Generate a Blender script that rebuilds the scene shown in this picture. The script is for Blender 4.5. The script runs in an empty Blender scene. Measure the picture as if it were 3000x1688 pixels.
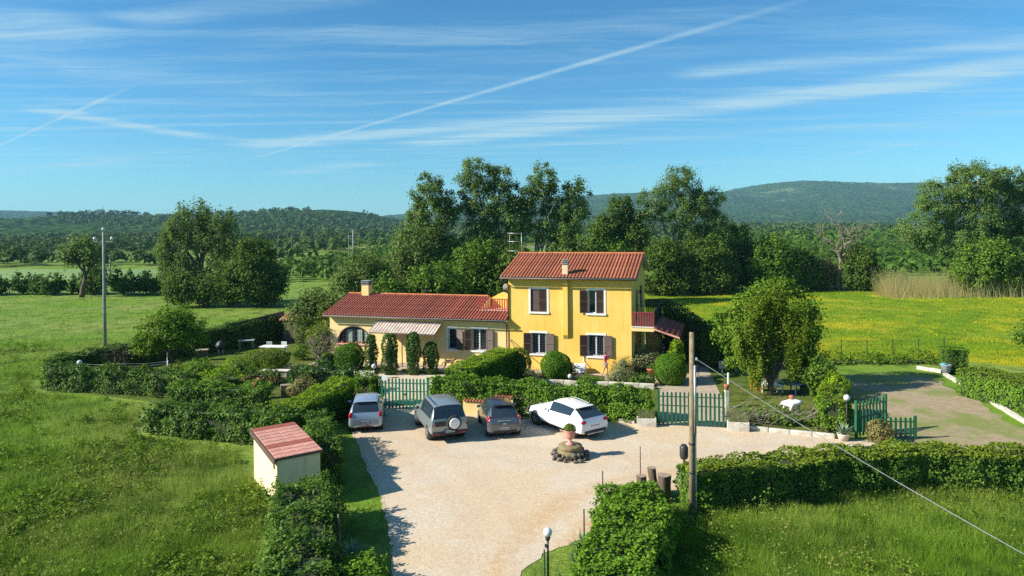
import bpy, bmesh, math, random
import numpy as np
from mathutils import Vector, Matrix

# ------------------------------------------------------------------ camera, sky, sun, exposure
SC = bpy.context.scene
COL = SC.collection
R = math.radians
rng = np.random.default_rng(7)
random.seed(7)

PITCH, ROLL, CAM_H = R(1.0), R(0.6), 10.2
cam = bpy.data.cameras.new('camera')
cam_o = bpy.data.objects.new('camera', cam)
COL.objects.link(cam_o)
_f = Vector((0, math.cos(PITCH), -math.sin(PITCH)))
_u = Vector((0, math.sin(PITCH), math.cos(PITCH)))
_r = Vector((1, 0, 0))
_r2 = _r * math.cos(ROLL) - _u * math.sin(ROLL)
_u2 = _u * math.cos(ROLL) + _r * math.sin(ROLL)
m = Matrix.Identity(4)
for i in range(3):
    m[i][0] = _r2[i]; m[i][1] = _u2[i]; m[i][2] = -_f[i]
m[2][3] = CAM_H
cam_o.matrix_world = m
cam.sensor_width = 36.0
cam.lens = 24.0
cam.shift_y = -149.0 / 3000.0
cam.clip_start = 0.5
cam.clip_end = 30000.0
SC.camera = cam_o

SUN_EL, SUN_AZ = R(31.0), R(11.0)      # shadows run towards +x, a little towards +y
sd = Vector((math.cos(SUN_AZ) * math.cos(SUN_EL), math.sin(SUN_AZ) * math.cos(SUN_EL), -math.sin(SUN_EL)))
sun = bpy.data.lights.new('sun', 'SUN')
sun.energy = 5.0
sun.angle = R(0.53)
sun.color = (1.0, 0.94, 0.83)
sun_o = bpy.data.objects.new('sun', sun)
COL.objects.link(sun_o)
sun_o.rotation_euler = sd.to_track_quat('-Z', 'Y').to_euler()
sun_o.location = (-60, -10, 60)

SKY_STRENGTH = 0.064
world = bpy.data.worlds.new('World')
SC.world = world
world.use_nodes = True
nt = world.node_tree
nt.nodes.clear()
def N(t, ty, **kw):
    n = t.nodes.new(ty)
    for k, v in kw.items():
        setattr(n, k, v)
    return n
def mth(t, op, a, b=None, c=None, clamp=False):
    n = N(t, 'ShaderNodeMath', operation=op, use_clamp=clamp)
    for i, v in enumerate((a, b, c)):
        if v is None: continue
        if isinstance(v, (int, float)): n.inputs[i].default_value = v
        else: t.links.new(v, n.inputs[i])
    return n.outputs[0]
def build_sky(t):
    L = t.links.new
    out = N(t, 'ShaderNodeOutputWorld'); bg = N(t, 'ShaderNodeBackground')
    bg.inputs['Strength'].default_value = SKY_STRENGTH
    L(bg.outputs[0], out.inputs[0])
    sky = N(t, 'ShaderNodeTexSky', sky_type='NISHITA', sun_disc=False)
    sky.sun_elevation = SUN_EL
    sky.sun_rotation = R(270) - SUN_AZ
    sky.altitude = 250; sky.air_density = 1.0; sky.dust_density = 0.3; sky.ozone_density = 2.2
    tc = N(t, 'ShaderNodeTexCoord')
    sep = N(t, 'ShaderNodeSeparateXYZ'); L(tc.outputs['Generated'], sep.inputs[0])
    z = mth(t, 'MAXIMUM', sep.outputs[2], 0.015)
    u = mth(t, 'DIVIDE', sep.outputs[0], z); v = mth(t, 'DIVIDE', sep.outputs[1], z)
    uv = N(t, 'ShaderNodeCombineXYZ'); L(u, uv.inputs[0]); L(v, uv.inputs[1])
    # wispy displacement of the cloud layer
    def noise(vec, scale, detail, rough=0.55):
        n = N(t, 'ShaderNodeTexNoise', noise_dimensions='3D'); n.inputs['Scale'].default_value = scale
        n.inputs['Detail'].default_value = detail; n.inputs['Roughness'].default_value = rough
        L(vec, n.inputs['Vector']); return n
    nz = noise(uv.outputs[0], 1.3, 4.0)
    off = N(t, 'ShaderNodeVectorMath', operation='MULTIPLY_ADD')
    L(nz.outputs['Color'], off.inputs[0]); off.inputs[1].default_value = (0.34, 0.34, 0); L(uv.outputs[0], off.inputs[2])
    P = off.outputs[0]
    # along-wind streak noise (wind runs about (0.8, -0.6) over the cloud layer)
    rot = N(t, 'ShaderNodeMapping'); rot.inputs['Rotation'].default_value = (0, 0, R(32)); rot.inputs['Scale'].default_value = (0.30, 2.3, 1)
    L(P, rot.inputs['Vector'])
    st = noise(rot.outputs[0], 1.3, 9.0, 0.68)
    rot2 = N(t, 'ShaderNodeMapping'); rot2.inputs['Rotation'].default_value = (0, 0, R(14)); rot2.inputs['Scale'].default_value = (0.18, 0.9, 1)
    L(P, rot2.inputs['Vector'])
    big = noise(rot2.outputs[0], 0.8, 5.0, 0.6)
    def ramp(x, a, b, mx=1.0):
        r = N(t, 'ShaderNodeMapRange', interpolation_type='SMOOTHSTEP'); L(x, r.inputs[0])
        r.inputs[1].default_value = a; r.inputs[2].default_value = b; r.inputs[3].default_value = 0; r.inputs[4].default_value = mx
        return r.outputs[0]
    veil = mth(t, 'MULTIPLY', ramp(st.outputs[0], 0.40, 0.78), ramp(big.outputs[0], 0.34, 0.66, 0.75))
    total = veil
    fine = ramp(st.outputs[0], 0.28, 0.64)
    # contrails and drawn-out trails: (end, end, half width, strength)
    for (ax, ay), (bx, by), w, s in TRAILS:
        d = Vector((bx - ax, by - ay, 0)); ln = d.length; d /= ln; n = Vector((-d.y, d.x, 0))
        q = N(t, 'ShaderNodeVectorMath', operation='SUBTRACT'); L(P if w > 0.06 else uv.outputs[0], q.inputs[0])
        q.inputs[1].default_value = (ax + (0.17 if w > 0.06 else 0), ay + (0.17 if w > 0.06 else 0), 0)
        def dot(vec):
            k = N(t, 'ShaderNodeVectorMath', operation='DOT_PRODUCT'); L(q.outputs[0], k.inputs[0]); k.inputs[1].default_value = vec; return k.outputs['Value']
        dist = mth(t, 'ABSOLUTE', dot(n)); al = dot(d)
        side = N(t, 'ShaderNodeMapRange', interpolation_type='SMOOTHSTEP'); L(dist, side.inputs[0])
        side.inputs[1].default_value = 0; side.inputs[2].default_value = w * 1.25; side.inputs[3].default_value = 1; side.inputs[4].default_value = 0
        ends = mth(t, 'MULTIPLY', ramp(al, -ln * 0.04, ln * 0.10), mth(t, 'SUBTRACT', 1.0, ramp(al, ln * 0.82, ln * 1.04)))
        k = mth(t, 'MULTIPLY', side.outputs[0], ends)
        k = mth(t, 'MULTIPLY', k, mth(t, 'MULTIPLY_ADD', fine, 0.75 if w > 0.06 else 0.35, 0.25 if w > 0.06 else 0.65))
        total = mth(t, 'ADD', total, mth(t, 'MULTIPLY', k, s))
    low = ramp(sep.outputs[2], 0.03, 0.10)
    total = mth(t, 'MULTIPLY', total, low)
    total = mth(t, 'MINIMUM', total, 0.8)
    # the photograph's sky is a saturated blue
    hs = N(t, 'ShaderNodeHueSaturation'); hs.inputs['Saturation'].default_value = 1.12; hs.inputs['Value'].default_value = 1.0; hs.inputs['Hue'].default_value = 0.492
    L(sky.outputs[0], hs.inputs['Color'])
    wb = N(t, 'ShaderNodeMix', data_type='RGBA', blend_type='MULTIPLY'); wb.inputs['Factor'].default_value = 1.0
    L(hs.outputs[0], wb.inputs[6]); wb.inputs[7].default_value = (0.48, 0.93, 1.16, 1)
    mix = N(t, 'ShaderNodeMix', data_type='RGBA'); L(total, mix.inputs['Factor']); L(wb.outputs[2], mix.inputs[6])
    mix.inputs[7].default_value = (4.0, 5.9, 6.8, 1)
    L(mix.outputs[2], bg.inputs['Color'])
TRAILS = [((-3.679, 9.802), (1.45, 2.92), 0.055, 0.55), ((-6.6, 8.6), (-2.575, 4.728), 0.034, 0.48),
          ((-3.466, 8.516), (1.411, 5.851), 0.44, 0.80), ((-1.444, 8.702), (3.9, 4.08), 0.46, 0.80),
          ((1.085, 4.604), (3.2, 3.80), 0.24, 0.60), ((-5.6, 6.82), (-0.503, 6.422), 0.13, 0.34),
          ((-3.93, 5.53), (-3.405, 7.658), 0.26, 0.75), ((-3.5, 7.2), (-2.2, 8.6), 0.30, 0.35), ((-8.9, 11.7), (-5.469, 9.844), 0.42, 0.55),
          ((-4.551, 13.126), (-2.0, 10.5), 0.55, 0.50), ((-1.9, 3.30), (-0.5, 2.96), 0.14, 0.5),
          ((-1.28, 9.34), (5.2, 6.4), 0.34, 0.32), ((2.5, 5.4), (3.4, 4.0), 0.42, 0.45), ((-2.9, 4.3), (-1.4, 5.0), 0.35, 0.25), ((-3.0, 3.8), (-2.0, 3.2), 0.40, 0.35),
          ((5.011, 10.856), (5.2, 8.569), 0.14, 0.35)]
build_sky(nt)

vs = SC.view_settings
vs.view_transform = 'Standard'; vs.look = 'None'; vs.exposure = 0.97; vs.gamma = 1.0; vs.use_curve_mapping = False
SC.display_settings.display_device = 'sRGB'
cy = SC.cycles
cy.use_denoising = False
cy.use_adaptive_sampling = False
cy.max_bounces = 6; cy.diffuse_bounces = 3; cy.glossy_bounces = 3; cy.transmission_bounces = 4
cy.transparent_max_bounces = 6; cy.volume_bounces = 0
cy.caustics_reflective = False; cy.caustics_refractive = False
cy.sample_clamp_indirect = 6.0
SC.render.film_transparent = False

# ------------------------------------------------------------------ helpers
def tag(o, label=None, cat=None, group=None, kind=None):
    if label: o['label'] = label
    if cat: o['category'] = cat
    if group: o['group'] = group
    if kind: o['kind'] = kind
    return o
def link(name, me, parent=None, mats=None, loc=None, rotz=None):
    o = bpy.data.objects.new(name, me)
    COL.objects.link(o)
    if mats is not None and me is not None and len(me.materials) == 0:
        for x in (mats if isinstance(mats, (list, tuple)) else [mats]):
            me.materials.append(x)
    if parent: o.parent = parent
    if loc is not None: o.location = loc
    if rotz is not None: o.rotation_euler = (0, 0, rotz)
    return o
def empty(name, loc, rotz=0.0, label=None, cat=None, group=None):
    o = bpy.data.objects.new(name, None)
    COL.objects.link(o)
    o.location = loc; o.rotation_euler = (0, 0, rotz); o.empty_display_size = 0.2
    return tag(o, label, cat, group)

class MB:
    """collects simple shapes into one mesh"""
    def __init__(self): self.v = []; self.f = []; self.mi = []
    def add(self, V, F, mi=0):
        b = len(self.v); self.v += [tuple(x) for x in V]
        for q in F: self.f.append(tuple(i + b for i in q)); self.mi.append(mi)
        return self
    def box(self, c, s, rz=0.0, mi=0, M=None):
        x, y, z = s[0] / 2, s[1] / 2, s[2] / 2
        V = [Vector((i, j, k)) for k in (-z, z) for j in (-y, y) for i in (-x, x)]
        Rm = M if M is not None else Matrix.Rotation(rz, 3, 'Z')
        V = [Rm @ p + Vector(c) for p in V]
        return self.add(V, [(0, 2, 3, 1), (4, 5, 7, 6), (0, 1, 5, 4), (2, 6, 7, 3), (0, 4, 6, 2), (1, 3, 7, 5)], mi)
    def b2(self, a, b, mi=0):
        return self.box([(a[i] + b[i]) / 2 for i in range(3)], [abs(b[i] - a[i]) for i in range(3)], mi=mi)
    def tube(self, pts, rad, n=8, mi=0, cap=True):
        pts = [Vector(p) for p in pts]
        if not isinstance(rad, (list, tuple)): rad = [rad] * len(pts)
        V = []; F = []
        for i, p in enumerate(pts):
            d = (pts[min(i + 1, len(pts) - 1)] - pts[max(i - 1, 0)])
            if d.length < 1e-9: d = Vector((0, 0, 1))
            d.normalize()
            a = d.cross(Vector((0, 0, 1)) if abs(d.z) < 0.9 else Vector((1, 0, 0))).normalized(); b = d.cross(a)
            for k in range(n):
                t = 2 * math.pi * k / n
                V.append(p + (a * math.cos(t) + b * math.sin(t)) * rad[i])
        for i in range(len(pts) - 1):
            for k in range(n):
                F.append((i * n + k, i * n + (k + 1) % n, (i + 1) * n + (k + 1) % n, (i + 1) * n + k))
        if cap:
            F.append(tuple(range(n - 1, -1, -1))); F.append(tuple((len(pts) - 1) * n + k for k in range(n)))
        return self.add(V, F, mi)
    def lathe(self, prof, c=(0, 0, 0), n=16, mi=0, M=None):
        V = []; F = []
        for r, z in prof:
            for k in range(n):
                t = 2 * math.pi * k / n
                p = Vector((r * math.cos(t), r * math.sin(t), z))
                V.append((M @ p if M is not None else p) + Vector(c))
        for i in range(len(prof) - 1):
            for k in range(n):
                F.append((i * n + k, i * n + (k + 1) % n, (i + 1) * n + (k + 1) % n, (i + 1) * n + k))
        F.append(tuple(range(n - 1, -1, -1))); F.append(tuple((len(prof) - 1) * n + k for k in range(n)))
        return self.add(V, F, mi)
    def blob(self, c, r, seed=0, rough=0.15, sub=2, mi=0):
        bm = bmesh.new(); bmesh.ops.create_icosphere(bm, subdivisions=sub, radius=1.0)
        rs = random.Random(seed); ph = [rs.uniform(0, 6) for _ in range(6)]
        V = []
        for v in bm.verts:
            k = 1 + rough * (math.sin(3 * v.co.x + ph[0]) + math.sin(4 * v.co.y + ph[1]) + math.sin(5 * v.co.z + ph[2])) / 2 + rs.uniform(-rough, rough) * 0.4
            V.append((c[0] + v.co.x * r[0] * k, c[1] + v.co.y * r[1] * k, c[2] + v.co.z * r[2] * k))
        F = [tuple(v.index for v in f.verts) for f in bm.faces]
        bm.free()
        return self.add(V, F, mi)
    def mesh(self, name, smooth=False):
        me = bpy.data.meshes.new(name); me.from_pydata(self.v, [], self.f)
        if any(self.mi): me.polygons.foreach_set('material_index', self.mi)
        if smooth: me.polygons.foreach_set('use_smooth', [True] * len(me.polygons))
        me.update()
        return me
    def build(self, name, mats, parent=None, smooth=False, loc=None, rotz=None, bevel=0.0):
        o = link(name, self.mesh(name, smooth), parent, mats, loc, rotz)
        if bevel:
            md = o.modifiers.new('bevel', 'BEVEL'); md.width = bevel; md.segments = 1; md.limit_method = 'ANGLE'
        return o

def np_mesh(name, V, F, tint=None):
    V = np.asarray(V, np.float32); F = np.asarray(F, np.int32); k = F.shape[1]
    me = bpy.data.meshes.new(name)
    me.vertices.add(len(V)); me.vertices.foreach_set('co', V.ravel())
    me.loops.add(F.size); me.loops.foreach_set('vertex_index', F.ravel())
    me.polygons.add(len(F)); me.polygons.foreach_set('loop_start', np.arange(0, F.size, k, dtype=np.int32))
    me.update(calc_edges=True)
    if tint is not None:
        a = me.attributes.new('tint', 'FLOAT', 'FACE'); a.data.foreach_set('value', np.asarray(tint, np.float32))
    return me

# ------------------------------------------------------------------ materials (procedural)
def new_mat(name):
    mt = bpy.data.materials.new(name); mt.use_nodes = True
    t = mt.node_tree; b = t.nodes['Principled BSDF']
    return mt, t, b
def pos(t, world_space=False, scale=1.0):
    g = N(t, 'ShaderNodeNewGeometry') if world_space else N(t, 'ShaderNodeTexCoord')
    return g.outputs['Position'] if world_space else g.outputs['Object']
def tnoise(t, vec, scale, detail=4.0, rough=0.55, dist=0.0):
    n = N(t, 'ShaderNodeTexNoise'); n.inputs['Scale'].default_value = scale; n.inputs['Detail'].default_value = detail
    n.inputs['Roughness'].default_value = rough; n.inputs['Distortion'].default_value = dist
    t.links.new(vec, n.inputs['Vector']); return n.outputs[0]
def tramp(t, x, a, b, lo=0.0, hi=1.0):
    r = N(t, 'ShaderNodeMapRange', interpolation_type='SMOOTHSTEP'); t.links.new(x, r.inputs[0])
    for i, v in ((1, a), (2, b), (3, lo), (4, hi)): r.inputs[i].default_value = v
    return r.outputs[0]
def tmix(t, fac, a, b):
    n = N(t, 'ShaderNodeMix', data_type='RGBA')
    if isinstance(fac, (int, float)): n.inputs['Factor'].default_value = fac
    else: t.links.new(fac, n.inputs['Factor'])
    for i, v in ((6, a), (7, b)):
        if isinstance(v, tuple): n.inputs[i].default_value = (*v, 1) if len(v) == 3 else v
        else: t.links.new(v, n.inputs[i])
    return n.outputs[2]
def tbump(t, b, h, strength=0.3, dist=0.02):
    n = N(t, 'ShaderNodeBump'); n.inputs['Strength'].default_value = strength; n.inputs['Distance'].default_value = dist
    t.links.new(h, n.inputs['Height']); t.links.new(n.outputs[0], b.inputs['Normal'])
def pm(name, c1, c2=None, scale=6.0, rough=0.7, bump=0.0, metal=0.0, spec=0.4, rnd=0.0, world_space=False, lo=0.35, hi=0.7, bscale=None):
    mt, t, b = new_mat(name)
    c2 = c2 or tuple(x * 0.8 for x in c1)
    P = pos(t, world_space)
    n = tnoise(t, P, scale, 5.0, 0.6)
    c = tmix(t, tramp(t, n, lo, hi), c1, c2)
    if name.endswith('roof_tile'):
        c = tmix(t, tramp(t, tnoise(t, P, 7.0, 4.0, 0.7), 0.58, 0.72, 0, 0.6), c, (0.30, 0.20, 0.11)); c = tmix(t, tramp(t, tnoise(t, P, 1.1, 4.0, 0.7), 0.56, 0.72, 0, 0.55), c, (0.13, 0.06, 0.04))
    if rnd:
        oi = N(t, 'ShaderNodeObjectInfo')
        hs = N(t, 'ShaderNodeHueSaturation'); t.links.new(c, hs.inputs['Color'])
        t.links.new(mth(t, 'MULTIPLY_ADD', oi.outputs['Random'], rnd, 1 - rnd / 2), hs.inputs['Value'])
        c = hs.outputs[0]
    t.links.new(c, b.inputs['Base Color'])
    b.inputs['Roughness'].default_value = rough; b.inputs['Metallic'].default_value = metal
    b.inputs['Specular IOR Level'].default_value = spec
    if bump: tbump(t, b, tnoise(t, P, bscale or scale * 4, 3.0), bump, 0.02)
    return mt
def leafm(name, ca, cb, gloss=0.45, trans=0.3, world_var=0.0, vs_=0.15, cc=None, gain=1.5, warm=1.10):
    ca = tuple(x * gain * k for x, k in zip(ca, (warm, 1.02, 0.75))); cb = tuple(x * gain * k for x, k in zip(cb, (warm, 1.02, 0.75)))
    """foliage: colour runs between two leaf colours by the leaf's own tint value"""
    mt, t, b = new_mat(name)
    at = N(t, 'ShaderNodeAttribute'); at.attribute_name = 'tint'
    c = tmix(t, at.outputs['Fac'], ca, cb)
    if world_var:
        n = tnoise(t, pos(t, True), vs_, 4.0, 0.6)
        c = tmix(t, tramp(t, n, 0.42, 0.68, 0, world_var), c, cc or tuple(x * 1.5 for x in cb))
    t.links.new(c, b.inputs['Base Color'])
    b.inputs['Roughness'].default_value = min(0.8, gloss + 0.18); b.inputs['Specular IOR Level'].default_value = 0.16
    tr = N(t, 'ShaderNodeBsdfTranslucent'); t.links.new(c, tr.inputs['Color'])
    mx = N(t, 'ShaderNodeMixShader'); mx.inputs[0].default_value = trans
    t.links.new(b.outputs[0], mx.inputs[1]); t.links.new(tr.outputs[0], mx.inputs[2])
    t.links.new(mx.outputs[0], t.nodes['Material Output'].inputs['Surface'])
    return mt
def glassm(name, col=(0.02, 0.03, 0.035), rough=0.05):
    mt, t, b = new_mat(name)
    b.inputs['Base Color'].default_value = (*col, 1); b.inputs['Roughness'].default_value = rough
    b.inputs['Specular IOR Level'].default_value = 0.8
    return mt
def paintm(name, col, rough=0.25, metal=0.0, coat=0.6):
    mt, t, b = new_mat(name)
    P = pos(t)
    n = tnoise(t, P, 3.0, 5.0)
    sepz = N(t, 'ShaderNodeSeparateXYZ'); t.links.new(P, sepz.inputs[0])
    dust = mth(t, 'MULTIPLY', tramp(t, sepz.outputs[2], 0.75, 0.25), tramp(t, n, 0.3, 0.7, 0.05, 0.28))
    c = tmix(t, dust, col, (0.36, 0.29, 0.21))
    t.links.new(c, b.inputs['Base Color'])
    b.inputs['Metallic'].default_value = metal
    t.links.new(mth(t, 'MULTIPLY_ADD', dust, 0.8, rough), b.inputs['Roughness'])
    b.inputs['Coat Weight'].default_value = coat; b.inputs['Coat Roughness'].default_value = 0.08
    return mt

M = {}
def meadow_mat(name, green, dark, pale, straw, flower=None, sc=1.0):
    mt, t, b = new_mat(name)
    P = pos(t, True)
    n1 = tnoise(t, P, 0.09 * sc, 5.0, 0.6); n2 = tnoise(t, P, 0.5 * sc, 5.0, 0.65); n3 = tnoise(t, P, 4.5 * sc, 4.0, 0.7)
    mp = N(t, 'ShaderNodeMapping'); mp.inputs['Location'].default_value = (31, 17, 5); t.links.new(P, mp.inputs['Vector'])
    n4 = tnoise(t, mp.outputs[0], 0.14 * sc, 4.0, 0.7)
    c = tmix(t, tramp(t, n1, 0.38, 0.62), green, pale)
    c = tmix(t, tramp(t, n2, 0.44, 0.66, 0, 0.85), c, dark)
    c = tmix(t, tramp(t, n4, 0.56, 0.74, 0, 0.7), c, straw)
    c = tmix(t, tramp(t, n3, 0.45, 0.75, 0, 0.55), c, dark)
    if flower:
        n5 = tnoise(t, mp.outputs[0], 0.16, 8.0, 0.78)
        c = tmix(t, tramp(t, n5, 0.47, 0.64, 0, 0.85), c, flower)
    at = N(t, 'ShaderNodeAttribute'); at.attribute_name = 'tint'
    hs = N(t, 'ShaderNodeHueSaturation'); t.links.new(c, hs.inputs['Color'])
    t.links.new(mth(t, 'MULTIPLY_ADD', at.outputs['Fac'], 0.55, 0.85), hs.inputs['Value'])
    t.links.new(hs.outputs[0], b.inputs['Base Color'])
    b.inputs['Roughness'].default_value = 0.8; b.inputs['Specular IOR Level'].default_value = 0.15
    tbump(t, b, n3, 0.6, 0.12)
    tr = N(t, 'ShaderNodeBsdfTranslucent'); t.links.new(hs.outputs[0], tr.inputs['Color'])
    geo = N(t, 'ShaderNodeMixShader'); t.links.new(mth(t, 'MINIMUM', mth(t, 'MULTIPLY', at.outputs['Fac'], 4.0), 0.38), geo.inputs[0])
    t.links.new(b.outputs[0], geo.inputs[1]); t.links.new(tr.outputs[0], geo.inputs[2])
    t.links.new(geo.outputs[0], t.nodes['Material Output'].inputs['Surface'])
    return mt
M['meadow'] = meadow_mat('meadow_grass', (0.158, 0.275, 0.020), (0.070, 0.142, 0.012), (0.235, 0.305, 0.055), (0.36, 0.335, 0.12))
M['lime'] = meadow_mat('flowering_field_grass', (0.165, 0.268, 0.008), (0.095, 0.175, 0.008), (0.205, 0.300, 0.010), (0.24, 0.28, 0.03), (0.40, 0.37, 0.015))
M['lawn'] = meadow_mat('garden_lawn_grass', (0.110, 0.165, 0.022), (0.060, 0.100, 0.014), (0.16, 0.18, 0.035), (0.20, 0.18, 0.06), sc=2.0)
M['farfield'] = pm('far_crop_field', (0.155, 0.25, 0.06), (0.12, 0.205, 0.05), 0.02, 0.9, world_space=True)
M['straw_field'] = pm('far_bare_soil', (0.26, 0.22, 0.12), (0.16, 0.19, 0.06), 0.05, 0.9, world_space=True)

def gravel_mat():
    mt, t, b = new_mat('pale_gravel')
    P = pos(t, True)
    n1 = tnoise(t, P, 0.22, 5.0, 0.6, 0.6); n2 = tnoise(t, P, 1.3, 5.0, 0.7); n3 = tnoise(t, P, 14.0, 4.0, 0.75); n4 = tnoise(t, P, 3.0, 6.0, 0.8)
    vor = N(t, 'ShaderNodeTexVoronoi'); vor.inputs['Scale'].default_value = 16.0; t.links.new(P, vor.inputs['Vector'])
    c = tmix(t, tramp(t, n1, 0.40, 0.62), (0.575, 0.450, 0.300), (0.575, 0.490, 0.375))
    c = tmix(t, tramp(t, n2, 0.50, 0.75, 0, 0.6), c, (0.58, 0.39, 0.25))
    # worn wheel tracks: pairs of arcs, broken up by noise
    for (cx_, cy_, rad, amt, colr) in ((9.5, 18.0, 8.6, 0.95, (0.53, 0.34, 0.18)), (9.5, 18.0, 10.3, 0.85, (0.53, 0.35, 0.19)), (-17.0, 20.0, 15.6, 0.45, (0.50, 0.38, 0.27)), (-17.0, 20.0, 17.2, 0.45, (0.50, 0.38, 0.27)), (6.0, 47.0, 17.0, 0.45, (0.47, 0.39, 0.31)), (6.0, 47.0, 18.6, 0.40, (0.47, 0.39, 0.31))):
        mp = N(t, 'ShaderNodeMapping'); mp.inputs['Location'].default_value = (-cx_, -cy_, 0); t.links.new(P, mp.inputs['Vector'])
        ln = N(t, 'ShaderNodeVectorMath', operation='LENGTH'); t.links.new(mp.outputs[0], ln.inputs[0])
        wob = mth(t, 'MULTIPLY_ADD', tnoise(t, P, 0.35, 3.0), 1.6, -0.8)
        dd_ = mth(t, 'ABSOLUTE', mth(t, 'SUBTRACT', mth(t, 'ADD', ln.outputs['Value'], wob), rad))
        msk = mth(t, 'MULTIPLY', tramp(t, dd_, 0.75, 0.05), tramp(t, n4, 0.36, 0.60, 0.1, amt))
        c = tmix(t, msk, c, colr)
    c = tmix(t, tramp(t, n4, 0.62, 0.78, 0, 0.55), c, (0.30, 0.22, 0.15))
    c = tmix(t, tramp(t, n3, 0.35, 0.70, 0.28, 0), c, (0.32, 0.25, 0.18))
    sepc = N(t, 'ShaderNodeSeparateColor'); t.links.new(vor.outputs['Color'], sepc.inputs[0])
    hs = N(t, 'ShaderNodeHueSaturation'); t.links.new(c, hs.inputs['Color']); t.links.new(mth(t, 'MULTIPLY_ADD', sepc.outputs[0], 0.22, 0.89), hs.inputs['Value'])
    t.links.new(hs.outputs[0], b.inputs['Base Color'])
    b.inputs['Roughness'].default_value = 0.95; b.inputs['Specular IOR Level'].default_value = 0.1
    tbump(t, b, n3, 0.5, 0.03)
    return mt
M['gravel'] = gravel_mat()
def dirt_mat():
    mt, t, b = new_mat('trodden_earth')
    P = pos(t, True)
    n1 = tnoise(t, P, 0.28, 6.0, 0.65); n2 = tnoise(t, P, 2.0, 5.0, 0.7); n3 = tnoise(t, P, 9.0, 4.0, 0.7)
    c = tmix(t, tramp(t, n2, 0.35, 0.7), (0.36, 0.28, 0.18), (0.27, 0.21, 0.135))
    c = tmix(t, tramp(t, n1, 0.44, 0.60, 0, 0.85), c, (0.17, 0.21, 0.05))
    c = tmix(t, tramp(t, n3, 0.5, 0.75, 0, 0.4), c, (0.15, 0.13, 0.06))
    t.links.new(c, b.inputs['Base Color']); b.inputs['Roughness'].default_value = 0.95; b.inputs['Specular IOR Level'].default_value = 0.1
    tbump(t, b, n3, 0.5, 0.05)
    return mt
M['dirt'] = dirt_mat()
M['paving'] = pm('terrace_paving', (0.42, 0.34, 0.25), (0.33, 0.26, 0.19), 1.5, 0.85, 0.3)
M['kerb'] = pm('weathered_white_stone', (0.62, 0.58, 0.50), (0.40, 0.36, 0.29), 3.0, 0.85, 0.4)
def stucco(name, c1, c2, stain):
    mt, t, b = new_mat(name)
    P = pos(t)
    n1 = tnoise(t, P, 0.55, 5.0, 0.6); n2 = tnoise(t, P, 2.2, 5.0, 0.7)
    mp = N(t, 'ShaderNodeMapping'); mp.inputs['Scale'].default_value = (2.0, 2.0, 0.25); t.links.new(P, mp.inputs['Vector'])
    n3 = tnoise(t, mp.outputs[0], 1.6, 5.0, 0.7)
    c = tmix(t, tramp(t, n1, 0.35, 0.68), c1, c2)
    c = tmix(t, tramp(t, n3, 0.50, 0.74, 0, 0.75), c, stain)
    c = tmix(t, tramp(t, n2, 0.6, 0.85, 0, 0.35), c, stain)
    t.links.new(c, b.inputs['Base Color']); b.inputs['Roughness'].default_value = 0.9; b.inputs['Specular IOR Level'].default_value = 0.15
    tbump(t, b, tnoise(t, P, 30.0, 3.0), 0.25, 0.01)
    return mt
M['yellow'] = stucco('ochre_yellow_stucco', (0.77, 0.485, 0.095), (0.80, 0.545, 0.150), (0.60, 0.36, 0.070))
M['cream'] = stucco('pale_yellow_stucco', (0.77, 0.57, 0.245), (0.79, 0.61, 0.30), (0.64, 0.46, 0.20))
M['shedwall'] = stucco('cream_plaster', (0.70, 0.56, 0.33), (0.73, 0.60, 0.39), (0.55, 0.42, 0.24))
M['white'] = pm('white_paint', (0.78, 0.77, 0.74), (0.68, 0.66, 0.62), 3.0, 0.6)
M['white_clean'] = pm('white_plastic', (0.82, 0.82, 0.82), (0.76, 0.76, 0.76), 3.0, 0.35)
M['brown'] = pm('dark_brown_shutter_paint', (0.105, 0.062, 0.048), (0.075, 0.043, 0.034), 5.0, 0.55)
M['redrail'] = pm('oxblood_railing_paint', (0.30, 0.035, 0.04), (0.20, 0.025, 0.03), 4.0, 0.5)
M['iron'] = pm('black_iron', (0.025, 0.025, 0.028), (0.04, 0.035, 0.03), 8.0, 0.5)
M['grey_metal'] = pm('galvanised_metal', (0.42, 0.43, 0.44), (0.30, 0.31, 0.32), 6.0, 0.45, metal=0.6)
M['concrete'] = pm('grey_concrete', (0.30, 0.295, 0.28), (0.20, 0.195, 0.185), 2.0, 0.9, 0.3)
M['tile'] = pm('terracotta_roof_tile', (0.325, 0.105, 0.050), (0.225, 0.066, 0.036), 2.3, 0.8, 0.3, rnd=0.35)
M['tile_dark'] = pm('dark_red_roof_tile', (0.255, 0.062, 0.036), (0.165, 0.036, 0.024), 1.4, 0.75, 0.3, rnd=0.35)
M['tile_pink'] = pm('faded_pink_roof_tile', (0.66, 0.33, 0.26), (0.56, 0.25, 0.195), 4.0, 0.85, 0.3, rnd=0.2)
M['tile_red'] = pm('red_brown_roof_tile', (0.38, 0.11, 0.07), (0.30, 0.08, 0.055), 4.0, 0.85, 0.3, rnd=0.2)
M['ridge'] = pm('orange_ridge_tile', (0.55, 0.20, 0.06), (0.42, 0.13, 0.05), 2.0, 0.85, 0.3, rnd=0.3)
M['pot'] = pm('terracotta_pot', (0.42, 0.15, 0.085), (0.34, 0.11, 0.06), 6.0, 0.85, 0.2)
M['urn'] = pm('pink_terracotta', (0.58, 0.26, 0.21), (0.50, 0.21, 0.17), 5.0, 0.8, 0.2)
M['gutter'] = pm('brown_gutter_paint', (0.12, 0.075, 0.06), (0.09, 0.055, 0.045), 4.0, 0.5)
M['soffit'] = pm('grey_white_soffit', (0.44, 0.41, 0.36), (0.36, 0.33, 0.29), 4.0, 0.85)
M['glass'] = glassm('window_glass', (0.02, 0.032, 0.042), 0.03)
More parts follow.
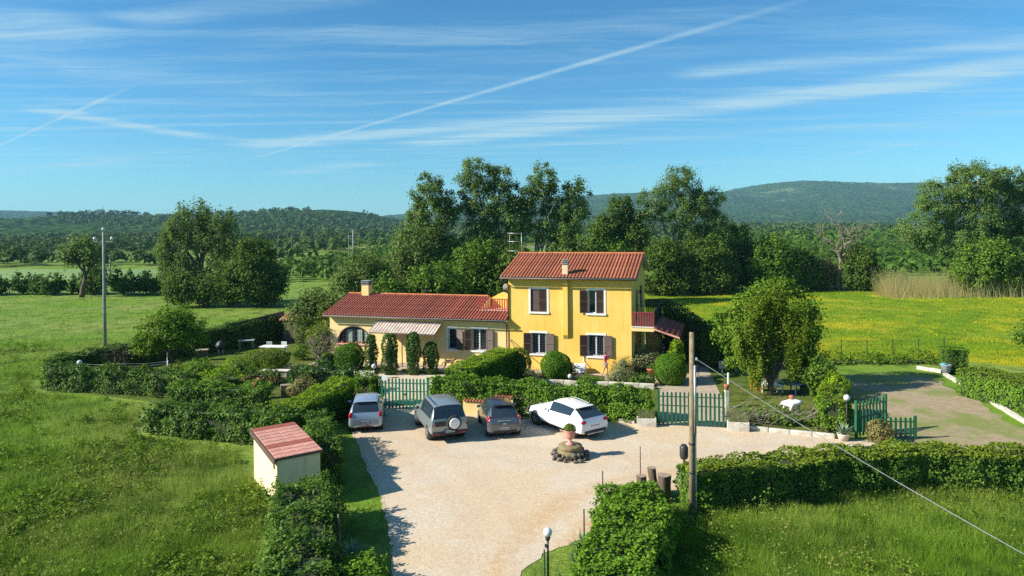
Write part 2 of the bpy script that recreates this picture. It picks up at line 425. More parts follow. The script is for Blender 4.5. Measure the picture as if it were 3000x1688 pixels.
M['curtain'] = pm('pale_green_curtain', (0.42, 0.52, 0.44), (0.32, 0.42, 0.35), 9.0, 0.8)
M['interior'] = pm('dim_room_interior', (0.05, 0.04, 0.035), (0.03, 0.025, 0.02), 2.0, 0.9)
M['gate'] = pm('green_gate_paint', (0.012, 0.190, 0.095), (0.010, 0.150, 0.075), 3.0, 0.5)
M['gate_dark'] = pm('dark_green_gate_paint', (0.008, 0.105, 0.045), (0.007, 0.080, 0.035), 3.0, 0.5)
M['wood'] = pm('weathered_pole_wood', (0.26, 0.20, 0.115), (0.17, 0.125, 0.075), 5.0, 0.9, 0.5)
M['bark'] = pm('brown_bark', (0.13, 0.095, 0.065), (0.075, 0.055, 0.038), 5.0, 0.95, 0.7)
M['bark_pale'] = pm('pale_poplar_bark', (0.46, 0.40, 0.31), (0.25, 0.21, 0.16), 2.2, 0.95, 0.6)
M['bark_dead'] = pm('dead_grey_branch', (0.25, 0.205, 0.155), (0.16, 0.13, 0.10), 3.0, 0.95, 0.5)
M['cutwood'] = pm('cut_log_end', (0.33, 0.26, 0.18), (0.20, 0.155, 0.11), 9.0, 0.9, 0.4)
M['rock'] = pm('dark_lava_stone', (0.145, 0.125, 0.10), (0.085, 0.075, 0.06), 5.0, 0.95, 0.8, rnd=0.5)
M['millstone'] = pm('mossy_millstone', (0.24, 0.185, 0.10), (0.16, 0.125, 0.065), 3.0, 0.95, 0.6)
M['tyre'] = pm('tyre_rubber', (0.018, 0.018, 0.019), (0.03, 0.028, 0.025), 6.0, 0.85)
M['rim'] = pm('alloy_rim', (0.55, 0.55, 0.56), (0.45, 0.45, 0.46), 6.0, 0.3, metal=0.8)
M['blackplast'] = pm('black_plastic', (0.025, 0.025, 0.026), (0.035, 0.035, 0.036), 8.0, 0.55)
M['taillight'] = pm('red_tail_lamp', (0.42, 0.012, 0.03), (0.36, 0.01, 0.02), 8.0, 0.15)
M['plate_white'] = pm('number_plate_white', (0.62, 0.63, 0.64), (0.55, 0.56, 0.57), 30.0, 0.4)
M['plate_blue'] = pm('number_plate_blue', (0.03, 0.08, 0.35), (0.03, 0.07, 0.30), 9.0, 0.4)
M['plate_ink'] = pm('number_plate_ink', (0.03, 0.03, 0.035), None, 9.0, 0.5)
M['globe'] = pm('milky_globe_glass', (0.60, 0.61, 0.60), (0.50, 0.51, 0.50), 4.0, 0.2)
M['awning'] = pm('corrugated_fibre_sheet', (0.56, 0.47, 0.41), (0.42, 0.31, 0.25), 1.8, 0.85, 0.2)
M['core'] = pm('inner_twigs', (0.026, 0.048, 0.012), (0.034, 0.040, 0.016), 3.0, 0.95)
M['earth'] = pm('dark_garden_earth', (0.12, 0.085, 0.055), (0.08, 0.055, 0.035), 3.0, 0.95, 0.5)
M['net'] = pm('green_shade_net', (0.015, 0.11, 0.08), (0.02, 0.08, 0.06), 3.0, 0.8)

M['lf_hedge'] = leafm('laurel_hedge_leaf', (0.028, 0.070, 0.012), (0.085, 0.155, 0.022), 0.36, 0.28)
M['lf_hedge_top'] = leafm('sunlit_hedge_top_leaf', (0.075, 0.135, 0.016), (0.15, 0.20, 0.022), 0.42, 0.35)  # brighter leaf colour paints sunlight on the hedge top
M['lf_garden'] = leafm('bright_garden_hedge_leaf', (0.040, 0.105, 0.012), (0.11, 0.205, 0.018), 0.42, 0.3)
M['lf_ball'] = leafm('clipped_box_leaf', (0.032, 0.095, 0.006), (0.075, 0.165, 0.010), 0.5, 0.3)
M['lf_ivy'] = leafm('dark_ivy_leaf', (0.022, 0.060, 0.014), (0.065, 0.125, 0.028), 0.32, 0.25)
M['lf_poplar'] = leafm('poplar_leaf', (0.044, 0.098, 0.024), (0.118, 0.180, 0.060), 0.36, 0.38)
M['lf_dark'] = leafm('dark_oak_leaf', (0.028, 0.064, 0.012), (0.078, 0.130, 0.022), 0.5, 0.33)
M['lf_mid'] = leafm('elm_leaf', (0.035, 0.085, 0.012), (0.095, 0.165, 0.022), 0.45, 0.33)
M['lf_willow'] = leafm('willow_leaf', (0.056, 0.100, 0.028), (0.115, 0.172, 0.054), 0.5, 0.38)
M['lf_walnut'] = leafm('walnut_leaf', (0.045, 0.105, 0.012), (0.12, 0.20, 0.020), 0.42, 0.38)
M['lf_lime'] = leafm('fresh_lime_leaf', (0.085, 0.165, 0.010), (0.17, 0.27, 0.015), 0.45, 0.4)
M['lf_upright'] = leafm('yellow_green_hornbeam_leaf', (0.060, 0.118, 0.012), (0.130, 0.185, 0.020), 0.45, 0.38)
M['lf_grey'] = leafm('grey_green_leaf', (0.10, 0.13, 0.07), (0.19, 0.21, 0.13), 0.5, 0.3)
M['lf_orchard'] = leafm('hazel_leaf', (0.022, 0.060, 0.012), (0.058, 0.115, 0.018), 0.5, 0.3)
M['lf_far'] = leafm('far_wood_leaf', (0.014, 0.038, 0.013), (0.062, 0.105, 0.028), 0.6, 0.25, 0.5, 0.012, (0.09, 0.135, 0.04))
M['lf_agave'] = leafm('blue_grey_agave', (0.14, 0.21, 0.17), (0.22, 0.30, 0.24), 0.45, 0.1)
M['reed'] = leafm('dry_reed', (0.26, 0.25, 0.13), (0.50, 0.44, 0.28), 0.7, 0.3)
M['twig'] = leafm('dry_twig', (0.20, 0.16, 0.12), (0.34, 0.29, 0.22), 0.8, 0.0)
M['petal'] = leafm('yellow_petal', (0.50, 0.42, 0.015), (0.62, 0.52, 0.03), 0.6, 0.3)
M['bramble'] = leafm('brown_green_bramble', (0.10, 0.085, 0.05), (0.17, 0.17, 0.07), 0.6, 0.25)
M['meadow_blade'] = M['meadow']

# ------------------------------------------------------------------ foliage generators
def unit(a): return a / np.maximum(np.linalg.norm(a, axis=1, keepdims=True), 1e-9)
def leaf_quads(P, Nn, size, asp=0.55, jit=0.6, rs=rng, droop=0.0):
    """one pointed leaf (a bent rhombus of two triangles) per point"""
    n = len(P)
    d = unit(Nn + rs.normal(0, jit, (n, 3)))
    a = rs.normal(0, 1, (n, 3)); a[:, 2] -= droop
    a = unit(a - d * np.sum(a * d, 1, keepdims=True)); b = np.cross(d, a)
    s = (size * rs.uniform(0.65, 1.3, n))[:, None]
    V = np.stack([P - a * s * 0.5, P + b * s * asp * 0.5 + d * s * 0.08, P + a * s * 0.5, P - b * s * asp * 0.5 + d * s * 0.08], 1).reshape(-1, 3)
    return V, np.arange(n * 4).reshape(-1, 4)
def leaves_obj(name, P, Nn, size, mat, parent, tint, asp=0.55, jit=0.6, droop=0.0):
    V, F = leaf_quads(P, Nn, size, asp, jit, rng, droop)
    return link(name, np_mesh(name, V, F, tint), parent, mat)
def clumpy(P, scale, seed=0.0):
    """smooth pseudo-noise of position in 0..1, for clumps of lighter and darker leaves"""
    q = P / scale
    v = np.sin(q[:, 0] * 1.7 + 1.3 * np.sin(q[:, 1] * 1.1 + seed) + seed) + np.sin(q[:, 1] * 1.9 + 1.1 * np.sin(q[:, 2] * 1.3 + seed * 2)) + np.sin(q[:, 2] * 2.1 + 1.2 * np.sin(q[:, 0] * 0.9 + seed * 3))
    return np.clip(v / 6 + 0.5, 0, 1)
def in_poly(x, y, poly):
    c = np.zeros(len(x), bool); n = len(poly)
    for i in range(n):
        x0, y0 = poly[i]; x1, y1 = poly[(i + 1) % n]
        k = ((y0 > y) != (y1 > y))
        with np.errstate(divide='ignore', invalid='ignore'):
            c ^= k & (x < (x1 - x0) * (y - y0) / (y1 - y0 if y1 != y0 else 1e-9) + x0)
    return c

def hedge(label, pts, width, height, leaf=0.13, dens=150, mat='lf_hedge', top='lf_hedge_top', bump=0.10, cat='hedge', name='hedge', h2=None, group=None):
    """a clipped hedge swept along a line on the ground; height may change from one end to the other"""
    pts = np.array(pts, float); c0 = pts.mean(0); near = c0[1] < 30; leaf *= 0.80 if near else 0.98; dens *= 2.5 if near else 1.55
    root = empty(name, (c0[0], c0[1], 0), 0, label, cat, group)
    q = pts - c0; seg = np.diff(q, axis=0); ln = np.linalg.norm(seg, axis=1); tot = ln.sum(); h2 = h2 or height
    cum = np.concatenate([[0], np.cumsum(ln)])
    def at(s):
        i = np.clip(np.searchsorted(cum, s, side='right') - 1, 0, len(ln) - 1)
        d = seg[i] / ln[i][:, None]
        return q[i] + d * (s - cum[i])[:, None], d
    def hh(s): return height + (h2 - height) * s / tot
    P = []; Nn = []
    def put(s, side, z, nx, ny, nz):
        p, d = at(s); n2 = np.stack([d[:, 1], -d[:, 0]], 1)
        P.append(np.column_stack([p + n2 * (side * width / 2)[:, None], z]))
        Nn.append(np.column_stack([n2 * nx[:, None] + d * ny[:, None], nz]))
    sd_ = int(abs(c0[0] * 37 + c0[1] * 11)) % 97
    for sgn in (-1, 1):
        n = int(tot * height * dens); s = rng.uniform(0, tot, n); z = rng.uniform(0.02, 1, n) ** 0.85 * hh(s)
        put(s, np.full(n, sgn * 1.0), z, np.full(n, sgn * 1.0), np.zeros(n), np.full(n, 0.35))
    n = int(tot * width * dens * 1.3); s = rng.uniform(0, tot, n)
    put(s, rng.uniform(-1, 1, n), hh(s), np.zeros(n), np.zeros(n), np.ones(n))
    ntop = n
    for e, sg in ((0.0, -1), (tot, 1)):
        n = int(width * height * dens); s = np.full(n, e)
        put(s, rng.uniform(-1, 1, n), rng.uniform(0.02, 1, n) * hh(s), np.zeros(n), np.full(n, sg * 1.0), np.full(n, 0.3))
    P = np.concatenate(P); Nn = unit(np.concatenate(Nn))
    w = (clumpy(P, 0.55, sd_) - 0.5) * 2 * bump * 2.0 + (clumpy(P, 0.2, sd_ + 3) - 0.5) * 2 * bump + rng.normal(0, bump * 0.35, len(P))
    P = P + Nn * w[:, None]
    P[:, 2] = np.maximum(P[:, 2], 0.03)
    is_top = P[:, 2] > (height if h2 == height else min(height, h2)) - 0.12
    tint = np.clip(clumpy(P, 0.8, sd_ + 1) * 0.55 + rng.uniform(0, 0.5, len(P)), 0, 1)
    leaves_obj('foliage', P[~is_top], Nn[~is_top], leaf, M[mat], root, tint[~is_top], 0.68)
    leaves_obj('top_leaves', P[is_top], Nn[is_top] + np.array([0, 0, 0.5]), leaf, M[top], root, tint[is_top], 0.68)  # a lighter top colour puts sunlight into the upper leaves
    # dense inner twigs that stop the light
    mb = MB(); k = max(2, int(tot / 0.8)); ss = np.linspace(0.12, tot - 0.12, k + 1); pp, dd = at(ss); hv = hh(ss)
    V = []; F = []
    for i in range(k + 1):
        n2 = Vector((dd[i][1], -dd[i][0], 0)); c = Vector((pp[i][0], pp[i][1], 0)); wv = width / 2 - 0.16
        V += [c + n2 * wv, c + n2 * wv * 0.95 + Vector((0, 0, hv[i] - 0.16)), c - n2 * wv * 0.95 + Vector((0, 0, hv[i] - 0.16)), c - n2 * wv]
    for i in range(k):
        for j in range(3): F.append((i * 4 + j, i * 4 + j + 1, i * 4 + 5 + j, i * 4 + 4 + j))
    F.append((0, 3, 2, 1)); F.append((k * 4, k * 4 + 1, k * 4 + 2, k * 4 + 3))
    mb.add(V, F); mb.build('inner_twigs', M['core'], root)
    return root

def bush(label, loc, r, leaf=0.12, dens=180, mat='lf_ball', name='bush', cat='bush', bump=0.05, zc=None, jit=0.5, power=2.0, trunk=0.0, group=None, asp=0.55):
    """a rounded shrub: leaf shell on a superellipsoid over an inner mass"""
    root = empty(name, (loc[0], loc[1], loc[2] if len(loc) > 2 else 0), 0, label, cat, group)
    rx, ry, rz = r; zc = rz * 0.92 + trunk if zc is None else zc; leaf *= 1.1; dens *= 1.5; asp = asp if asp < 0.3 else 0.7
    n = int(4 * math.pi * ((rx * ry) ** 1.6 / 3 + (rx * rz) ** 1.6 / 3 + (ry * rz) ** 1.6 / 3) ** (1 / 1.6) * dens)
    D = unit(rng.normal(0, 1, (n, 3)))
    k = (np.abs(D[:, 0]) ** power + np.abs(D[:, 1]) ** power + np.abs(D[:, 2]) ** power) ** (-1 / power)
    S = D * k[:, None]
    sd_ = (loc[0] * 3.1 + loc[1]) % 50
    P = S * np.array([rx, ry, rz]); Nn = unit(S / np.array([rx, ry, rz]))
    w = (clumpy(P, max(rx, rz) * 0.35, sd_) - 0.5) * 2 * bump * 2.2 + rng.normal(0, bump * 0.5, n)
    P = P + Nn * w[:, None]; P[:, 2] += zc
    keep = P[:, 2] > 0.03; P = P[keep]; Nn = Nn[keep]
    tint = np.clip(clumpy(P, max(rx, rz) * 0.4, sd_ + 2) * 0.5 + rng.uniform(0, 0.55, len(P)), 0, 1)
    leaves_obj('foliage', P, Nn, leaf, M[mat], root, tint, asp, jit)
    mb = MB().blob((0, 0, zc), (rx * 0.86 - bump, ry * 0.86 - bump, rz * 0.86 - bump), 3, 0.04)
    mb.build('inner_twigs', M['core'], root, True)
    if trunk or zc > rz:
        MB().tube([(0, 0, -0.05), (0.02, 0, zc)], [0.09, 0.06], 7).build('stem', M['bark'], root, True)
    return root

def limb_pts(a, b, wob, k=5, sag=0.0):
    a = np.array(a, float); b = np.array(b, float); out = []
    L = np.linalg.norm(b - a)
    o = rng.normal(0, wob * L, (k, 3)); o[0] = 0; o[-1] *= 0.2
    for i in range(k):
        t = i / (k - 1)
        p = a * (1 - t) + b * t + o[i] * (1 if 0 < i < k - 1 else 0)
        p[2] += sag * L * math.sin(math.pi * t)
        out.append(tuple(p))
    return out

def tree(label, loc, lobes, trunk_r=0.25, fork=0.35, n_clump=240, per=34, leaf=0.34, clump_r=0.55, mat='lf_poplar', bark='bark', cat='tree', name='tree',
         asp=0.7, up=0.25, droop=0.0, trunk_h=None, shell=0.5, extra_limbs=10, lean=(0, 0), group=None, stretch=(1, 1, 1), size_var=1.0):
    """tapered trunk, limbs to every lobe, and a crown of leaf clumps spread through the lobes"""
    root = empty(name, (loc[0], loc[1], loc[2] if len(loc) > 2 else 0), 0, label, cat, group)
    lobes = [np.array(l, float) for l in lobes]
    top = max(l[2] + l[5] * 0.4 for l in lobes); fz = trunk_h or top * fork
    vol = np.array([l[3] * l[4] * l[5] for l in lobes]) ** 0.75
    idx = rng.choice(len(lobes), n_clump, p=vol / vol.sum())
    L = np.array(lobes)[idx]
    D = unit(rng.normal(0, 1, (n_clump, 3))); rr = shell + (1 - shell) * rng.uniform(0, 1, n_clump) ** 0.6
    Cc = L[:, :3] + D * rr[:, None] * L[:, 3:6]
    ctr = np.array([l[:3] for l in lobes]).mean(0); ctr[2] -= 0.2 * top
    ctint = rng.uniform(0, 1, n_clump)
    csz = clump_r * rng.uniform(0.6, 1.35, n_clump)
    P = (Cc[:, None, :] + np.clip(rng.normal(0, 0.62, (n_clump, per, 3)), -1.5, 1.5) * csz[:, None, None] * np.array(stretch)).reshape(-1, 3)
    base = np.repeat(Cc, per, 0)
    Nn = unit(unit(P - base) * 0.6 + unit(P - ctr) * 0.7 + np.array([0, 0, up]))
    tint = np.clip(np.repeat(ctint, per) * 0.6 + rng.uniform(0, 0.45, len(P)), 0, 1)
    k = P[:, 2] > 0.1
    leaves_obj('crown', P[k], Nn[k], leaf, M[mat], root, tint[k], asp, 0.55, droop)
    mb = MB()
    f = (lean[0] * fz, lean[1] * fz, fz)
    mb.tube(limb_pts((0, 0, -0.15), f, 0.02, 5), [trunk_r * 1.35, trunk_r * 1.05, trunk_r, trunk_r * 0.92, trunk_r * 0.85], 9)
    for l in lobes:
        s = (f[0], f[1], f[2] * rng.uniform(0.75, 1.0))
        e = (l[0], l[1], l[2] + l[5] * 0.35)
        mb.tube(limb_pts(s, e, 0.035, 6), [trunk_r * x for x in (0.72, 0.55, 0.42, 0.3, 0.18, 0.06)], 6)
        for _ in range(max(2, extra_limbs // len(lobes))):
            d = rng.normal(0, 1, 3); d /= np.linalg.norm(d); t = rng.uniform(0.35, 0.85)
            a = np.array(s) * (1 - t) + np.array(e) * t
            bb = l[:3] + d * l[3:6] * 0.8
            mb.tube(limb_pts(a, bb, 0.05, 4), [trunk_r * x for x in (0.26, 0.18, 0.11, 0.03)], 5)
    mb.build('trunk', M[bark], root, True)
    return root

def copy_tree(o, loc, rz=0.0, s=1.0, label=None, parent=None):
    c = o.copy(); COL.objects.link(c); c.parent = parent
    c.location = loc; c.rotation_euler = (0, 0, rz); c.scale = (s, s, s)
    if label: c['label'] = label
    for ch in o.children:
        d = ch.copy(); COL.objects.link(d); d.parent = c
        for g in ch.children:
            e = g.copy(); COL.objects.link(e); e.parent = d
    return c

# ------------------------------------------------------------------ ground and hills
def sheet(name, poly, z, mat):
    me = bpy.data.meshes.new(name); me.from_pydata([(x, y, z) for x, y in poly], [], [tuple(range(len(poly)))]); me.update()
    bm = bmesh.new(); bm.from_mesh(me); bmesh.ops.triangulate(bm, faces=bm.faces[:]); 
    for fc in bm.faces:
        if fc.normal.z < 0: fc.normal_flip()
    bm.to_mesh(me); bm.free()
    return tag(link(name, me, None, mat), kind='structure')
def soften(poly, step=0.8, amp=0.18, seed=1):
    """subdivide a ground outline and make it ragged"""
    rs = random.Random(seed); out = []
    for i, a in enumerate(poly):
        b = poly[(i + 1) % len(poly)]; L = math.dist(a, b); n = max(1, int(L / step))
        for k in range(n):
            t = k / n; out.append((a[0] + (b[0] - a[0]) * t + rs.uniform(-amp, amp), a[1] + (b[1] - a[1]) * t + rs.uniform(-amp, amp)))
    return out
sheet('ground', [(-6000, -300), (6000, -300), (6000, 6800), (-6000, 6800)], 0.0, M['meadow'])
GARDEN = [(-31.5, 44.2), (-21.0, 40.0), (-14.5, 36.5), (-9.6, 37.6), (-7.4, 38.2), (-4.6, 37.7), (7.2, 34.9), (11.4, 33.6), (16.2, 31.9), (16.8, 36.5), (19.2, 39.0), (21.5, 46.5), (21, 50), (13, 56), (9, 62), (-18, 66), (-22, 64)]
RFIELD = [(12.5, 58), (21, 50.5), (31, 50), (36, 47), (60, 44), (140, 40), (140, 96), (66, 92), (56, 106), (31, 104), (14, 103), (11, 80)]
YARD = [(-8.3, 36.9), (-7.4, 37.9), (-4.6, 37.55), (1.0, 35.9), (7.2, 34.45), (10.5, 33.85), (11.4, 33.35), (15.2, 31.85), (16.9, 31.7), (18.6, 31.3), (19.0, 26.6), (14.6, 26.4), (12.0, 26.0), (7.0, 24.6), (5.6, 26.3), (4.4, 24.9), (3.1, 24.0), (2.6, 22.3), (0.9, 21.0), (0.2, 19.9), (-0.3, 17.5), (-0.8, 8), (-4.0, 8), (-3.4, 17.5), (-3.6, 19.8), (-4.2, 22.6), (-5.2, 26.0), (-6.2, 28.5), (-7.1, 31.2), (-8.0, 33.5)]
DIRT = [(16.9, 31.9), (19.3, 38.6), (21.8, 45.4), (24.5, 45.6), (27.3, 45.0), (26.4, 39.5), (25.2, 34.5), (24.4, 29), (24.0, 25.9), (19.0, 26.0), (18.4, 31.2)]
sheet('meadow_strip', soften(RFIELD, 3, 0.5, 3), 0.004, M['lime'])
sheet('garden_lawn', GARDEN, 0.008, M['lawn'])
sheet('dirt_yard', soften(DIRT, 0.7, 0.3, 5), 0.012, M['dirt'])
sheet('gravel_yard', soften(YARD, 0.28, 0.07, 2), 0.016, M['gravel'])
DRIVE1 = [(-7.4, 37.8), (-4.7, 37.4), (-4.9, 41), (-4.6, 46.5), (-9.5, 48), (-8.6, 43)]
DRIVE2 = [(7.3, 34.4), (10.5, 33.8), (11.8, 37.6), (12.4, 41), (13.6, 47.5), (15, 60), (9.6, 60), (8.6, 47.0), (9.0, 42.0)]
sheet('garden_drive', DRIVE1, 0.018, M['gravel'])
sheet('side_drive', DRIVE2, 0.018, M['paving'])
# pale crops and bare strips far down the valley
sheet('far_field', [(-175, 425), (20, 405), (60, 410), (60, 520), (-210, 520)], 0.02, M['farfield'])
sheet('far_strip', [(-150, 142), (-60, 138), (-52, 165), (-150, 182)], 0.02, M['farfield'])
sheet('bare_strip', [(-100, 318), (20, 300), (60, 330), (-70, 345)], 0.03, M['straw_field'])

RID1 = np.array([(-2600, 24), (-1500, 26), (-974, 29), (-906, 31), (-853, 33), (-815, 31), (-770, 40), (-739, 39), (-687, 31), (-656, 33), (-512, 38), (-460, 34), (-414, 41), (-331, 41), (-263, 37), (-244, 29), (-187, 25), (-104, 22), (200, 16), (900, 10), (2600, 10)], float)
RID2 = np.array([(-6000, 120), (-3300, 118), (-2697, 113), (-2571, 114), (-2425, 94), (-2352, 76), (-2069, 63), (-1022, 50), (-676, 58), (-518, 74), (-287, 108), (27, 136), (362, 154), (572, 166), (865, 181), (1075, 169), (1179, 182), (1284, 206), (1473, 222), (1661, 212), (1913, 206), (2185, 209), (2436, 190), (2700, 172), (3400, 150), (6000, 120)], float)
def ss(x): x = np.clip(x, 0, 1); return x * x * (3 - 2 * x)
def hill_z(X, Y):
    a = np.maximum(27.0 + (np.interp(X, RID1[:, 0], RID1[:, 1]) - 32.0) * 1.6, 8.0); b = np.interp(X, RID2[:, 0], RID2[:, 1])
    h1 = a * ss((Y - 640) / 660) * (1 - 0.75 * ss((Y - 1330) / 500))
    h2 = b * (0.25 * ss((Y - 1500) / 900) + 0.75 * ss((Y - 2100) / 1500)) * (1 - 0.4 * ss((Y - 3650) / 2200))
    und = (np.sin(X / 61 + 1.3 * np.sin(Y / 83)) + np.sin(Y / 71 + X / 140)) * 1.6 * ss((Y - 800) / 400) + (np.sin(X / 190 + 0.7 * np.sin(Y / 210)) * np.sin(Y / 260 + 1)) * 9 * ss((Y - 1900) / 500)
    return np.maximum(h1, h2) + und * np.clip(1 - np.abs(Y - 1300) / 90, 0.35, 1) * 0.7
def build_hills():
    xs = np.concatenate([np.linspace(-5800, -3000, 20, endpoint=False), np.linspace(-3000, 3000, 200), np.linspace(3100, 5800, 20)])
    ys = np.concatenate([np.linspace(600, 1500, 60, endpoint=False), np.linspace(1500, 4000, 90, endpoint=False), np.linspace(4000, 6500, 20)])
    X, Y = np.meshgrid(xs, ys); Z = hill_z(X, Y) + 0.05
    Z += np.where(Y > 1500, 1, 0.2) * rng.normal(0, 2.0, Z.shape) * ss((Y - 700) / 400)
    Z[0, :] = -0.3
    V = np.stack([X.ravel(), Y.ravel(), Z.ravel()], 1); nx = len(xs)
    i, j = np.meshgrid(np.arange(nx - 1), np.arange(len(ys) - 1)); a = (j * nx + i).ravel()
    F = np.stack([a, a + 1, a + nx + 1, a + nx], 1)
    me = np_mesh('hills', V, F); me.polygons.foreach_set('use_smooth', [True] * len(me.polygons))
    mt, t, b = new_mat('wooded_hillside')
    P = pos(t, True)
    n1 = tnoise(t, P, 0.0035, 6.0, 0.62); n2 = tnoise(t, P, 0.03, 6.0, 0.7)
    vor = N(t, 'ShaderNodeTexVoronoi'); vor.inputs['Scale'].default_value = 0.065; t.links.new(P, vor.inputs['Vector'])
    c = tmix(t, tramp(t, n2, 0.35, 0.7), (0.014, 0.038, 0.010), (0.050, 0.090, 0.020))
    c = tmix(t, tramp(t, n1, 0.56, 0.62, 0, 0.75), c, (0.055, 0.09, 0.024))
    c = tmix(t, tramp(t, n1, 0.645, 0.66, 0, 0.8), c, (0.12, 0.16, 0.06))
    t.links.new(c, b.inputs['Base Color']); b.inputs['Roughness'].default_value = 1.0; b.inputs['Specular IOR Level'].default_value = 0.0
    bp = N(t, 'ShaderNodeBump'); bp.inputs['Strength'].default_value = 1.0; bp.inputs['Distance'].default_value = 7.0; bp.invert = True
    t.links.new(vor.outputs['Distance'], bp.inputs['Height']); t.links.new(bp.outputs[0], b.inputs['Normal'])
    tag(link('hills', me, None, mt), kind='structure')
build_hills()

def far_trees(name, label, C, Rr, per, leaf, mat, hfac=1.0, kind='stuff'):
    """many distant tree crowns as one leafy mass"""
    n = len(C)
    D = unit(rng.normal(0, 1, (n * per, 3))); D[:, 2] = np.abs(D[:, 2]) * 1.0 - 0.25
    rr = np.repeat(Rr, per)[:, None]
    k = (0.75 + 0.35 * clumpy(D * 3 + np.repeat(rng.uniform(0, 40, (n, 1)), per, 0), 1.0))[:, None]
    P = np.repeat(C, per, 0) + D * rr * k * np.array([1, 1, hfac]); P[:, 2] += np.repeat(Rr * hfac * 0.62, per)
    tint = np.clip(np.repeat(rng.uniform(0, 1, n), per) * 0.6 + rng.uniform(0, 0.4, n * per), 0, 1)
    V, F = leaf_quads(P, unit(D + np.array([0, 0, 0.25])), leaf * 1.0, 0.95, 0.35)
    if np.ndim(leaf): pass
    return tag(link(name, np_mesh(name, V, F, tint), None, M[mat]), label, None, None, kind)
# woods on the low ridge and along its foot
x = rng.uniform(-1250, 420, 5200); y = 560 + 860 * rng.uniform(0, 1, 5200) ** 1.3
keep = np.sin(x / 95 + 2 * np.sin(y / 160)) + np.sin(y / 120 + x / 300) + np.sin(x / 37 + y / 60) * 0.5 > -0.30
x, y = x[keep], y[keep]
far_trees('ridge_wood', 'dense dark wood covering the low ridge across the valley', np.stack([x, y, hill_z(x, y)], 1), rng.uniform(3.5, 6.5, len(x)), 22, 3.0, 'lf_far', 1.0)
x = rng.uniform(-420, 420, 900); y = rng.uniform(525, 585, 900) + 0.05 * x
far_trees('tree_belt', 'belt of trees along the far side of the pale field', np.stack([x, y, np.zeros(900)], 1), rng.uniform(2.6, 4.8, 900), 34, 1.9, 'lf_far', 1.25)
# hazel orchard behind the house, in rows
gx, gy = np.meshgrid(np.arange(-130, 210, 4.6), np.arange(128, 300, 5.2))
ox = gx.ravel() + rng.normal(0, 0.35, gx.size) + gy.ravel() * 0.06; oy = gy.ravel() + rng.normal(0, 0.4, gx.size)
keep = (ox > -52) & ((ox < -8) | (ox > 36)) & (ox < 0.9 * oy) & ~((oy > 300) & (oy < 345) & (ox < 40)); ox, oy = ox[keep], oy[keep]
far_trees('hazel_orchard', 'rows of hazel bushes filling the plain behind the house', np.stack([ox, oy, np.zeros(len(ox))], 1), rng.uniform(1.9, 2.6, len(ox)), 42, 0.98, 'lf_orchard', 1.0)
gx, gy = np.meshgrid(np.arange(-190, 420, 6.5), np.arange(345, 415, 9.0))
ox = gx.ravel() + rng.normal(0, 0.8, gx.size); oy = gy.ravel() + rng.normal(0, 0.8, gx.size)
far_trees('far_orchard', 'far orchard rows in front of the pale field', np.stack([ox, oy, np.zeros(len(ox))], 1), rng.uniform(2.2, 3.2, len(ox)), 34, 1.5, 'lf_orchard', 1.0)
# scrubby hedgerows and woods of the left valley
x = rng.uniform(-420, -60, 2400); y = rng.uniform(188, 560, 2400)
keep = (np.sin(y / 21 + x / 170) > -0.35) & ~((x > -200) & (y > 415) & (y < 525)) & (x < -0.24 * y); x, y = x[keep], y[keep]
far_trees('valley_woods', 'hedgerows and scrub woods in the left valley', np.stack([x, y, np.zeros(len(x))], 1), rng.uniform(1.8, 4.0, len(x)), 50, 1.4, 'lf_far', 1.1)
gx, gy = np.meshgrid(np.arange(130, 620, 7.0), np.arange(300, 560, 8.0))
ox = gx.ravel() + rng.normal(0, 0.8, gx.size); oy = gy.ravel() + rng.normal(0, 0.8, gx.size)
keep = rng.uniform(0, 1, len(ox)) > 0.25; ox, oy = ox[keep], oy[keep]
far_trees('plain_orchard', 'dark orchard blocks on the plain before the big hill', np.stack([ox, oy, np.zeros(len(ox))], 1), rng.uniform(2.4, 3.6, len(ox)), 24, 2.4, 'lf_orchard', 1.0)

# grass: blades through the near meadows, thinning with distance
def blades(name, label, poly, n, hgt, wid, mat, avoid=(), y0=17, y1=70, seed=0, hvar=None):
    rs = np.random.default_rng(seed)
    y = 1 / (1 / y0 + rs.uniform(0, 1, n) * (1 / y1 - 1 / y0)); x = rs.uniform(-0.86, 0.86, n) * y
    k = in_poly(x, y, poly) if poly else np.ones(n, bool)
    for a in avoid: k &= ~in_poly(x, y, a)
    x, y = x[k], y[k]; n = len(x)
    P0 = np.stack([x, y, np.zeros(n)], 1)
    c = clumpy(P0, 1.1, 5.0 + seed) * 0.6 + clumpy(P0, 0.35, 9.0 + seed) * 0.4
    h = hgt * (0.35 + 1.1 * c) * rs.uniform(0.6, 1.25, n)
    a = rs.uniform(0, 2 * math.pi, n); w = wid * (0.7 + 0.02 * y) * rs.uniform(0.6, 1.3, n)
    l = h * rs.uniform(0.1, 0.75, n); b = rs.uniform(0, 2 * math.pi, n)
    dx, dy = np.cos(a) * w, np.sin(a) * w
    V = np.stack([np.stack([x - dx, y - dy, np.zeros(n)], 1), np.stack([x + dx, y + dy, np.zeros(n)], 1),
                  np.stack([x + np.cos(b) * l, y + np.sin(b) * l, h], 1)], 1).reshape(-1, 3)
    tint = np.clip(c * 0.5 + rs.uniform(0, 0.6, n), 0, 1)
    return tag(link(name, np_mesh(name, V, np.arange(n * 3).reshape(-1, 3), tint), None, M[mat]), label, None, None, 'stuff')
VERGE_R = [(5.3, 24.0), (7.5, 24.0), (12, 25.2), (19, 25.5), (30, 25.0), (30, 12), (4.9, 12), (5.0, 20.5)]
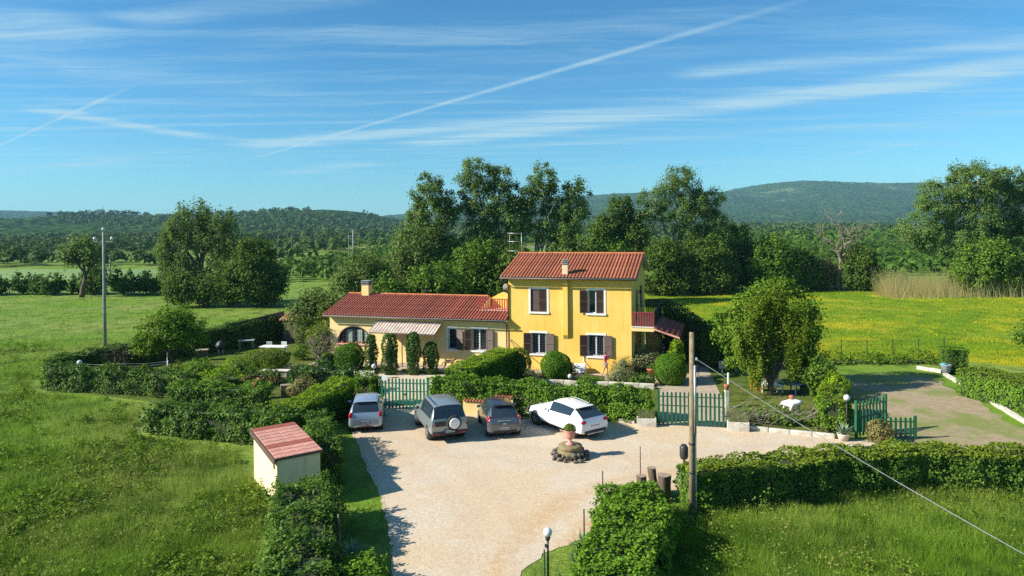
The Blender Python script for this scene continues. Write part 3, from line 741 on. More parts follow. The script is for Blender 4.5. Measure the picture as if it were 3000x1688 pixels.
LEFTM = [(-7.6, 16), (-7.9, 20), (-9.0, 24.5), (-11.2, 28.2), (-12.5, 30.8), (-18.9, 33.6), (-21.5, 39.6), (-30.5, 42.8), (-32.5, 46), (-22.5, 62), (-16, 70), (-20, 98), (-120, 120), (-120, 16)]
blades('meadow_grass', 'tall green meadow grass left of the garden hedges', LEFTM, 480000, 0.34, 0.0075, 'meadow', (), 17, 62, 1)
blades('verge_grass', 'tall lush grass in front of the long right hedge', VERGE_R, 380000, 0.46, 0.006, 'meadow', (), 16, 27, 2)
blades('distant_meadow_grass', 'pale meadow grass far left before the orchard', LEFTM, 90000, 0.22, 0.012, 'meadow', (), 45, 112, 3)
blades('field_grass', 'bright lime green field grass with yellow flowers', RFIELD, 200000, 0.20, 0.011, 'lime', (), 46, 106, 4)
LAWN_L = [(-8.2, 34.2), (-7.0, 31.0), (-5.05, 26), (-4.05, 22.5), (-3.5, 19.5), (-3.45, 16), (-7.2, 16), (-6.2, 23.5), (-7.4, 26.2), (-9.5, 30), (-9.6, 33)]
blades('driveway_verge_grass', 'short green lawn strip between shed hedge and gravel', LAWN_L, 110000, 0.10, 0.007, 'lawn', (), 16, 36, 5)
LAWN_R = [(2.9, 23.2), (2.0, 22.0), (0.6, 20.4), (-0.1, 18.6), (-0.2, 15), (5, 15), (4.9, 21.5), (3.4, 23.8)]
blades('lamp_verge_grass', 'green weedy grass round the globe lamp by the gravel', LAWN_R, 60000, 0.16, 0.007, 'meadow', (), 15, 25, 6)
blades('garden_grass', 'short garden lawn round the house', GARDEN, 80000, 0.07, 0.016, 'lawn', (DRIVE1, DRIVE2, [(-15.5, 50.5), (-13, 44.8), (-4, 44.5), (9.5, 41.6), (9.5, 56), (-15, 60)]), 33, 66, 7)
def weeds(name, label, poly, n_clump, per, leaf, y0, y1, seed, hgt=0.30, mats='weed'):
    rs = np.random.default_rng(seed)
    y = 1 / (1 / y0 + rs.uniform(0, 1, n_clump * 3) * (1 / y1 - 1 / y0)); x = rs.uniform(-0.86, 0.86, len(y)) * y
    C0 = np.stack([x, y, x * 0], 1)
    k = in_poly(x, y, poly) & (clumpy(C0, 1.7, seed) + 0.35 * clumpy(C0, 0.6, seed + 4) > rs.uniform(0.45, 0.95, len(x)))
    C0 = C0[k][:n_clump]; m_ = len(C0)
    h = hgt * rs.uniform(0.5, 1.5, m_); r = rs.uniform(0.15, 0.45, m_)
    D = unit(rs.normal(0, 1, (m_ * per, 3))); D[:, 2] = np.abs(D[:, 2])
    P = np.repeat(C0, per, 0) + D * np.stack([np.repeat(r, per), np.repeat(r, per), np.repeat(h, per)], 1) * rs.uniform(0.5, 1.1, (m_ * per, 1))
    tint = np.clip(np.repeat(rs.uniform(0, 1, m_), per) * 0.65 + rs.uniform(0, 0.35, m_ * per), 0, 1)
    V, F = leaf_quads(P, unit(D + np.array([0, 0, 0.6])), leaf, 0.45, 0.5, rs)
    tag(link(name, np_mesh(name, V, F, tint), None, M[mats]), label, None, None, 'stuff')
M['weed'] = leafm('meadow_weed_leaf', (0.030, 0.075, 0.010), (0.125, 0.200, 0.016), 0.5, 0.35)
M['weed_pale'] = leafm('meadow_seed_head', (0.10, 0.14, 0.035), (0.17, 0.19, 0.06), 0.7, 0.35)
weeds('meadow_weeds', 'leafy weed clumps through the left meadow', LEFTM, 5000, 28, 0.155, 17, 62, 31, 0.34)
weeds('verge_weeds', 'leafy weeds among the tall grass at lower right', VERGE_R, 900, 26, 0.12, 16, 27, 33, 0.45)
weeds('seed_heads', 'pale seeding grass patches through the left meadow', LEFTM, 1500, 26, 0.10, 18, 70, 35, 0.5, 'weed_pale')
weeds('verge_seed_heads', 'pale seeding grasses at lower right', VERGE_R, 500, 26, 0.10, 16, 27, 37, 0.65, 'weed_pale')
def flowers():
    n = 500; rs = np.random.default_rng(21)
    cx, cyy = rs.uniform(20, 75, 60), rs.uniform(60, 96, 60)
    i = rs.integers(0, 60, n); x = cx[i] + rs.normal(0, 2.6, n); y = cyy[i] + rs.normal(0, 0.9, n)
    k = in_poly(x, y, RFIELD); x, y = x[k], y[k]
    P = np.stack([x, y, rs.uniform(0.25, 0.5, len(x))], 1)
    V, F = leaf_quads(P, np.tile([0, -0.4, 0.8], (len(x), 1)), 0.09, 0.9, 0.4)
    tag(link('field_flowers', np_mesh('field_flowers', V, F, rs.uniform(0, 1, len(x))), None, M['petal']), 'yellow flowers drifting through the bright field', None, None, 'stuff')
flowers()

# ------------------------------------------------------------------ the house
HOUSE = empty('farmhouse', (-0.293, 48.076, 0), -R(17), 'yellow two-storey farmhouse with red tiled roof and long low wing', 'house')
def wall_holes(mb, x0, x1, z0, z1, holes, y=0.0, depth=0.22):
    xs = sorted({x0, x1, *[h[0] for h in holes], *[h[1] for h in holes]}); zs = sorted({z0, z1, *[h[2] for h in holes], *[h[3] for h in holes]})
    for i in range(len(xs) - 1):
        for j in range(len(zs) - 1):
            a, b, c, d = xs[i], xs[i + 1], zs[j], zs[j + 1]
            if any(h[0] <= a and b <= h[1] and h[2] <= c and d <= h[3] for h in holes): continue
            mb.add([(a, y, c), (b, y, c), (b, y, d), (a, y, d)], [(0, 1, 2, 3)])
    for a, b, c, d in holes:
        k = y + depth
        mb.add([(a, y, c), (b, y, c), (b, y, d), (a, y, d), (a, k, c), (b, k, c), (b, k, d), (a, k, d)], [(0, 4, 5, 1), (1, 5, 6, 2), (2, 6, 7, 3), (3, 7, 4, 0)])
SL = 1.42 / 4.61; SLA = math.atan(SL)
# main block
mb = MB()
HM = [(1.62, 2.79, 4.16, 5.74), (5.68, 6.76, 4.16, 5.74), (1.66, 2.70, 1.24, 2.68), (5.66, 6.75, 1.24, 2.68)]
wall_holes(mb, 0, 8.6, 0, 6.62, HM)
zt, zr_ = 6.62, 6.62 + 4.15 * SL
mb.add([(8.6, 0, 0), (8.6, 8.3, 0), (8.6, 8.3, zt), (8.6, 4.15, zr_), (8.6, 0, zt)], [(0, 1, 2, 3, 4)])
mb.add([(0, 8.3, 0), (0, 0, 0), (0, 0, zt), (0, 4.15, zr_), (0, 8.3, zt)], [(0, 1, 2, 3, 4)])
mb.add([(8.6, 8.3, 0), (0, 8.3, 0), (0, 8.3, zt), (8.6, 8.3, zt)], [(0, 1, 2, 3)])
mb.build('wall', M['yellow'], HOUSE)
# wing
mb = MB()
HW = [(-13.70, -10.90, 1.36, 2.70), (-4.63, -3.98, 1.26, 2.76), (-2.77, -1.69, 1.26, 2.79), (-8.0, -7.05, 0.12, 2.15)]
WS = 1.21 / 3.95; WSA = math.atan(WS)
wall_holes(mb, -14.4, 0.0, 0, 3.58, HW, 0.02)
mb.add([(-14.4, 7, 0), (-14.4, 0.02, 0), (-14.4, 0.02, 3.58), (-14.4, 3.5, 4.64), (-14.4, 7, 3.58)], [(0, 1, 2, 3, 4)])
mb.add([(0, 7, 0), (-14.4, 7, 0), (-14.4, 7, 3.58), (0, 7, 3.58)], [(0, 1, 2, 3)])
# spandrels of the arched window
AC, AA, AB, AZ = -12.30, 1.40, 1.16, 1.54
arc = [(AC + AA * math.cos(math.pi * i / 24), AZ + AB * math.sin(math.pi * i / 24)) for i in range(25)]
for i in range(24):
    (xa, za), (xb, zb) = arc[i], arc[i + 1]
    mb.add([(xa, 0.02, za), (xb, 0.02, zb), (xb, 0.02, 2.70), (xa, 0.02, 2.70)], [(0, 3, 2, 1)])
    mb.add([(xa, 0.02, za), (xb, 0.02, zb), (xb, 0.24, zb), (xa, 0.24, za)], [(0, 1, 2, 3)])
mb.build('wing_wall', M['cream'], HOUSE)
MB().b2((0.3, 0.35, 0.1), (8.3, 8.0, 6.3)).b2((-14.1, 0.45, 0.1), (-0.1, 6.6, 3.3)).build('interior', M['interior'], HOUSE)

def shutter(parent, hx, z0, z1, w, ang, y=-0.03, side=1):
    """louvred leaf hinged at hx; side = +1 opens to the right"""
    mb = MB(); h = z1 - z0
    fr = 0.05
    mb.b2((0, -0.02, 0), (fr, 0.02, h)); mb.b2((w - fr, -0.02, 0), (w, 0.02, h))
    for zz in (0, h * 0.5 - fr / 2, h - fr): mb.b2((fr, -0.02, zz), (w - fr, 0.02, zz + fr))
    k = int(h / 0.075)
    for i in range(k):
        zz = (i + 0.5) * h / k
        mb.box((w / 2, 0.0, zz), (w - 2 * fr, 0.012, 0.085), M=Matrix.Rotation(R(-28), 3, 'X'))
    o = mb.build('shutter', M['brown'], parent, loc=(hx, y, z0))
    o.rotation_euler = (0, 0, ang if side > 0 else math.pi + ang)
    return o
def window(x0, x1, z0, z1, y=0.0, surround=0.13, sash=True, shutters=(), grille=False, split=True, trims=(1, 1, 1, 1)):
    mb = MB(); s = surround; p = 0.028
    if trims[0]: mb.b2((x0 - s, y - p, z0), (x0, y + 0.10, z1))
    if trims[1]: mb.b2((x1, y - p, z0), (x1 + s, y + 0.10, z1))
    mb.b2((x0 - s, y - p, z1), (x1 + s, y + 0.10, z1 + s)); mb.b2((x0 - s - 0.02, y - p - 0.05, z0 - s), (x1 + s + 0.02, y + 0.10, z0))
    w = mb.build('window', M['white'], HOUSE)
    if sash:
        MB().b2((x0 + 0.03, y + 0.155, z0 + 0.03), (x1 - 0.03, y + 0.165, z1 - 0.03)).build('pane', M['glass'], w)
        f = MB(); t = 0.055
        f.b2((x0, y + 0.11, z0), (x0 + t, y + 0.17, z1)); f.b2((x1 - t, y + 0.11, z0), (x1, y + 0.17, z1))
        f.b2((x0 + t, y + 0.11, z0), (x1 - t, y + 0.17, z0 + t)); f.b2((x0 + t, y + 0.11, z1 - t), (x1 - t, y + 0.17, z1))
        xm = (x0 + x1) / 2
        if split: f.b2((xm - 0.055, y + 0.108, z0 + t), (xm + 0.055, y + 0.168, z1 - t))
        f.build('frame', M['white_clean'], w)
    if grille:
        gmb = MB()
        for i in range(1, 7):
            xx = x0 + (x1 - x0) * i / 7; gmb.b2((xx - 0.008, y + 0.03, z0), (xx + 0.008, y + 0.046, z1))
        for i in range(1, 8):
            zz = z0 + (z1 - z0) * i / 8; gmb.b2((x0, y + 0.028, zz - 0.008), (x1, y + 0.044, zz + 0.008))
        gmb.build('grille', M['iron'], w)
    for sh in shutters: shutter(w, *sh)
    return w
window(*HM[0], sash=False, shutters=[(1.62, 4.17, 5.73, 0.583, 0, 0.07, 1), (2.79, 4.17, 5.73, 0.583, 0, 0.07, -1)])
window(*HM[1], shutters=[(5.66, 4.17, 5.72, 0.54, R(8), -0.05, -1), (6.76, 4.17, 5.73, 0.54, 0, 0.06, -1)])
window(*HM[2], grille=True, shutters=[(1.64, 1.22, 2.66, 0.53, R(9), -0.05, -1), (2.72, 1.22, 2.66, 0.60, -R(7), -0.05, 1)])
window(*HM[3], grille=True, shutters=[(5.64, 1.22, 2.66, 0.54, R(9), -0.05, -1), (6.77, 1.22, 2.66, 0.56, -R(6), -0.05, 1)])
window(*HW[1], y=0.02, split=False, shutters=[(-3.96, 1.26, 2.74, 0.56, -R(10), -0.04, 1)])
window(*HW[2], y=0.02, grille=True, shutters=[(-2.79, 1.28, 2.77, 0.52, R(8), -0.04, -1), (-1.67, 1.28, 2.77, 0.56, -R(7), -0.04, 1)])
# arched window with its dark curved frame, curtains and bars
aw = MB(); ir = [(AC + (AA - 0.07) * math.cos(math.pi * i / 24), AZ + (AB - 0.07) * math.sin(math.pi * i / 24)) for i in range(25)]
for i in range(24):
    (xa, za), (xb, zb), (xc, zc), (xd, zd) = arc[i], arc[i + 1], ir[i + 1], ir[i]
    aw.add([(xa, -0.01, za), (xb, -0.01, zb), (xc, -0.01, zc), (xd, -0.01, zd), (xa, 0.16, za), (xb, 0.16, zb), (xc, 0.16, zc), (xd, 0.16, zd)], [(0, 3, 2, 1), (2, 3, 7, 6), (0, 1, 5, 4)])
awin = aw.build('arched_window', M['gutter'], HOUSE)
MB().b2((-13.70, 0.19, 1.36), (-10.90, 0.20, 2.70)).build('pane', M['glass'], awin)
g = MB()
for xx in (-13.05, -12.35, -11.65): g.b2((xx - 0.03, 0.13, 1.36), (xx + 0.03, 0.18, AZ + AB * math.sqrt(max(0, 1 - ((xx - AC) / AA) ** 2))))
for i in range(1, 19):
    xx = -13.70 + 2.8 * i / 19; g.b2((xx - 0.008, 0.06, 1.36), (xx + 0.008, 0.075, AZ + AB * math.sqrt(max(0, 1 - ((xx - AC) / AA) ** 2))))
for zz in (1.62, 1.9, 2.2): g.b2((-13.66, 0.055, zz), (-10.94, 0.07, zz + 0.015))
g.build('grille', M['iron'], awin)
c = MB()
for xa, xb in ((-13.0, -12.55), (-12.1, -11.72), (-11.5, -11.2)):
    k = 6
    for i in range(k):
        xx = xa + (xb - xa) * i / k; c.b2((xx, 0.182 + 0.004 * (i % 2), 1.42), (xx + (xb - xa) / k, 0.189, 2.40))
c.build('curtain', M['curtain'], awin)
MB().b2((-13.85, -0.10, 1.26), (-10.75, 0.12, 1.355)).build('sill', M['tile_pink'], awin)
for i, xx in enumerate((-13.3, -12.7, -12.1, -11.6, -11.2)):
    MB().lathe([(0.07, 0), (0.095, 0.14), (0.085, 0.14)], (xx, -0.0, 1.357), 8).build('sill_pot', M['pot'], awin, True)
MB().b2((-8.0, 0.15, 0.12), (-7.05, 0.21, 2.15)).build('door', M['brown'], HOUSE)

# roofs: decking, one barrel-tile course per column, ridge tiles
def tile_column_mesh(length, r=0.112, step=0.37, seg=5):
    mb = MB(); n = max(1, int(round(length / step))); st = length / n
    for i in range(n):
        a, b = i * st - (0.02 if i == 0 else 0.03), (i + 1) * st
        V = []; F = []
        for (yy, rr, lift) in ((a, r, 0.028), (b, r * 0.84, 0.004)):
            for k in range(seg + 1):
                t = math.pi * k / seg
                V.append((rr * math.cos(t), yy, rr * math.sin(t) * 0.85 + lift))
        for k in range(seg): F.append((k, k + 1, seg + 2 + k, seg + 1 + k))
        F.append(tuple(range(seg, -1, -1)))
        mb.add(V, F)
    return mb.mesh('roof_tile', True)
def roof_slab(name, x0, x1, ye, half, ze, slope, thick, mat):
    mb = MB()
    yr = ye + half; zr = ze + half * slope; yb = ye + 2 * half
    V = []
    for xx in (x0, x1):
        V += [(xx, ye, ze), (xx, yr, zr), (xx, yb, ze), (xx, yb, ze - thick), (xx, yr, zr - thick), (xx, ye, ze - thick)]
    F = [(0, 1, 7, 6), (1, 2, 8, 7), (2, 3, 9, 8), (3, 4, 10, 9), (4, 5, 11, 10), (5, 0, 6, 11), (5, 4, 3, 2, 1, 0), (6, 7, 8, 9, 10, 11)]
    mb.add(V, F)
    return mb.build(name, mat, HOUSE)
main_roof = roof_slab('roof', -0.45, 9.05, -0.46, 4.61, 6.60, SL, 0.11, M['soffit'])
tm = tile_column_mesh(4.61 / math.cos(SLA) + 0.02); tm.materials.append(M['tile'])
ncol = 41
for i in range(ncol):
    o = bpy.data.objects.new('roof_tile', tm); COL.objects.link(o); o.parent = main_roof
    o.location = (-0.45 + 9.5 * (i + 0.5) / ncol, -0.49, 6.605 + random.uniform(0, 0.008)); o.rotation_euler = (SLA, 0, random.uniform(-0.004, 0.004))
mb = MB()
mb.add([(-0.45, -0.48, 6.61), (9.05, -0.48, 6.61), (9.05, 4.15, 6.61 + 4.63 * SL), (-0.45, 4.15, 6.61 + 4.63 * SL)], [(0, 1, 2, 3)])
mb.add([(-0.45, 4.15, 6.63 + 4.61 * SL), (9.05, 4.15, 6.63 + 4.61 * SL), (9.05, 8.8, 6.62), (-0.45, 8.8, 6.62)], [(0, 1, 2, 3)])
mb.build('channel_tile', M['tile_dark'], main_roof)
def ridge_row(roof, x0, x1, y, z, n):
    rm = MB(); L = (x1 - x0) / n
    V = []; F = []
    for xx, rr in ((-0.02, 0.15), (L, 0.13)):
        for k in range(7):
            t = math.pi * k / 6; V.append((xx, rr * math.cos(t), rr * math.sin(t) * 0.75))
    for k in range(6): F.append((k, 7 + k, 8 + k, k + 1))
    rm.add(V, F); me = rm.mesh('ridge_tile', True); me.materials.append(M['ridge'])
    for i in range(n):
        o = bpy.data.objects.new('ridge_tile', me); COL.objects.link(o); o.parent = roof; o.location = (x0 + L * i, y, z + random.uniform(0, 0.01))
ridge_row(main_roof, -0.45, 9.05, 4.15, 6.62 + 4.61 * SL, 24)
wing_roof = roof_slab('wing_roof', -14.7, -2.65, -0.44, 3.94, 3.55, WS, 0.11, M['soffit'])
wl = 3.95 / math.cos(WSA)
tw = tile_column_mesh(wl + 0.02, 0.108); tw.materials.append(M['tile_dark'])
tws = tile_column_mesh(1.42 / math.cos(WSA), 0.108); tws.materials.append(M['tile_dark'])
ncw = 64
for i in range(ncw):
    xx = -14.7 + 14.7 * (i + 0.5) / ncw
    o = bpy.data.objects.new('roof_tile', tws if xx > -2.55 else tw); COL.objects.link(o); o.parent = wing_roof
    o.location = (xx, -0.47, 3.555 + random.uniform(0, 0.008)); o.rotation_euler = (WSA, 0, random.uniform(-0.004, 0.004))
mb = MB()
mb.add([(-14.7, -0.47, 3.56), (-2.6, -0.47, 3.56), (-2.6, 3.5, 3.56 + 3.97 * WS), (-14.7, 3.5, 3.56 + 3.97 * WS)], [(0, 1, 2, 3)])
mb.add([(-14.7, 3.5, 3.57 + 3.95 * WS), (-2.6, 3.5, 3.57 + 3.95 * WS), (-2.6, 7.5, 3.56), (-14.7, 7.5, 3.56)], [(0, 1, 2, 3)])
mb.add([(-2.6, -0.47, 3.56), (0, -0.47, 3.56), (0, 0.98, 3.56 + 1.45 * WS), (-2.6, 0.98, 3.56 + 1.45 * WS)], [(0, 1, 2, 3)])
mb.build('channel_tile', M['tile_dark'], wing_roof)
MB().b2((-2.62, -0.44, 3.44), (-0.01, 0.5, 3.53)).build('eave_board', M['soffit'], wing_roof)
ridge_row(wing_roof, -14.7, -2.7, 3.5, 3.56 + 3.95 * WS, 30)
# roof terrace cut into the wing beside the main block
ter = MB().b2((-2.6, 1.0, 3.86), (-0.01, 6.9, 3.98)).build('roof_terrace', M['tile_pink'], HOUSE)
MB().b2((-2.72, 0.93, 3.90), (-0.01, 1.03, 4.05)).build('parapet', M['white'], ter)
mb = MB()
for y0, y1, z0, z1 in ((1.03, 3.5, 4.02, 4.78), ):
    mb.add([(-2.70, y0, 3.9), (-2.70, y1, 3.9), (-2.70, y1, z1), (-2.70, y0, z0 + 0.06), (-2.55, y0, 3.9), (-2.55, y1, 3.9), (-2.55, y1, z1), (-2.55, y0, z0 + 0.06)], [(0, 3, 2, 1), (4, 5, 6, 7), (3, 7, 6, 2), (0, 4, 7, 3)])
mb.build('side_wall', M['white'], ter)
mb = MB(); mb.add([(-2.4, 3.4, 3.98), (-0.02, 3.4, 3.98), (-0.02, 3.4, 4.55), (-1.5, 3.4, 5.15), (-2.4, 3.4, 4.7), (-2.4, 3.55, 3.98), (-0.02, 3.55, 3.98), (-0.02, 3.55, 4.55), (-1.5, 3.55, 5.15), (-2.4, 3.55, 4.7)], [(0, 1, 2, 3, 4), (9, 8, 7, 6, 5), (4, 3, 8, 9), (3, 2, 7, 8)])
mb.build('back_wall', M['yellow'], ter)
def railing(parent, x0, x1, y, z0, h, n, mat, name='railing', posts=True, yr=None):
    rl = MB().b2((x0, y - 0.025, z0 + h - 0.05), (x1, y + 0.025, z0 + h)).b2((x0, y - 0.02, z0 + 0.05), (x1, y + 0.02, z0 + 0.09)).build(name, mat, parent)
    me = MB().b2((-0.04, -0.014, 0.0), (0.04, 0.014, h - 0.05)).mesh('baluster'); me.materials.append(mat)
    for i in range(n + 1):
        o = bpy.data.objects.new('baluster', me); COL.objects.link(o); o.parent = rl; o.location = (x0 + (x1 - x0) * i / n, y - 0.03, z0)
    return rl
railing(HOUSE, -2.6, -0.08, 1.06, 4.06, 0.82, 14, M['redrail'])
# chimney breast, chimneys, gutters
mb = MB(); mb.b2((3.95, -0.18, 2.62), (4.29, 0.02, 6.45))
mb.add([(3.95, -0.18, 2.62), (4.29, -0.18, 2.62), (4.29, 0.0, 2.32), (3.95, 0.0, 2.32)], [(0, 3, 2, 1)])
mb.add([(3.95, -0.18, 2.62), (3.95, 0, 2.32), (3.95, 0, 2.62)], [(0, 1, 2)]); mb.add([(4.29, -0.18, 2.62), (4.29, 0, 2.62), (4.29, 0, 2.32)], [(0, 1, 2)])
mb.build('chimney_breast', M['yellow'], HOUSE)
def chimney(c, w, z0, z1, mat):
    mb = MB().b2((c[0] - w / 2, c[1] - w / 2, z0), (c[0] + w / 2, c[1] + w / 2, z1 - 0.42))
    ch = mb.build('chimney', mat, HOUSE)
    for i in range(3):
        z = z1 - 0.36 + i * 0.13
        MB().b2((c[0] - w / 2 - 0.04, c[1] - w / 2 - 0.04, z), (c[0] + w / 2 + 0.04, c[1] + w / 2 + 0.04, z + 0.055)).build('cap_slab', M['concrete'], ch)
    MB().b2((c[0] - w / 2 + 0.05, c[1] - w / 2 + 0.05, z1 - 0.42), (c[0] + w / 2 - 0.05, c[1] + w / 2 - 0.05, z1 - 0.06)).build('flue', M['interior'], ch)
chimney((4.12, 0.02), 0.38, 6.62, 7.86, M['shedwall'])
chimney((-12.97, 3.25), 0.62, 4.5, 5.92, M['cream'])
MB().lathe([(0.12, 4.3), (0.12, 4.95), (0.22, 4.95), (0.22, 5.08), (0.08, 5.12)], (-8.25, 4.3, 0), 10).build('flue_pipe', M['iron'], HOUSE)
mb = MB().tube([(-0.46, -0.55, 6.50), (9.06, -0.55, 6.50)], 0.055, 7); mb.build('gutter', M['gutter'], HOUSE, True)
MB().tube([(-14.7, -0.53, 3.45), (-0.05, -0.53, 3.45)], 0.05, 7).build('wing_gutter', M['gutter'], HOUSE, True)
MB().tube([(-0.38, -0.53, 6.46), (-0.30, -0.35, 6.25), (0.0, -0.06, 6.05), (0.0, -0.06, 3.6)], 0.04, 7).build('downpipe', M['gutter'], HOUSE, True)
MB().tube([(-0.12, -0.50, 3.40), (-0.14, -0.07, 3.15), (-0.14, -0.07, 0.1)], 0.045, 7).build('downpipe', M['redrail'], HOUSE, True)
MB().tube([(0.05, -0.07, 2.2), (1.15, -0.9, 1.2)], 0.03, 6).build('awning_arm', M['gutter'], HOUSE, True)
# corrugated canopy over the wing door
mb = MB(); nc = 84; V = []; F = []
for i in range(nc + 1):
    xx = -10.25 + 5.2 * i / nc; zz = 0.03 * math.cos(i * math.pi / 2)
    V += [(xx, -0.02, 3.20 + zz), (xx, -1.5, 2.54 + zz)]
for i in range(nc): F.append((2 * i, 2 * i + 1, 2 * i + 3, 2 * i + 2))
mb.add(V, F); can = mb.build('canopy', M['awning'], HOUSE)
can.modifiers.new('thick', 'SOLIDIFY').thickness = 0.012
MB().b2((-10.25, -1.48, 2.44), (-5.05, -1.42, 2.50)).build('beam', M['gutter'], can)
for xx in (-10.1, -7.6, -5.2): MB().b2((xx - 0.03, -1.47, 0.05), (xx + 0.03, -1.42, 2.44)).build('post', M['gutter'], can)
# balcony, side door, lean-to and outside stair on the right
bal = MB().b2((8.602, -0.02, 3.04), (10.08, 6.6, 3.30)).build('balcony', M['cream'], HOUSE)
MB().b2((8.602, -0.06, 3.301), (10.12, -0.018, 3.36)).build('edge_strip', M['white'], bal)
railing(HOUSE, 8.68, 10.05, 0.04, 3.30, 1.02, 8, M['redrail'])
mb = MB().b2((10.02, 0.04, 4.25), (10.06, 6.5, 4.30))
for i in range(20): mb.b2((10.02, 0.3 + i * 0.32, 3.3), (10.05, 0.34 + i * 0.32, 4.25))
mb.build('side_railing', M['iron'], HOUSE)
sd_o = MB().b2((8.60, 2.6, 3.32), (8.64, 3.5, 5.5)).build('side_door', M['brown'], HOUSE)
MB().b2((8.642, 3.38, 4.3), (8.70, 3.42, 4.42)).build('handle', M['iron'], sd_o)
MB().b2((8.60, 5.2, 4.0), (8.66, 6.2, 5.6)).build('side_shutter', M['brown'], HOUSE)
MB().b2((8.60, 4.6, 5.1), (8.78, 4.75, 5.35)).build('wall_lantern', M['iron'], HOUSE)
MB().b2((8.9, 5.9, 0), (10.1, 6.1, 3.03)).build('porch_wall', M['cream'], HOUSE); MB().b2((8.602, 0.5, 0.0), (8.72, 1.2, 3.03)).build('porch_pier', M['cream'], HOUSE)
lean = MB(); lean.add([(10.08, -0.28, 3.30), (11.75, -0.28, 2.78), (11.75, 5.5, 2.78), (10.08, 5.5, 3.30), (10.08, -0.28, 3.20), (11.75, -0.28, 2.66), (11.75, 5.5, 2.66), (10.08, 5.5, 3.20)], [(0, 1, 2, 3), (7, 6, 5, 4), (0, 4, 5, 1), (1, 5, 6, 2), (3, 2, 6, 7)])
lean_o = lean.build('lean_to_roof', M['tile_pink'], HOUSE)
tl = tile_column_mesh(1.78, 0.108); tl.materials.append(M['tile_dark'])
for i in range(25):
    o = bpy.data.objects.new('roof_tile', tl); COL.objects.link(o); o.parent = lean_o
    o.location = (11.78, -0.2 + i * 0.23, 2.79); o.rotation_euler = (R(17.3), 0, R(90))
for yy in (-0.15, 5.2): MB().b2((11.6, yy, 0), (11.7, yy + 0.1, 2.66)).build('post', M['gutter'], lean_o)
st = MB()
for i in range(17): st.b2((10.1 + i * 0.30, 6.65, 3.3 - (i + 1) * 0.19), (10.42 + i * 0.30, 7.7, 3.3 - i * 0.19))
stair = st.build('outside_stair', M['concrete'], HOUSE)
mb = MB()
for yy in (6.65, 7.65):
    mb.tube([(8.8, yy, 4.35), (10.55, yy, 4.40), (14.9, yy, 1.75), (15.5, yy, 1.70)], 0.035, 6)
    for i in range(36):
        xx = 8.9 + i * 0.175; zt_ = 4.37 if xx < 10.55 else 4.40 - (xx - 10.55) * 0.609
        mb.b2((xx - 0.03, yy - 0.012, zt_ - 1.0), (xx + 0.03, yy + 0.012, zt_))
mb.build('stair_railing', M['iron'], HOUSE)
MB().b2((8.6, 6.62, 3.1), (10.12, 7.7, 3.29)).build('landing', M['concrete'], HOUSE)
# terrace slab in front of the house
hx = math.cos(R(17)); hs_ = math.sin(R(17))
def HL(x, y): return (-0.293 + x * hx + y * hs_, 48.076 - x * hs_ + y * hx)
def slab(name, poly, z, mat):
    me = bpy.data.meshes.new(name); n = len(poly)
    me.from_pydata([(x, y, z) for x, y in poly] + [(x, y, -0.05) for x, y in poly], [], [tuple(range(n))] + [((i + 1) % n, i, n + i, n + (i + 1) % n) for i in range(n)]); me.update()
    bm = bmesh.new(); bm.from_mesh(me); bmesh.ops.recalc_face_normals(bm, faces=bm.faces[:]); bm.to_mesh(me); bm.free()
    return tag(link(name, me, None, mat), kind='structure')
slab('terrace', [HL(-14.8, -2.6), HL(-9.5, -1.9), HL(-9.5, -2.1), HL(-4.2, -2.2), HL(-0.5, -2.2), HL(0, -1.75), HL(8.9, -1.65), HL(10.3, -0.2), HL(10.3, 6.0), HL(8.4, 6.0), HL(8.4, 0.1), HL(-14.8, 0.2)], 0.10, M['paving'])
# retaining kerb of the flower bed, in pieces
def stone_line(name, pts, w, h, step, mat, z=0.0):
    root = None; k = 0
    for a, b in zip(pts[:-1], pts[1:]):
        L = math.dist(a, b); n = max(1, round(L / step)); ang = math.atan2(b[1] - a[1], b[0] - a[0])
        for i in range(n):
            t = (i + 0.5) / n; c = (a[0] + (b[0] - a[0]) * t, a[1] + (b[1] - a[1]) * t, z + h / 2 + random.uniform(-0.02, 0.01))
            mb = MB().box((0, 0, 0), (L / n - 0.02, w * random.uniform(0.92, 1.05), h))
            if root is None:
                root = empty(name, (c[0], c[1], 0)); tag(root, kind='structure'); base = Vector((c[0], c[1], 0))
            o = mb.build('stone', mat, root, loc=Vector(c) - base, rotz=ang + random.uniform(-0.015, 0.015), bevel=0.02)
    return root
stone_line('flower_bed_kerb', [(-0.3, 43.3), (2.3, 43.35), (8.7, 41.95)], 0.22, 0.34, 1.0, M['kerb'])
stone_line('yard_kerb', [(27.9, 46.95), (28.7, 45.5)], 0.35, 0.22, 0.9, M['kerb'])
stone_line('yard_edging', [(28.5, 44.9), (25.7, 34.3), (24.3, 28.5)], 0.30, 0.16, 0.8, M['kerb'])
stone_line('roadside_kerb', [(11.5, 33.45), (15.1, 31.95)], 0.22, 0.22, 0.9, M['kerb'])
stone_line('hedge_kerb', [(5.4, 35.0), (6.2, 34.75)], 0.2, 0.2, 0.8, M['kerb'])
stone_line('lawn_wall', [(-15.0, 47.1), (-13.6, 47.3), (-9.4, 45.9)], 0.28, 0.42, 1.1, M['kerb'])
stone_line('lawn_edging', [(-15.2, 47.2), (-14.3, 52.0)], 0.14, 0.14, 0.9, M['concrete'])
sheet('flower_bed', [(-0.3, 43.4), (2.3, 43.5), (8.7, 42.1), HL(9.0, -1.8), HL(0.2, -1.8)], 0.03, M['earth'])
sheet('lawn_path', [(-17.2, 46.8), (-15.0, 46.9), (-13.0, 50.0), (-14.2, 53.0), (-15.4, 50.2)], 0.022, M['paving'])

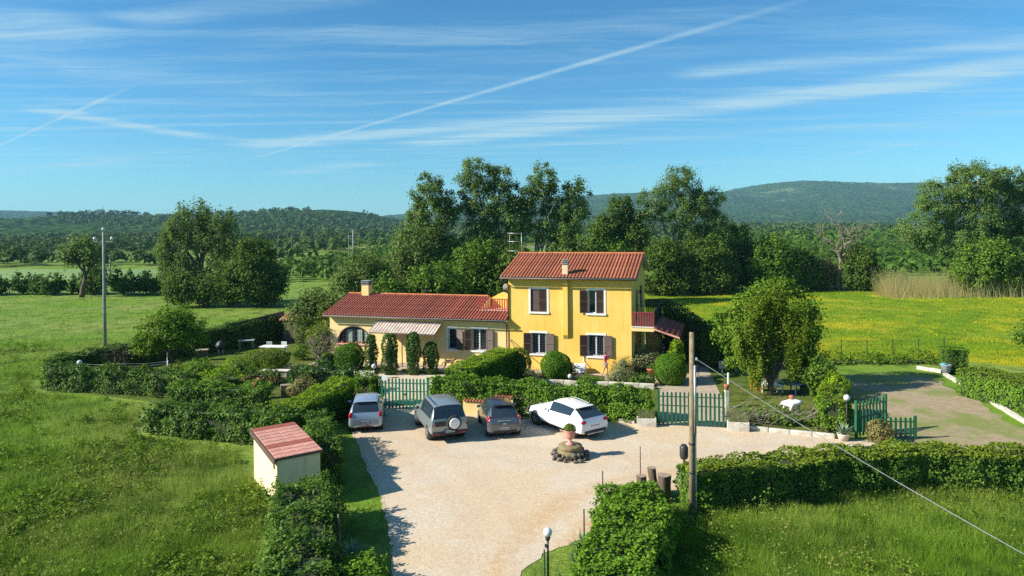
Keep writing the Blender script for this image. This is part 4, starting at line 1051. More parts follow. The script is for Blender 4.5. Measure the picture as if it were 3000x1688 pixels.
# ------------------------------------------------------------------ cars
def car(name, label, loc, heading, st, W, paint, glass_side, rear_win, wind, wb, wr, rear_axle, lamp, plate_z, dark_lower=None, roof_paint=None, extras=None):
    """st: stations from tail to nose: (y, z_bottom, z_mid, z_belt, z_roof, w_mid, w_belt, w_roof) with widths as parts of W/2"""
    root = empty(name, loc, heading, label, 'car', 'cars parked on the gravel')
    bm = bmesh.new(); rows = []; h = W / 2
    for (y, zb, zm, zl, zr, wm, wl_, wr_) in st:
        half = [(0.80 * wm * h, zb), (wm * h * 0.985, zb + 0.10), (wm * h, zm), (wl_ * h, zl), (wr_ * h, zl + (zr - zl) * 0.93), (wr_ * h * 0.5, zr + 0.005)]
        ring = [(-x, z) for x, z in half] + [(0, zr + 0.012)] + [(x, z) for x, z in reversed(half)]
        rows.append([bm.verts.new((x, y, z)) for x, z in ring])
    n = len(rows[0]); cr = bm.edges.layers.float.new('crease_edge')
    for i in range(len(rows) - 1):
        for j in range(n - 1):
            f = bm.faces.new((rows[i][j], rows[i][j + 1], rows[i + 1][j + 1], rows[i + 1][j])); f.smooth = True
            jj = min(j, n - 2 - j); mi = 0
            if jj == 3 and i in glass_side: mi = 1
            if jj >= 4 and (i == rear_win or i == wind): mi = 1
            if jj in (0, 1) and dark_lower: mi = 2 if jj == 0 else 0
            if jj >= 4 and roof_paint and i not in (rear_win, wind) and st[i][4] > 1.2: mi = 3
            f.material_index = mi
        f = bm.faces.new((rows[i][0], rows[i + 1][0], rows[i + 1][n - 1], rows[i][n - 1])); f.material_index = 2
    bm.faces.new(rows[0][::-1]); bm.faces.new(rows[-1])
    for e in bm.edges:
        a, b = e.verts
        for r_ in rows:
            pass
    for i in range(len(rows) - 1):
        for j in (3, 4, n - 5, n - 4):
            e = bm.edges.get((rows[i][j], rows[i + 1][j]))
            if e: e[cr] = 0.45
    for i in (rear_win, rear_win + 1, wind, wind + 1):
        for j in range(3, n - 4):
            e = bm.edges.get((rows[i][j], rows[i][j + 1]))
            if e: e[cr] = 0.55
    for j in range(n - 1):
        for i in (0, 1):
            e = bm.edges.get((rows[i][j], rows[i][j + 1]))
            if e: e[cr] = max(e[cr], 0.35)
    bmesh.ops.recalc_face_normals(bm, faces=bm.faces[:])
    me = bpy.data.meshes.new('body'); bm.to_mesh(me); bm.free()
    tmp = bpy.data.objects.new('body', me); COL.objects.link(tmp)
    sub = tmp.modifiers.new('s', 'SUBSURF'); sub.levels = 2; sub.render_levels = 2
    ev = tmp.evaluated_get(bpy.context.evaluated_depsgraph_get()); me2 = bpy.data.meshes.new_from_object(ev)
    bpy.data.objects.remove(tmp); bpy.data.meshes.remove(me)
    def part(nm, mi, mat):
        b2 = bmesh.new(); b2.from_mesh(me2)
        bmesh.ops.delete(b2, geom=[f for f in b2.faces if f.material_index != mi], context='FACES')
        if not b2.faces: b2.free(); return None
        for f in b2.faces: f.material_index = 0; f.smooth = True
        mm = bpy.data.meshes.new(nm); b2.to_mesh(mm); b2.free()
        return link(nm, mm, root, mat)
    part('body', 0, paint); gl = part('windows', 1, M['glass']); part('sill', 2, M['blackplast'])
    if roof_paint: part('roof', 3, roof_paint)
    # wheels
    for ya in (rear_axle, rear_axle + wb):
        for sx in (-1, 1):
            Mx = Matrix.Rotation(R(90) * sx, 3, 'Y')
            MB().lathe([(wr * 1.13, -0.30), (wr * 1.13, 0.0)], (sx * (h - 0.03), ya, wr + 0.01), 20, M=Mx).build('wheel_arch', M['blackplast'], root, True)
            w = MB().lathe([(wr * 0.62, -0.20), (wr * 0.93, -0.20), (wr, -0.16), (wr, -0.03), (wr * 0.93, 0.0), (wr * 0.66, 0.0)], (sx * (h + 0.005), ya, wr), 20, M=Mx).build('wheel', M['tyre'], root, True)
            rm = MB().lathe([(wr * 0.66, -0.02), (wr * 0.62, 0.004), (wr * 0.50, -0.01)], (sx * (h + 0.007), ya, wr), 20, M=Mx)
            for k in range(6):
                a = k * math.pi / 3; c = Vector((sx * (h + 0.008), ya + math.cos(a) * wr * 0.3, wr + math.sin(a) * wr * 0.3))
                rm.box(c, (0.02, wr * 0.62, wr * 0.15), M=Matrix.Rotation(a, 3, 'X'))
            rm.build('rim', M['rim'], w)
    # lamps, plate, mirrors
    for sx in (-1, 1):
        (lx, ly, lz), (sx_, sy_, sz_), tilt = lamp
        MB().blob((0, 0, 0), (sx_ / 2, sy_ / 2, sz_ / 2), 1, 0.02).build('tail_lamp', M['taillight'], root, True, loc=(sx * lx, ly, lz)).rotation_euler = (tilt, 0, -sx * 0.35)
        wy = st[wind][0] - 0.05
        MB().blob((0, 0, 0), (0.11, 0.07, 0.08), 2, 0.03).build('mirror', paint if not dark_lower else M['blackplast'], root, True, loc=(sx * (h + 0.09), wy + 0.18, st[wind][3] + 0.06))
    pl = MB().box((0, 0, 0), (0.50, 0.012, 0.115)).build('number_plate', M['plate_white'], root, loc=(0, plate_z[1], plate_z[0]))
    for sx in (-1, 1): MB().box((sx * 0.228, -0.008, 0), (0.042, 0.006, 0.112)).build('blue_band', M['plate_blue'], pl)
    mb = MB()
    for k in range(7): mb.box((-0.165 + k * 0.055, -0.008, 0), (0.026, 0.005, 0.07))
    mb.build('characters', M['plate_ink'], pl)
    if extras: extras(root, h)
    return root
P_silver = paintm('silver_car_paint', (0.42, 0.48, 0.56), 0.25, 0.5)
P_suv = paintm('grey_green_car_paint', (0.30, 0.33, 0.325), 0.28, 0.45)
P_dark = paintm('dark_grey_car_paint', (0.13, 0.135, 0.15), 0.22, 0.5)
P_anth = paintm('charcoal_roof_paint', (0.035, 0.037, 0.045), 0.22, 0.3)
P_white = paintm('white_car_paint', (0.80, 0.80, 0.79), 0.25, 0.0)

def x_silver(root, h):
    MB().box((0, -1.86, 0.62), (0.13, 0.02, 0.045)).build('badge', M['rim'], root)
    MB().box((0, -1.50, 1.485), (1.05, 0.16, 0.03)).build('spoiler', P_silver, root, bevel=0.01)
    MB().box((0.1, -1.885, 0.34), (0.16, 0.03, 0.05)).build('fog_lamp', M['taillight'], root)
    MB().tube([(0, -1.0, 1.50), (0.02, -1.25, 1.68)], [0.012, 0.004], 5).build('aerial', M['blackplast'], root)
car('silver_hatchback', 'small silver hatchback seen from behind beside the green gate', (-7.62, 35.35, 0.016), R(9),
    [(-1.86, 0.30, 0.50, 0.60, 0.66, 0.86, 0.84, 0.80), (-1.80, 0.24, 0.50, 0.97, 1.00, 0.98, 0.90, 0.80), (-1.46, 0.20, 0.55, 0.98, 1.46, 1.0, 0.94, 0.70), (-0.6, 0.20, 0.55, 0.97, 1.51, 1.0, 0.95, 0.72), (0.35, 0.20, 0.55, 0.96, 1.47, 1.0, 0.95, 0.70), (1.05, 0.20, 0.55, 0.95, 1.00, 1.0, 0.92, 0.78), (1.62, 0.22, 0.52, 0.80, 0.84, 0.97, 0.86, 0.66), (1.84, 0.28, 0.45, 0.62, 0.66, 0.84, 0.74, 0.5)],
    1.69, P_silver, (2, 3), 1, 4, 2.38, 0.30, -1.22, ((0.71, -1.745, 0.86), (0.22, 0.22, 0.40), 0.15), (0.55, -1.90), extras=x_silver)
def x_suv(root, h):
    Mx = Matrix.Rotation(R(90), 3, 'X')
    sw = MB().lathe([(0.20, -0.10), (0.33, -0.10), (0.345, -0.06), (0.345, 0.06), (0.32, 0.09), (0.27, 0.095)], (0.20, -2.20, 0.92), 22, M=Mx).build('spare_wheel', M['tyre'], root, True)
    MB().lathe([(0.0, 0.09), (0.255, 0.096), (0.255, 0.115), (0.22, 0.13), (0.02, 0.135)], (0.20, -2.20, 0.92), 22, M=Mx).build('wheel_cover', M['white_clean'], sw, True)
    MB().box((0, -2.12, 0.46), (1.70, 0.16, 0.16)).build('bumper', M['blackplast'], root, bevel=0.03)
    MB().box((-0.45, -2.13, 0.90), (0.50, 0.03, 0.22)).build('plate_recess', M['blackplast'], root)
    for sx in (-1, 1):
        MB().tube([(sx * 0.60, -1.7, 1.76), (sx * 0.62, -0.2, 1.80), (sx * 0.60, 0.5, 1.74)], 0.02, 6).build('roof_rail', M['blackplast'], root)
        MB().box((sx * 0.62, -2.19, 0.45), (0.30, 0.03, 0.06)).build('reflector', M['taillight'], root)
car('grey_off_roader', 'grey-green off-road car with white spare wheel cover on its tailgate', (-3.75, 33.95, 0.016), R(20),
    [(-2.12, 0.38, 0.55, 0.75, 0.80, 0.92, 0.90, 0.84), (-2.08, 0.34, 0.60, 1.08, 1.12, 0.99, 0.93, 0.86), (-1.86, 0.30, 0.62, 1.09, 1.70, 1.0, 0.95, 0.76), (-0.8, 0.30, 0.62, 1.08, 1.76, 1.0, 0.95, 0.77), (0.28, 0.30, 0.62, 1.06, 1.72, 1.0, 0.95, 0.75), (0.92, 0.30, 0.62, 1.04, 1.10, 1.0, 0.93, 0.82), (1.85, 0.32, 0.60, 0.95, 0.98, 0.97, 0.88, 0.72), (2.10, 0.38, 0.55, 0.74, 0.78, 0.88, 0.8, 0.6)],
    1.81, P_suv, (2, 3), 1, 4, 2.56, 0.36, -1.27, ((0.80, -2.05, 0.80), (0.13, 0.14, 0.34), 0.05), (0.56, -2.21), dark_lower=True, extras=x_suv)
def x_yp(root, h):
    MB().box((0, -1.90, 0.72), (0.16, 0.02, 0.05)).build('badge', M['rim'], root)
    MB().box((0, -1.42, 1.50), (1.0, 0.14, 0.03)).build('spoiler', P_anth, root, bevel=0.01)
    MB().box((0.0, -1.875, 0.86), (0.62, 0.03, 0.04)).build('chrome_trim', M['rim'], root, bevel=0.01)
    MB().box((0, -1.90, 0.36), (1.2, 0.05, 0.12)).build('bumper_insert', M['blackplast'], root, bevel=0.02)
car('dark_hatchback', 'dark grey rounded hatchback between the off-roader and the white car', (-0.80, 34.25, 0.016), R(11),
    [(-1.90, 0.30, 0.50, 0.62, 0.70, 0.86, 0.82, 0.74), (-1.82, 0.24, 0.52, 0.92, 0.98, 1.0, 0.90, 0.76), (-1.36, 0.20, 0.55, 0.98, 1.46, 1.0, 0.93, 0.66), (-0.55, 0.20, 0.55, 0.98, 1.52, 1.0, 0.94, 0.68), (0.35, 0.20, 0.55, 0.96, 1.48, 1.0, 0.94, 0.66), (1.05, 0.20, 0.55, 0.94, 1.00, 1.0, 0.91, 0.74), (1.68, 0.22, 0.52, 0.80, 0.84, 0.96, 0.84, 0.62), (1.90, 0.28, 0.45, 0.60, 0.64, 0.82, 0.72, 0.48)],
    1.68, P_dark, (2, 3), 1, 4, 2.39, 0.30, -1.22, ((0.73, -1.70, 0.88), (0.16, 0.22, 0.46), 0.25), (0.50, -1.925), roof_paint=P_anth, extras=x_yp)
def x_gla(root, h):
    MB().box((0, -2.21, 0.40), (1.35, 0.05, 0.13)).build('bumper_insert', M['blackplast'], root, bevel=0.03)
    MB().box((0, -2.22, 0.31), (1.0, 0.05, 0.07)).build('skid_plate', M['rim'], root, bevel=0.02)
    MB().box((0, -2.10, 0.93), (0.12, 0.03, 0.09)).build('badge', M['rim'], root, bevel=0.02)
    MB().box((0, -1.46, 1.40), (1.0, 0.20, 0.03)).build('spoiler', P_white, root, bevel=0.01)
    for sx in (-1, 1): MB().tube([(sx * 0.52, -1.2, 1.41), (sx * 0.55, -0.3, 1.475), (sx * 0.53, 0.2, 1.44)], 0.018, 6).build('roof_rail', M['rim'], root)
car('white_crossover', 'white crossover car parked at an angle behind the stone urn', (2.60, 34.05, 0.016), R(35),
    [(-2.21, 0.34, 0.55, 0.68, 0.74, 0.86, 0.84, 0.78), (-2.12, 0.26, 0.58, 0.98, 1.02, 0.99, 0.90, 0.80), (-1.36, 0.22, 0.60, 1.04, 1.36, 1.0, 0.92, 0.60), (-0.50, 0.22, 0.60, 1.00, 1.46, 1.0, 0.94, 0.64), (0.25, 0.22, 0.60, 0.98, 1.44, 1.0, 0.94, 0.64), (1.10, 0.22, 0.60, 0.97, 1.04, 1.0, 0.92, 0.78), (1.90, 0.24, 0.56, 0.86, 0.90, 0.97, 0.86, 0.66), (2.20, 0.32, 0.50, 0.64, 0.68, 0.84, 0.74, 0.5)],
    1.80, P_white, (2, 3), 1, 4, 2.70, 0.35, -1.34, ((0.64, -2.10, 0.86), (0.44, 0.24, 0.19), 0.1), (0.66, -2.20), extras=x_gla)

# ------------------------------------------------------------------ hedges and clipped shrubs
hedge('long dark clipped hedge behind the tall grass at lower right', [(6.05, 24.15), (8.8, 24.65), (11.9, 25.65), (15.0, 26.1), (18.6, 25.6), (25.0, 24.2)], 1.45, 1.55, 0.13, 170, bump=0.11)
hedge('hedge block at bottom centre beside the globe lamp post', [(3.75, 23.1), (3.95, 21.6), (3.2, 19.6), (2.35, 17.0)], 1.95, 1.35, 0.15, 150, 'lf_garden', 'lf_garden', bump=0.14)
hedge('tall hedge standing in front of the small pink-roofed shed', [(-7.4, 23.75), (-6.35, 20.2), (-5.6, 17.2)], 1.75, 1.45, 0.14, 160, 'lf_hedge', 'lf_hedge', bump=0.22, h2=1.3)
hedge('low bushy hedge at the foot of the shed hedge', [(-4.6, 19.2), (-3.9, 17.6)], 1.1, 0.7, 0.15, 140, 'lf_garden', 'lf_garden', bump=0.14)
hedge('garden hedge running from the left gate to the right gate', [(-4.5, 38.2), (-2.0, 37.6), (1.0, 36.7), (4.0, 36.0), (7.05, 35.2)], 1.15, 1.75, 0.13, 170, 'lf_garden', 'lf_garden', bump=0.13, h2=1.55)
hedge('diagonal hedge with bright flat top leading to the house', [(-3.3, 38.9), (-1.9, 41.8), (-0.35, 45.3)], 1.55, 2.0, 0.11, 210, 'lf_ball', 'lf_lime', bump=0.06)  # lime top colour stands for sun on the flat top
hedge('hedge with bright sloping top left of the silver car', [(-9.3, 37.3), (-9.9, 35.6), (-10.9, 33.2)], 1.4, 1.9, 0.11, 200, 'lf_ball', 'lf_lime', bump=0.07, h2=1.55)  # sunlit top painted with the lime leaf colour
hedge('dark glossy hedge row running left from behind the shed', [(-10.2, 31.4), (-12.2, 32.6), (-15.2, 33.5), (-18.4, 34.8)], 1.5, 1.55, 0.14, 165, bump=0.18, top='lf_hedge', h2=1.25)
hedge('dark shaded hedge between the kitchen garden and the long row', [(-13.2, 36.4), (-15.6, 36.6), (-18.6, 37.2)], 1.3, 1.7, 0.13, 150, 'lf_hedge', 'lf_garden', bump=0.14)
hedge('front garden hedge at far left by the meadow with a globe lamp', [(-19.6, 41.2), (-22.6, 42.2), (-26.0, 42.9), (-29.6, 43.6)], 1.3, 1.35, 0.14, 165, bump=0.15, top='lf_hedge', h2=1.6)
hedge('long dark boundary hedge behind the left lawn', [(-31.3, 45.8), (-28.6, 51.2), (-25.4, 56.0), (-21.2, 62.0)], 1.1, 1.5, 0.15, 120, bump=0.12, top='lf_hedge', h2=2.1)
hedge('ivy-covered hedge left of the left green gate', [(-7.7, 38.6), (-8.9, 39.0)], 0.9, 1.7, 0.12, 180, 'lf_garden', 'lf_garden', bump=0.14)
hedge('glossy shrub border below the white lawn wall', [(-9.9, 41.6), (-11.6, 42.0), (-13.6, 42.3)], 1.4, 1.5, 0.14, 150, 'lf_ivy', 'lf_ivy', bump=0.2)
hedge('square-cut hedge along the white stone edging at right', [(27.0, 40.0), (27.9, 36.0), (28.6, 32.0), (29.0, 28.0)], 2.3, 1.55, 0.12, 130, 'lf_garden', 'lf_upright', bump=0.06)  # yellow-green top leaves carry painted sunlight
hedge('clipped cube hedge by the bucket at the end of the kerb', [(29.0, 45.9), (30.3, 45.6)], 1.2, 1.65, 0.11, 190, 'lf_hedge', 'lf_garden', bump=0.05)
hedge('leafy hedge beside the small green picket gate', [(15.5, 33.0), (17.1, 36.3)], 1.1, 1.6, 0.12, 170, 'lf_garden', 'lf_upright', bump=0.16)
hedge('weedy grass bank along the wire fence', [(21.5, 49.2), (31.0, 48.9)], 1.3, 0.30, 0.16, 90, 'weed', 'weed', bump=0.32, cat='undergrowth', name='undergrowth')
bush('big clipped ball shrub beside the arched window', (-11.6, 48.2), (1.02, 0.95, 1.0), 0.075, 520, 'lf_ball', 'topiary_ball', 'shrub', 0.03, power=2.5)
bush('clipped ball shrub in front of the house wall near the air conditioner', (2.75, 44.4), (0.95, 0.95, 0.98), 0.075, 520, 'lf_ball', 'topiary_ball', 'shrub', 0.03, power=2.4)
bush('clipped ball shrub beside the terracotta pot and porch', (10.0, 43.3), (0.96, 0.96, 0.98), 0.075, 520, 'lf_ball', 'topiary_ball', 'shrub', 0.03, power=2.4)
bush('dark round shrub in the shade left of the clipped ball', (-13.2, 48.5), (0.6, 0.6, 0.62), 0.08, 400, 'lf_hedge', 'round_shrub', 'shrub', 0.04)
bush('dark rounded end bush of the diagonal hedge', (0.35, 45.2), (0.75, 0.75, 1.0), 0.10, 260, 'lf_hedge', 'round_shrub', 'shrub', 0.08, power=3)
bush('wide clipped shrub on a short stem on the left lawn', (-17.5, 48.2), (1.55, 1.0, 0.62), 0.08, 420, 'lf_upright', 'clipped_shrub', 'shrub', 0.05, zc=0.92, power=2.6)
for (x_, y_, rr_, mm_, tx_) in [(-18.3, 45.3, (0.9, 0.7, 0.75), 'lf_mid', 'green shrub in front of the wide clipped shrub'), (-20.6, 44.7, (0.85, 0.7, 0.85), 'lf_garden', 'leafy shrub between the front hedge and the walnut tree'), (-22.6, 45.6, (0.7, 0.6, 0.6), 'lf_upright', 'small yellowish shrub below the walnut tree'), (-12.2, 44.4, (0.75, 0.6, 0.6), 'lf_ivy', 'dark shrub below the white lawn wall'), (-19.6, 47.6, (0.55, 0.5, 0.6), 'lf_lime', 'light green shrub left of the wide clipped shrub'), (-16.4, 52.4, (0.6, 0.55, 0.5), 'lf_mid', 'low shrub by the lawn path'), (-17.5, 57.6, (0.9, 0.8, 1.2), 'lf_willow', 'slim shrub behind the long white table'), (-12.5, 40.0, (0.8, 0.7, 0.7), 'bramble', 'brown shrub at the kitchen garden edge')]:
    bush(tx_, (x_, y_), rr_, 0.10, 200, mm_, 'garden_shrub', 'shrub', 0.16)
bush('small brown dry bush in front of the picket gate', (16.85, 31.35), (0.55, 0.45, 0.52), 0.08, 420, 'bramble', 'dry_bush', 'shrub', 0.06)
bush('bright yellow-green shrub beside the right globe lamp', (18.3, 38.6), (0.75, 0.6, 0.85), 0.13, 170, 'lf_lime', 'lime_shrub', 'shrub', 0.14)
bush('dark leafy bush at right of the big garden tree', (17.75, 39.9), (0.98, 0.9, 1.25), 0.14, 170, 'lf_mid', 'leafy_bush', 'bush', 0.18)
bush('grey-green bush in front of the dark porch', (8.9, 46.2), (0.95, 0.7, 0.95), 0.09, 260, 'lf_grey', 'grey_bush', 'bush', 0.16)
bush('pale feathery bush at the corner of the house wall', (7.35, 45.3), (0.55, 0.5, 0.72), 0.08, 200, 'lf_grey', 'feathery_bush', 'bush', 0.16)
bush('low silvery bush in the flower bed before the person', (6.75, 43.2), (0.8, 0.6, 0.55), 0.08, 300, 'lf_grey', 'silvery_bush', 'bush', 0.14)
bush('low green flower bed plant right of the silvery bush', (8.0, 42.9), (0.95, 0.5, 0.36), 0.10, 240, 'lf_mid', 'bed_plant', 'plant', 0.12)
bush('low round green bush right of the middle clipped ball', (4.75, 42.95), (0.8, 0.45, 0.30), 0.09, 300, 'lf_garden', 'bed_bush', 'bush', 0.08)
bush('small bush in the shade behind the middle clipped ball', (3.75, 45.6), (0.42, 0.36, 0.55), 0.09, 240, 'lf_hedge', 'shade_bush', 'bush', 0.1)
bush('spiky grey-green plant in the pot below the diagonal hedge', (1.15, 43.0), (0.45, 0.4, 0.42), 0.12, 200, 'lf_grey', 'potted_plant', 'plant', 0.12, asp=0.18, zc=0.75)
for i, (x, y, h, w, tx) in enumerate([(-9.85, 47.3, 2.65, 0.36, 'slim ivy column nearest the arched window'), (-8.5, 46.95, 2.75, 0.48, 'second ivy column, widest, left of the garden steps'), (-6.9, 46.75, 2.85, 0.40, 'third ivy column, tallest, right of the garden steps'), (-5.65, 46.9, 2.15, 0.46, 'shortest ivy column at the right end of the row')]):
    iv = bush(tx, (x, y), (w, w, h / 2), 0.11, 300, 'lf_ivy', 'ivy_column', 'ivy', 0.07, zc=h / 2, power=4, group='ivy columns before the wing', jit=0.7)
    MB().b2((-0.05, -0.05, 0), (0.05, 0.05, h)).build('post', M['gutter'], iv)
def HLW(x, y): return HL(x, y)
hedge('dark ivy-covered mass under the outside stair', [HLW(10.2, 6.0), HLW(12.2, 6.0), HLW(14.4, 6.0)], 1.3, 4.2, 0.16, 90, 'lf_ivy', 'lf_ivy', bump=0.22, h2=2.5, cat='ivy', name='ivy_mass')
hedge('dark tall shrubs right of the stair behind the drive', [HLW(13.2, 5.2), HLW(15.6, 4.4)], 1.6, 2.3, 0.16, 90, 'lf_hedge', 'lf_hedge', bump=0.2, cat='shrub', name='shrub_row')
hedge('narrow shaded hedge between the shed and the silver car', [(-9.5, 32.3), (-8.4, 29.6), (-7.2, 26.8)], 0.9, 1.45, 0.14, 150, 'lf_hedge', 'lf_hedge', bump=0.18)
bush('light green climber on the porch post', (10.75, 44.35), (0.42, 0.35, 1.1), 0.13, 190, 'lf_lime', 'climber', 'climber', 0.14, zc=1.35, power=2.5, jit=0.8)

# ------------------------------------------------------------------ trees
tree('bushy young walnut tree with white-painted trunk on the left lawn', (-24.5, 48.7), [(-0.9, 0, 2.9, 1.6, 1.4, 1.2), (0.9, 0.2, 3.0, 1.6, 1.4, 1.2), (0.1, 0, 3.7, 1.5, 1.3, 1.0), (1.5, 0, 2.2, 1.0, 1.0, 0.9), (-1.6, 0, 2.0, 1.1, 1.0, 0.8)], 0.10, 0.30, 240, 48, 0.16, 0.34, 'lf_walnut', shell=0.4, trunk_h=1.2)
tree('broad leafy tree behind the upright one in the right garden', (15.9, 42.6), [(-2.2, 0, 3.6, 1.1, 1.2, 1.2), (-2.0, 0, 1.9, 1.0, 1.0, 0.9), (2.4, 0, 3.2, 1.1, 1.2, 1.2), (2.2, 0, 4.9, 1.0, 1.1, 0.9), (2.6, 0, 1.9, 0.9, 1.0, 0.7), (0.4, 0.3, 5.7, 1.3, 1.2, 0.8), (-1.2, 0, 5.0, 1.1, 1.2, 0.9), (1.2, 0.2, 6.1, 0.7, 0.8, 0.5), (-0.2, 0.4, 3.4, 1.6, 1.2, 1.6)], 0.16, 0.3, 240, 66, 0.17, 0.36, 'lf_walnut', shell=0.35, trunk_h=1.3, extra_limbs=30)
fan = [(math.sin(a) * r_, math.cos(a * 3) * 0.35, 0.6 + math.cos(a) * r_ * 1.05, 0.52, 0.55, 1.15) for a, r_ in ((-0.75, 1.3), (-0.5, 2.2), (-0.62, 3.0), (-0.33, 3.6), (-0.30, 2.6), (-0.12, 4.3), (-0.08, 3.1), (0.10, 4.6), (0.08, 2.0), (0.22, 3.6), (0.42, 3.9), (0.40, 2.7), (0.60, 2.9), (0.72, 1.8), (0.0, 1.2))]
tree('dense upright yellow-green tree in the right garden', (15.2, 40.2), fan, 0.17, 0.16, 600, 58, 0.12, 0.27, 'lf_upright', shell=0.15, trunk_h=0.8, stretch=(0.6, 0.6, 1.9), up=0.5, extra_limbs=30)
tree('feathery grey-green tree left of the low wing', (-16.4, 55.6), [(-0.6, 0, 3.0, 1.5, 1.4, 1.5), (0.8, 0, 3.3, 1.4, 1.3, 1.6), (0.0, 0, 4.4, 1.1, 1.0, 0.9)], 0.09, 0.2, 230, 22, 0.20, 0.36, 'lf_willow', shell=0.2, extra_limbs=24)
tree('rounded green shrub tree just left of the wing gable', (-14.9, 52.6), [(0, 0, 1.6, 0.95, 0.9, 1.1)], 0.08, 0.2, 130, 24, 0.15, 0.28, 'lf_upright', shell=0.4)
tree('tall drooping willow beyond the left meadow', (-42.3, 92), [(-0.8, 0, 12.0, 2.5, 2.2, 1.7), (2.4, 0, 11.0, 2.8, 2.2, 1.9), (-3.2, 0, 9.6, 1.9, 2.0, 1.5), (-4.6, 0, 7.0, 1.7, 1.8, 1.5), (0.6, 0, 8.4, 2.6, 2.4, 1.8), (4.4, 0, 8.0, 2.0, 1.8, 1.9), (-2.4, 0, 4.6, 3.0, 2.4, 2.2), (3.2, 0, 5.0, 2.2, 2.0, 1.8)], 0.38, 0.3, 300, 70, 0.26, 0.56, 'lf_willow', shell=0.4, stretch=(0.75, 0.75, 1.5), droop=1.6, extra_limbs=30)
tree('dense dark tree right of the willow', (-33.2, 88), [(0, 0, 6.4, 2.6, 2.4, 2.4), (-0.6, 0, 3.6, 3.4, 3.0, 2.8), (1.2, 0, 3.0, 2.8, 2.6, 2.6)], 0.3, 0.2, 420, 50, 0.31, 0.55, 'lf_dark', shell=0.6)
tree('low dark thorn thicket at the foot of the willow', (-40.2, 88.5), [(-2.4, 0, 2.4, 2.4, 2.2, 2.0), (1.2, 0, 2.6, 2.6, 2.2, 2.2), (3.6, 0, 2.2, 2.0, 2.0, 1.9)], 0.16, 0.2, 280, 46, 0.30, 0.55, 'lf_dark', shell=0.55)
tree('half-dead leaning tree at the far edge of the left meadow', (-65.2, 103), [(-1.4, 0, 6.6, 1.6, 1.5, 1.4), (1.6, 0, 6.2, 1.8, 1.6, 1.6), (2.6, 0, 4.0, 1.6, 1.5, 1.2), (0.3, 0, 8.0, 1.4, 1.3, 1.0)], 0.36, 0.35, 90, 26, 0.42, 0.7, 'lf_willow', 'bark', shell=0.4, lean=(0.25, 0), extra_limbs=22)
tree('left poplar of the tall group behind the house', (-9.2, 85), [(-1.2, 0, 14.4, 2.4, 2.0, 2.4), (0.8, 0, 12.2, 2.2, 2.0, 2.0), (-2.4, 0, 11.4, 1.8, 1.6, 1.5), (-0.6, 0, 9.2, 2.2, 2.0, 1.6), (1.4, 0, 7.4, 2.0, 1.8, 1.6)], 0.34, 0.30, 200, 95, 0.24, 0.50, 'lf_poplar', 'bark_pale', shell=0.35, extra_limbs=22)
tree('tallest poplar, in the middle of the group behind the house', (-2.6, 86), [(-1.6, 0, 16.4, 2.9, 2.2, 2.3), (1.6, 0, 16.2, 2.2, 2.0, 2.0), (-3.6, 0, 13.2, 2.2, 1.8, 2.2), (0.2, 0, 12.8, 3.0, 2.2, 2.2), (2.8, 0, 11.4, 2.6, 2.0, 2.2), (-1.8, 0, 9.8, 2.8, 2.0, 1.8), (1.6, 0, 8.2, 2.6, 2.0, 1.6), (-3.4, 0, 7.2, 2.2, 1.8, 1.5)], 0.46, 0.28, 330, 95, 0.24, 0.50, 'lf_poplar', 'bark_pale', shell=0.35, extra_limbs=28)
tree('right poplar of the tall group behind the house roof', (3.2, 86), [(1.0, 0, 15.8, 2.0, 1.8, 2.2), (-0.8, 0, 13.2, 2.2, 1.8, 2.0), (2.4, 0, 12.2, 2.0, 1.8, 2.0), (4.8, 0, 13.8, 1.9, 1.6, 2.0), (5.0, 0, 11.0, 1.8, 1.6, 1.6), (0.6, 0, 9.6, 2.4, 1.8, 1.6), (3.4, 0, 8.8, 2.0, 1.8, 1.6)], 0.40, 0.28, 250, 95, 0.24, 0.48, 'lf_poplar', 'bark_pale', shell=0.35, lean=(0.1, 0), extra_limbs=24)
tree('broad poplar with pale trunk right of the roof ridge', (23.8, 100), [(0.8, 0, 16.0, 3.0, 2.4, 2.5), (-3.0, 0, 13.6, 2.4, 1.8, 1.8), (4.6, 0, 13.2, 2.6, 2.2, 2.3), (0.6, 0, 12.0, 3.2, 2.4, 2.2), (5.6, 0, 10.2, 2.3, 1.8, 1.8), (-4.4, 0, 10.6, 2.3, 2.0, 2.0), (2.4, 0, 8.4, 3.0, 2.2, 1.8), (-5.4, 0, 8.0, 2.2, 2.0, 1.8)], 0.42, 0.34, 360, 95, 0.24, 0.54, 'lf_poplar', 'bark_pale', shell=0.35, extra_limbs=26)
tree('darker tree adjoining the broad poplar on its left', (15.2, 100), [(0.6, 0, 12.0, 2.2, 2.0, 2.2), (-1.6, 0, 9.6, 2.2, 2.0, 2.4), (1.8, 0, 8.8, 2.4, 2.0, 2.4), (-2.6, 0, 6.4, 2.2, 2.0, 2.4), (1.2, 0, 5.4, 3.4, 2.8, 2.8)], 0.36, 0.3, 380, 56, 0.32, 0.55, 'lf_dark', 'bark', shell=0.45)
tree('big spreading tree at the right edge of the picture', (65.2, 97), [(0.8, 0, 15.6, 4.6, 3.6, 3.2), (5.6, 0, 14.6, 3.6, 3.0, 3.0), (-4.6, 0, 13.2, 3.4, 3.0, 2.8), (-7.6, 0, 9.0, 2.8, 2.6, 2.4), (8.0, 0, 11.4, 3.4, 3.0, 3.2), (0.6, 0, 10.6, 4.6, 3.6, 3.0), (-4.0, 0, 7.2, 3.6, 3.0, 2.4), (6.2, 0, 8.0, 3.6, 3.0, 2.6)], 0.52, 0.30, 715, 95, 0.24, 0.52, 'lf_poplar', 'bark_pale', shell=0.35, extra_limbs=30)
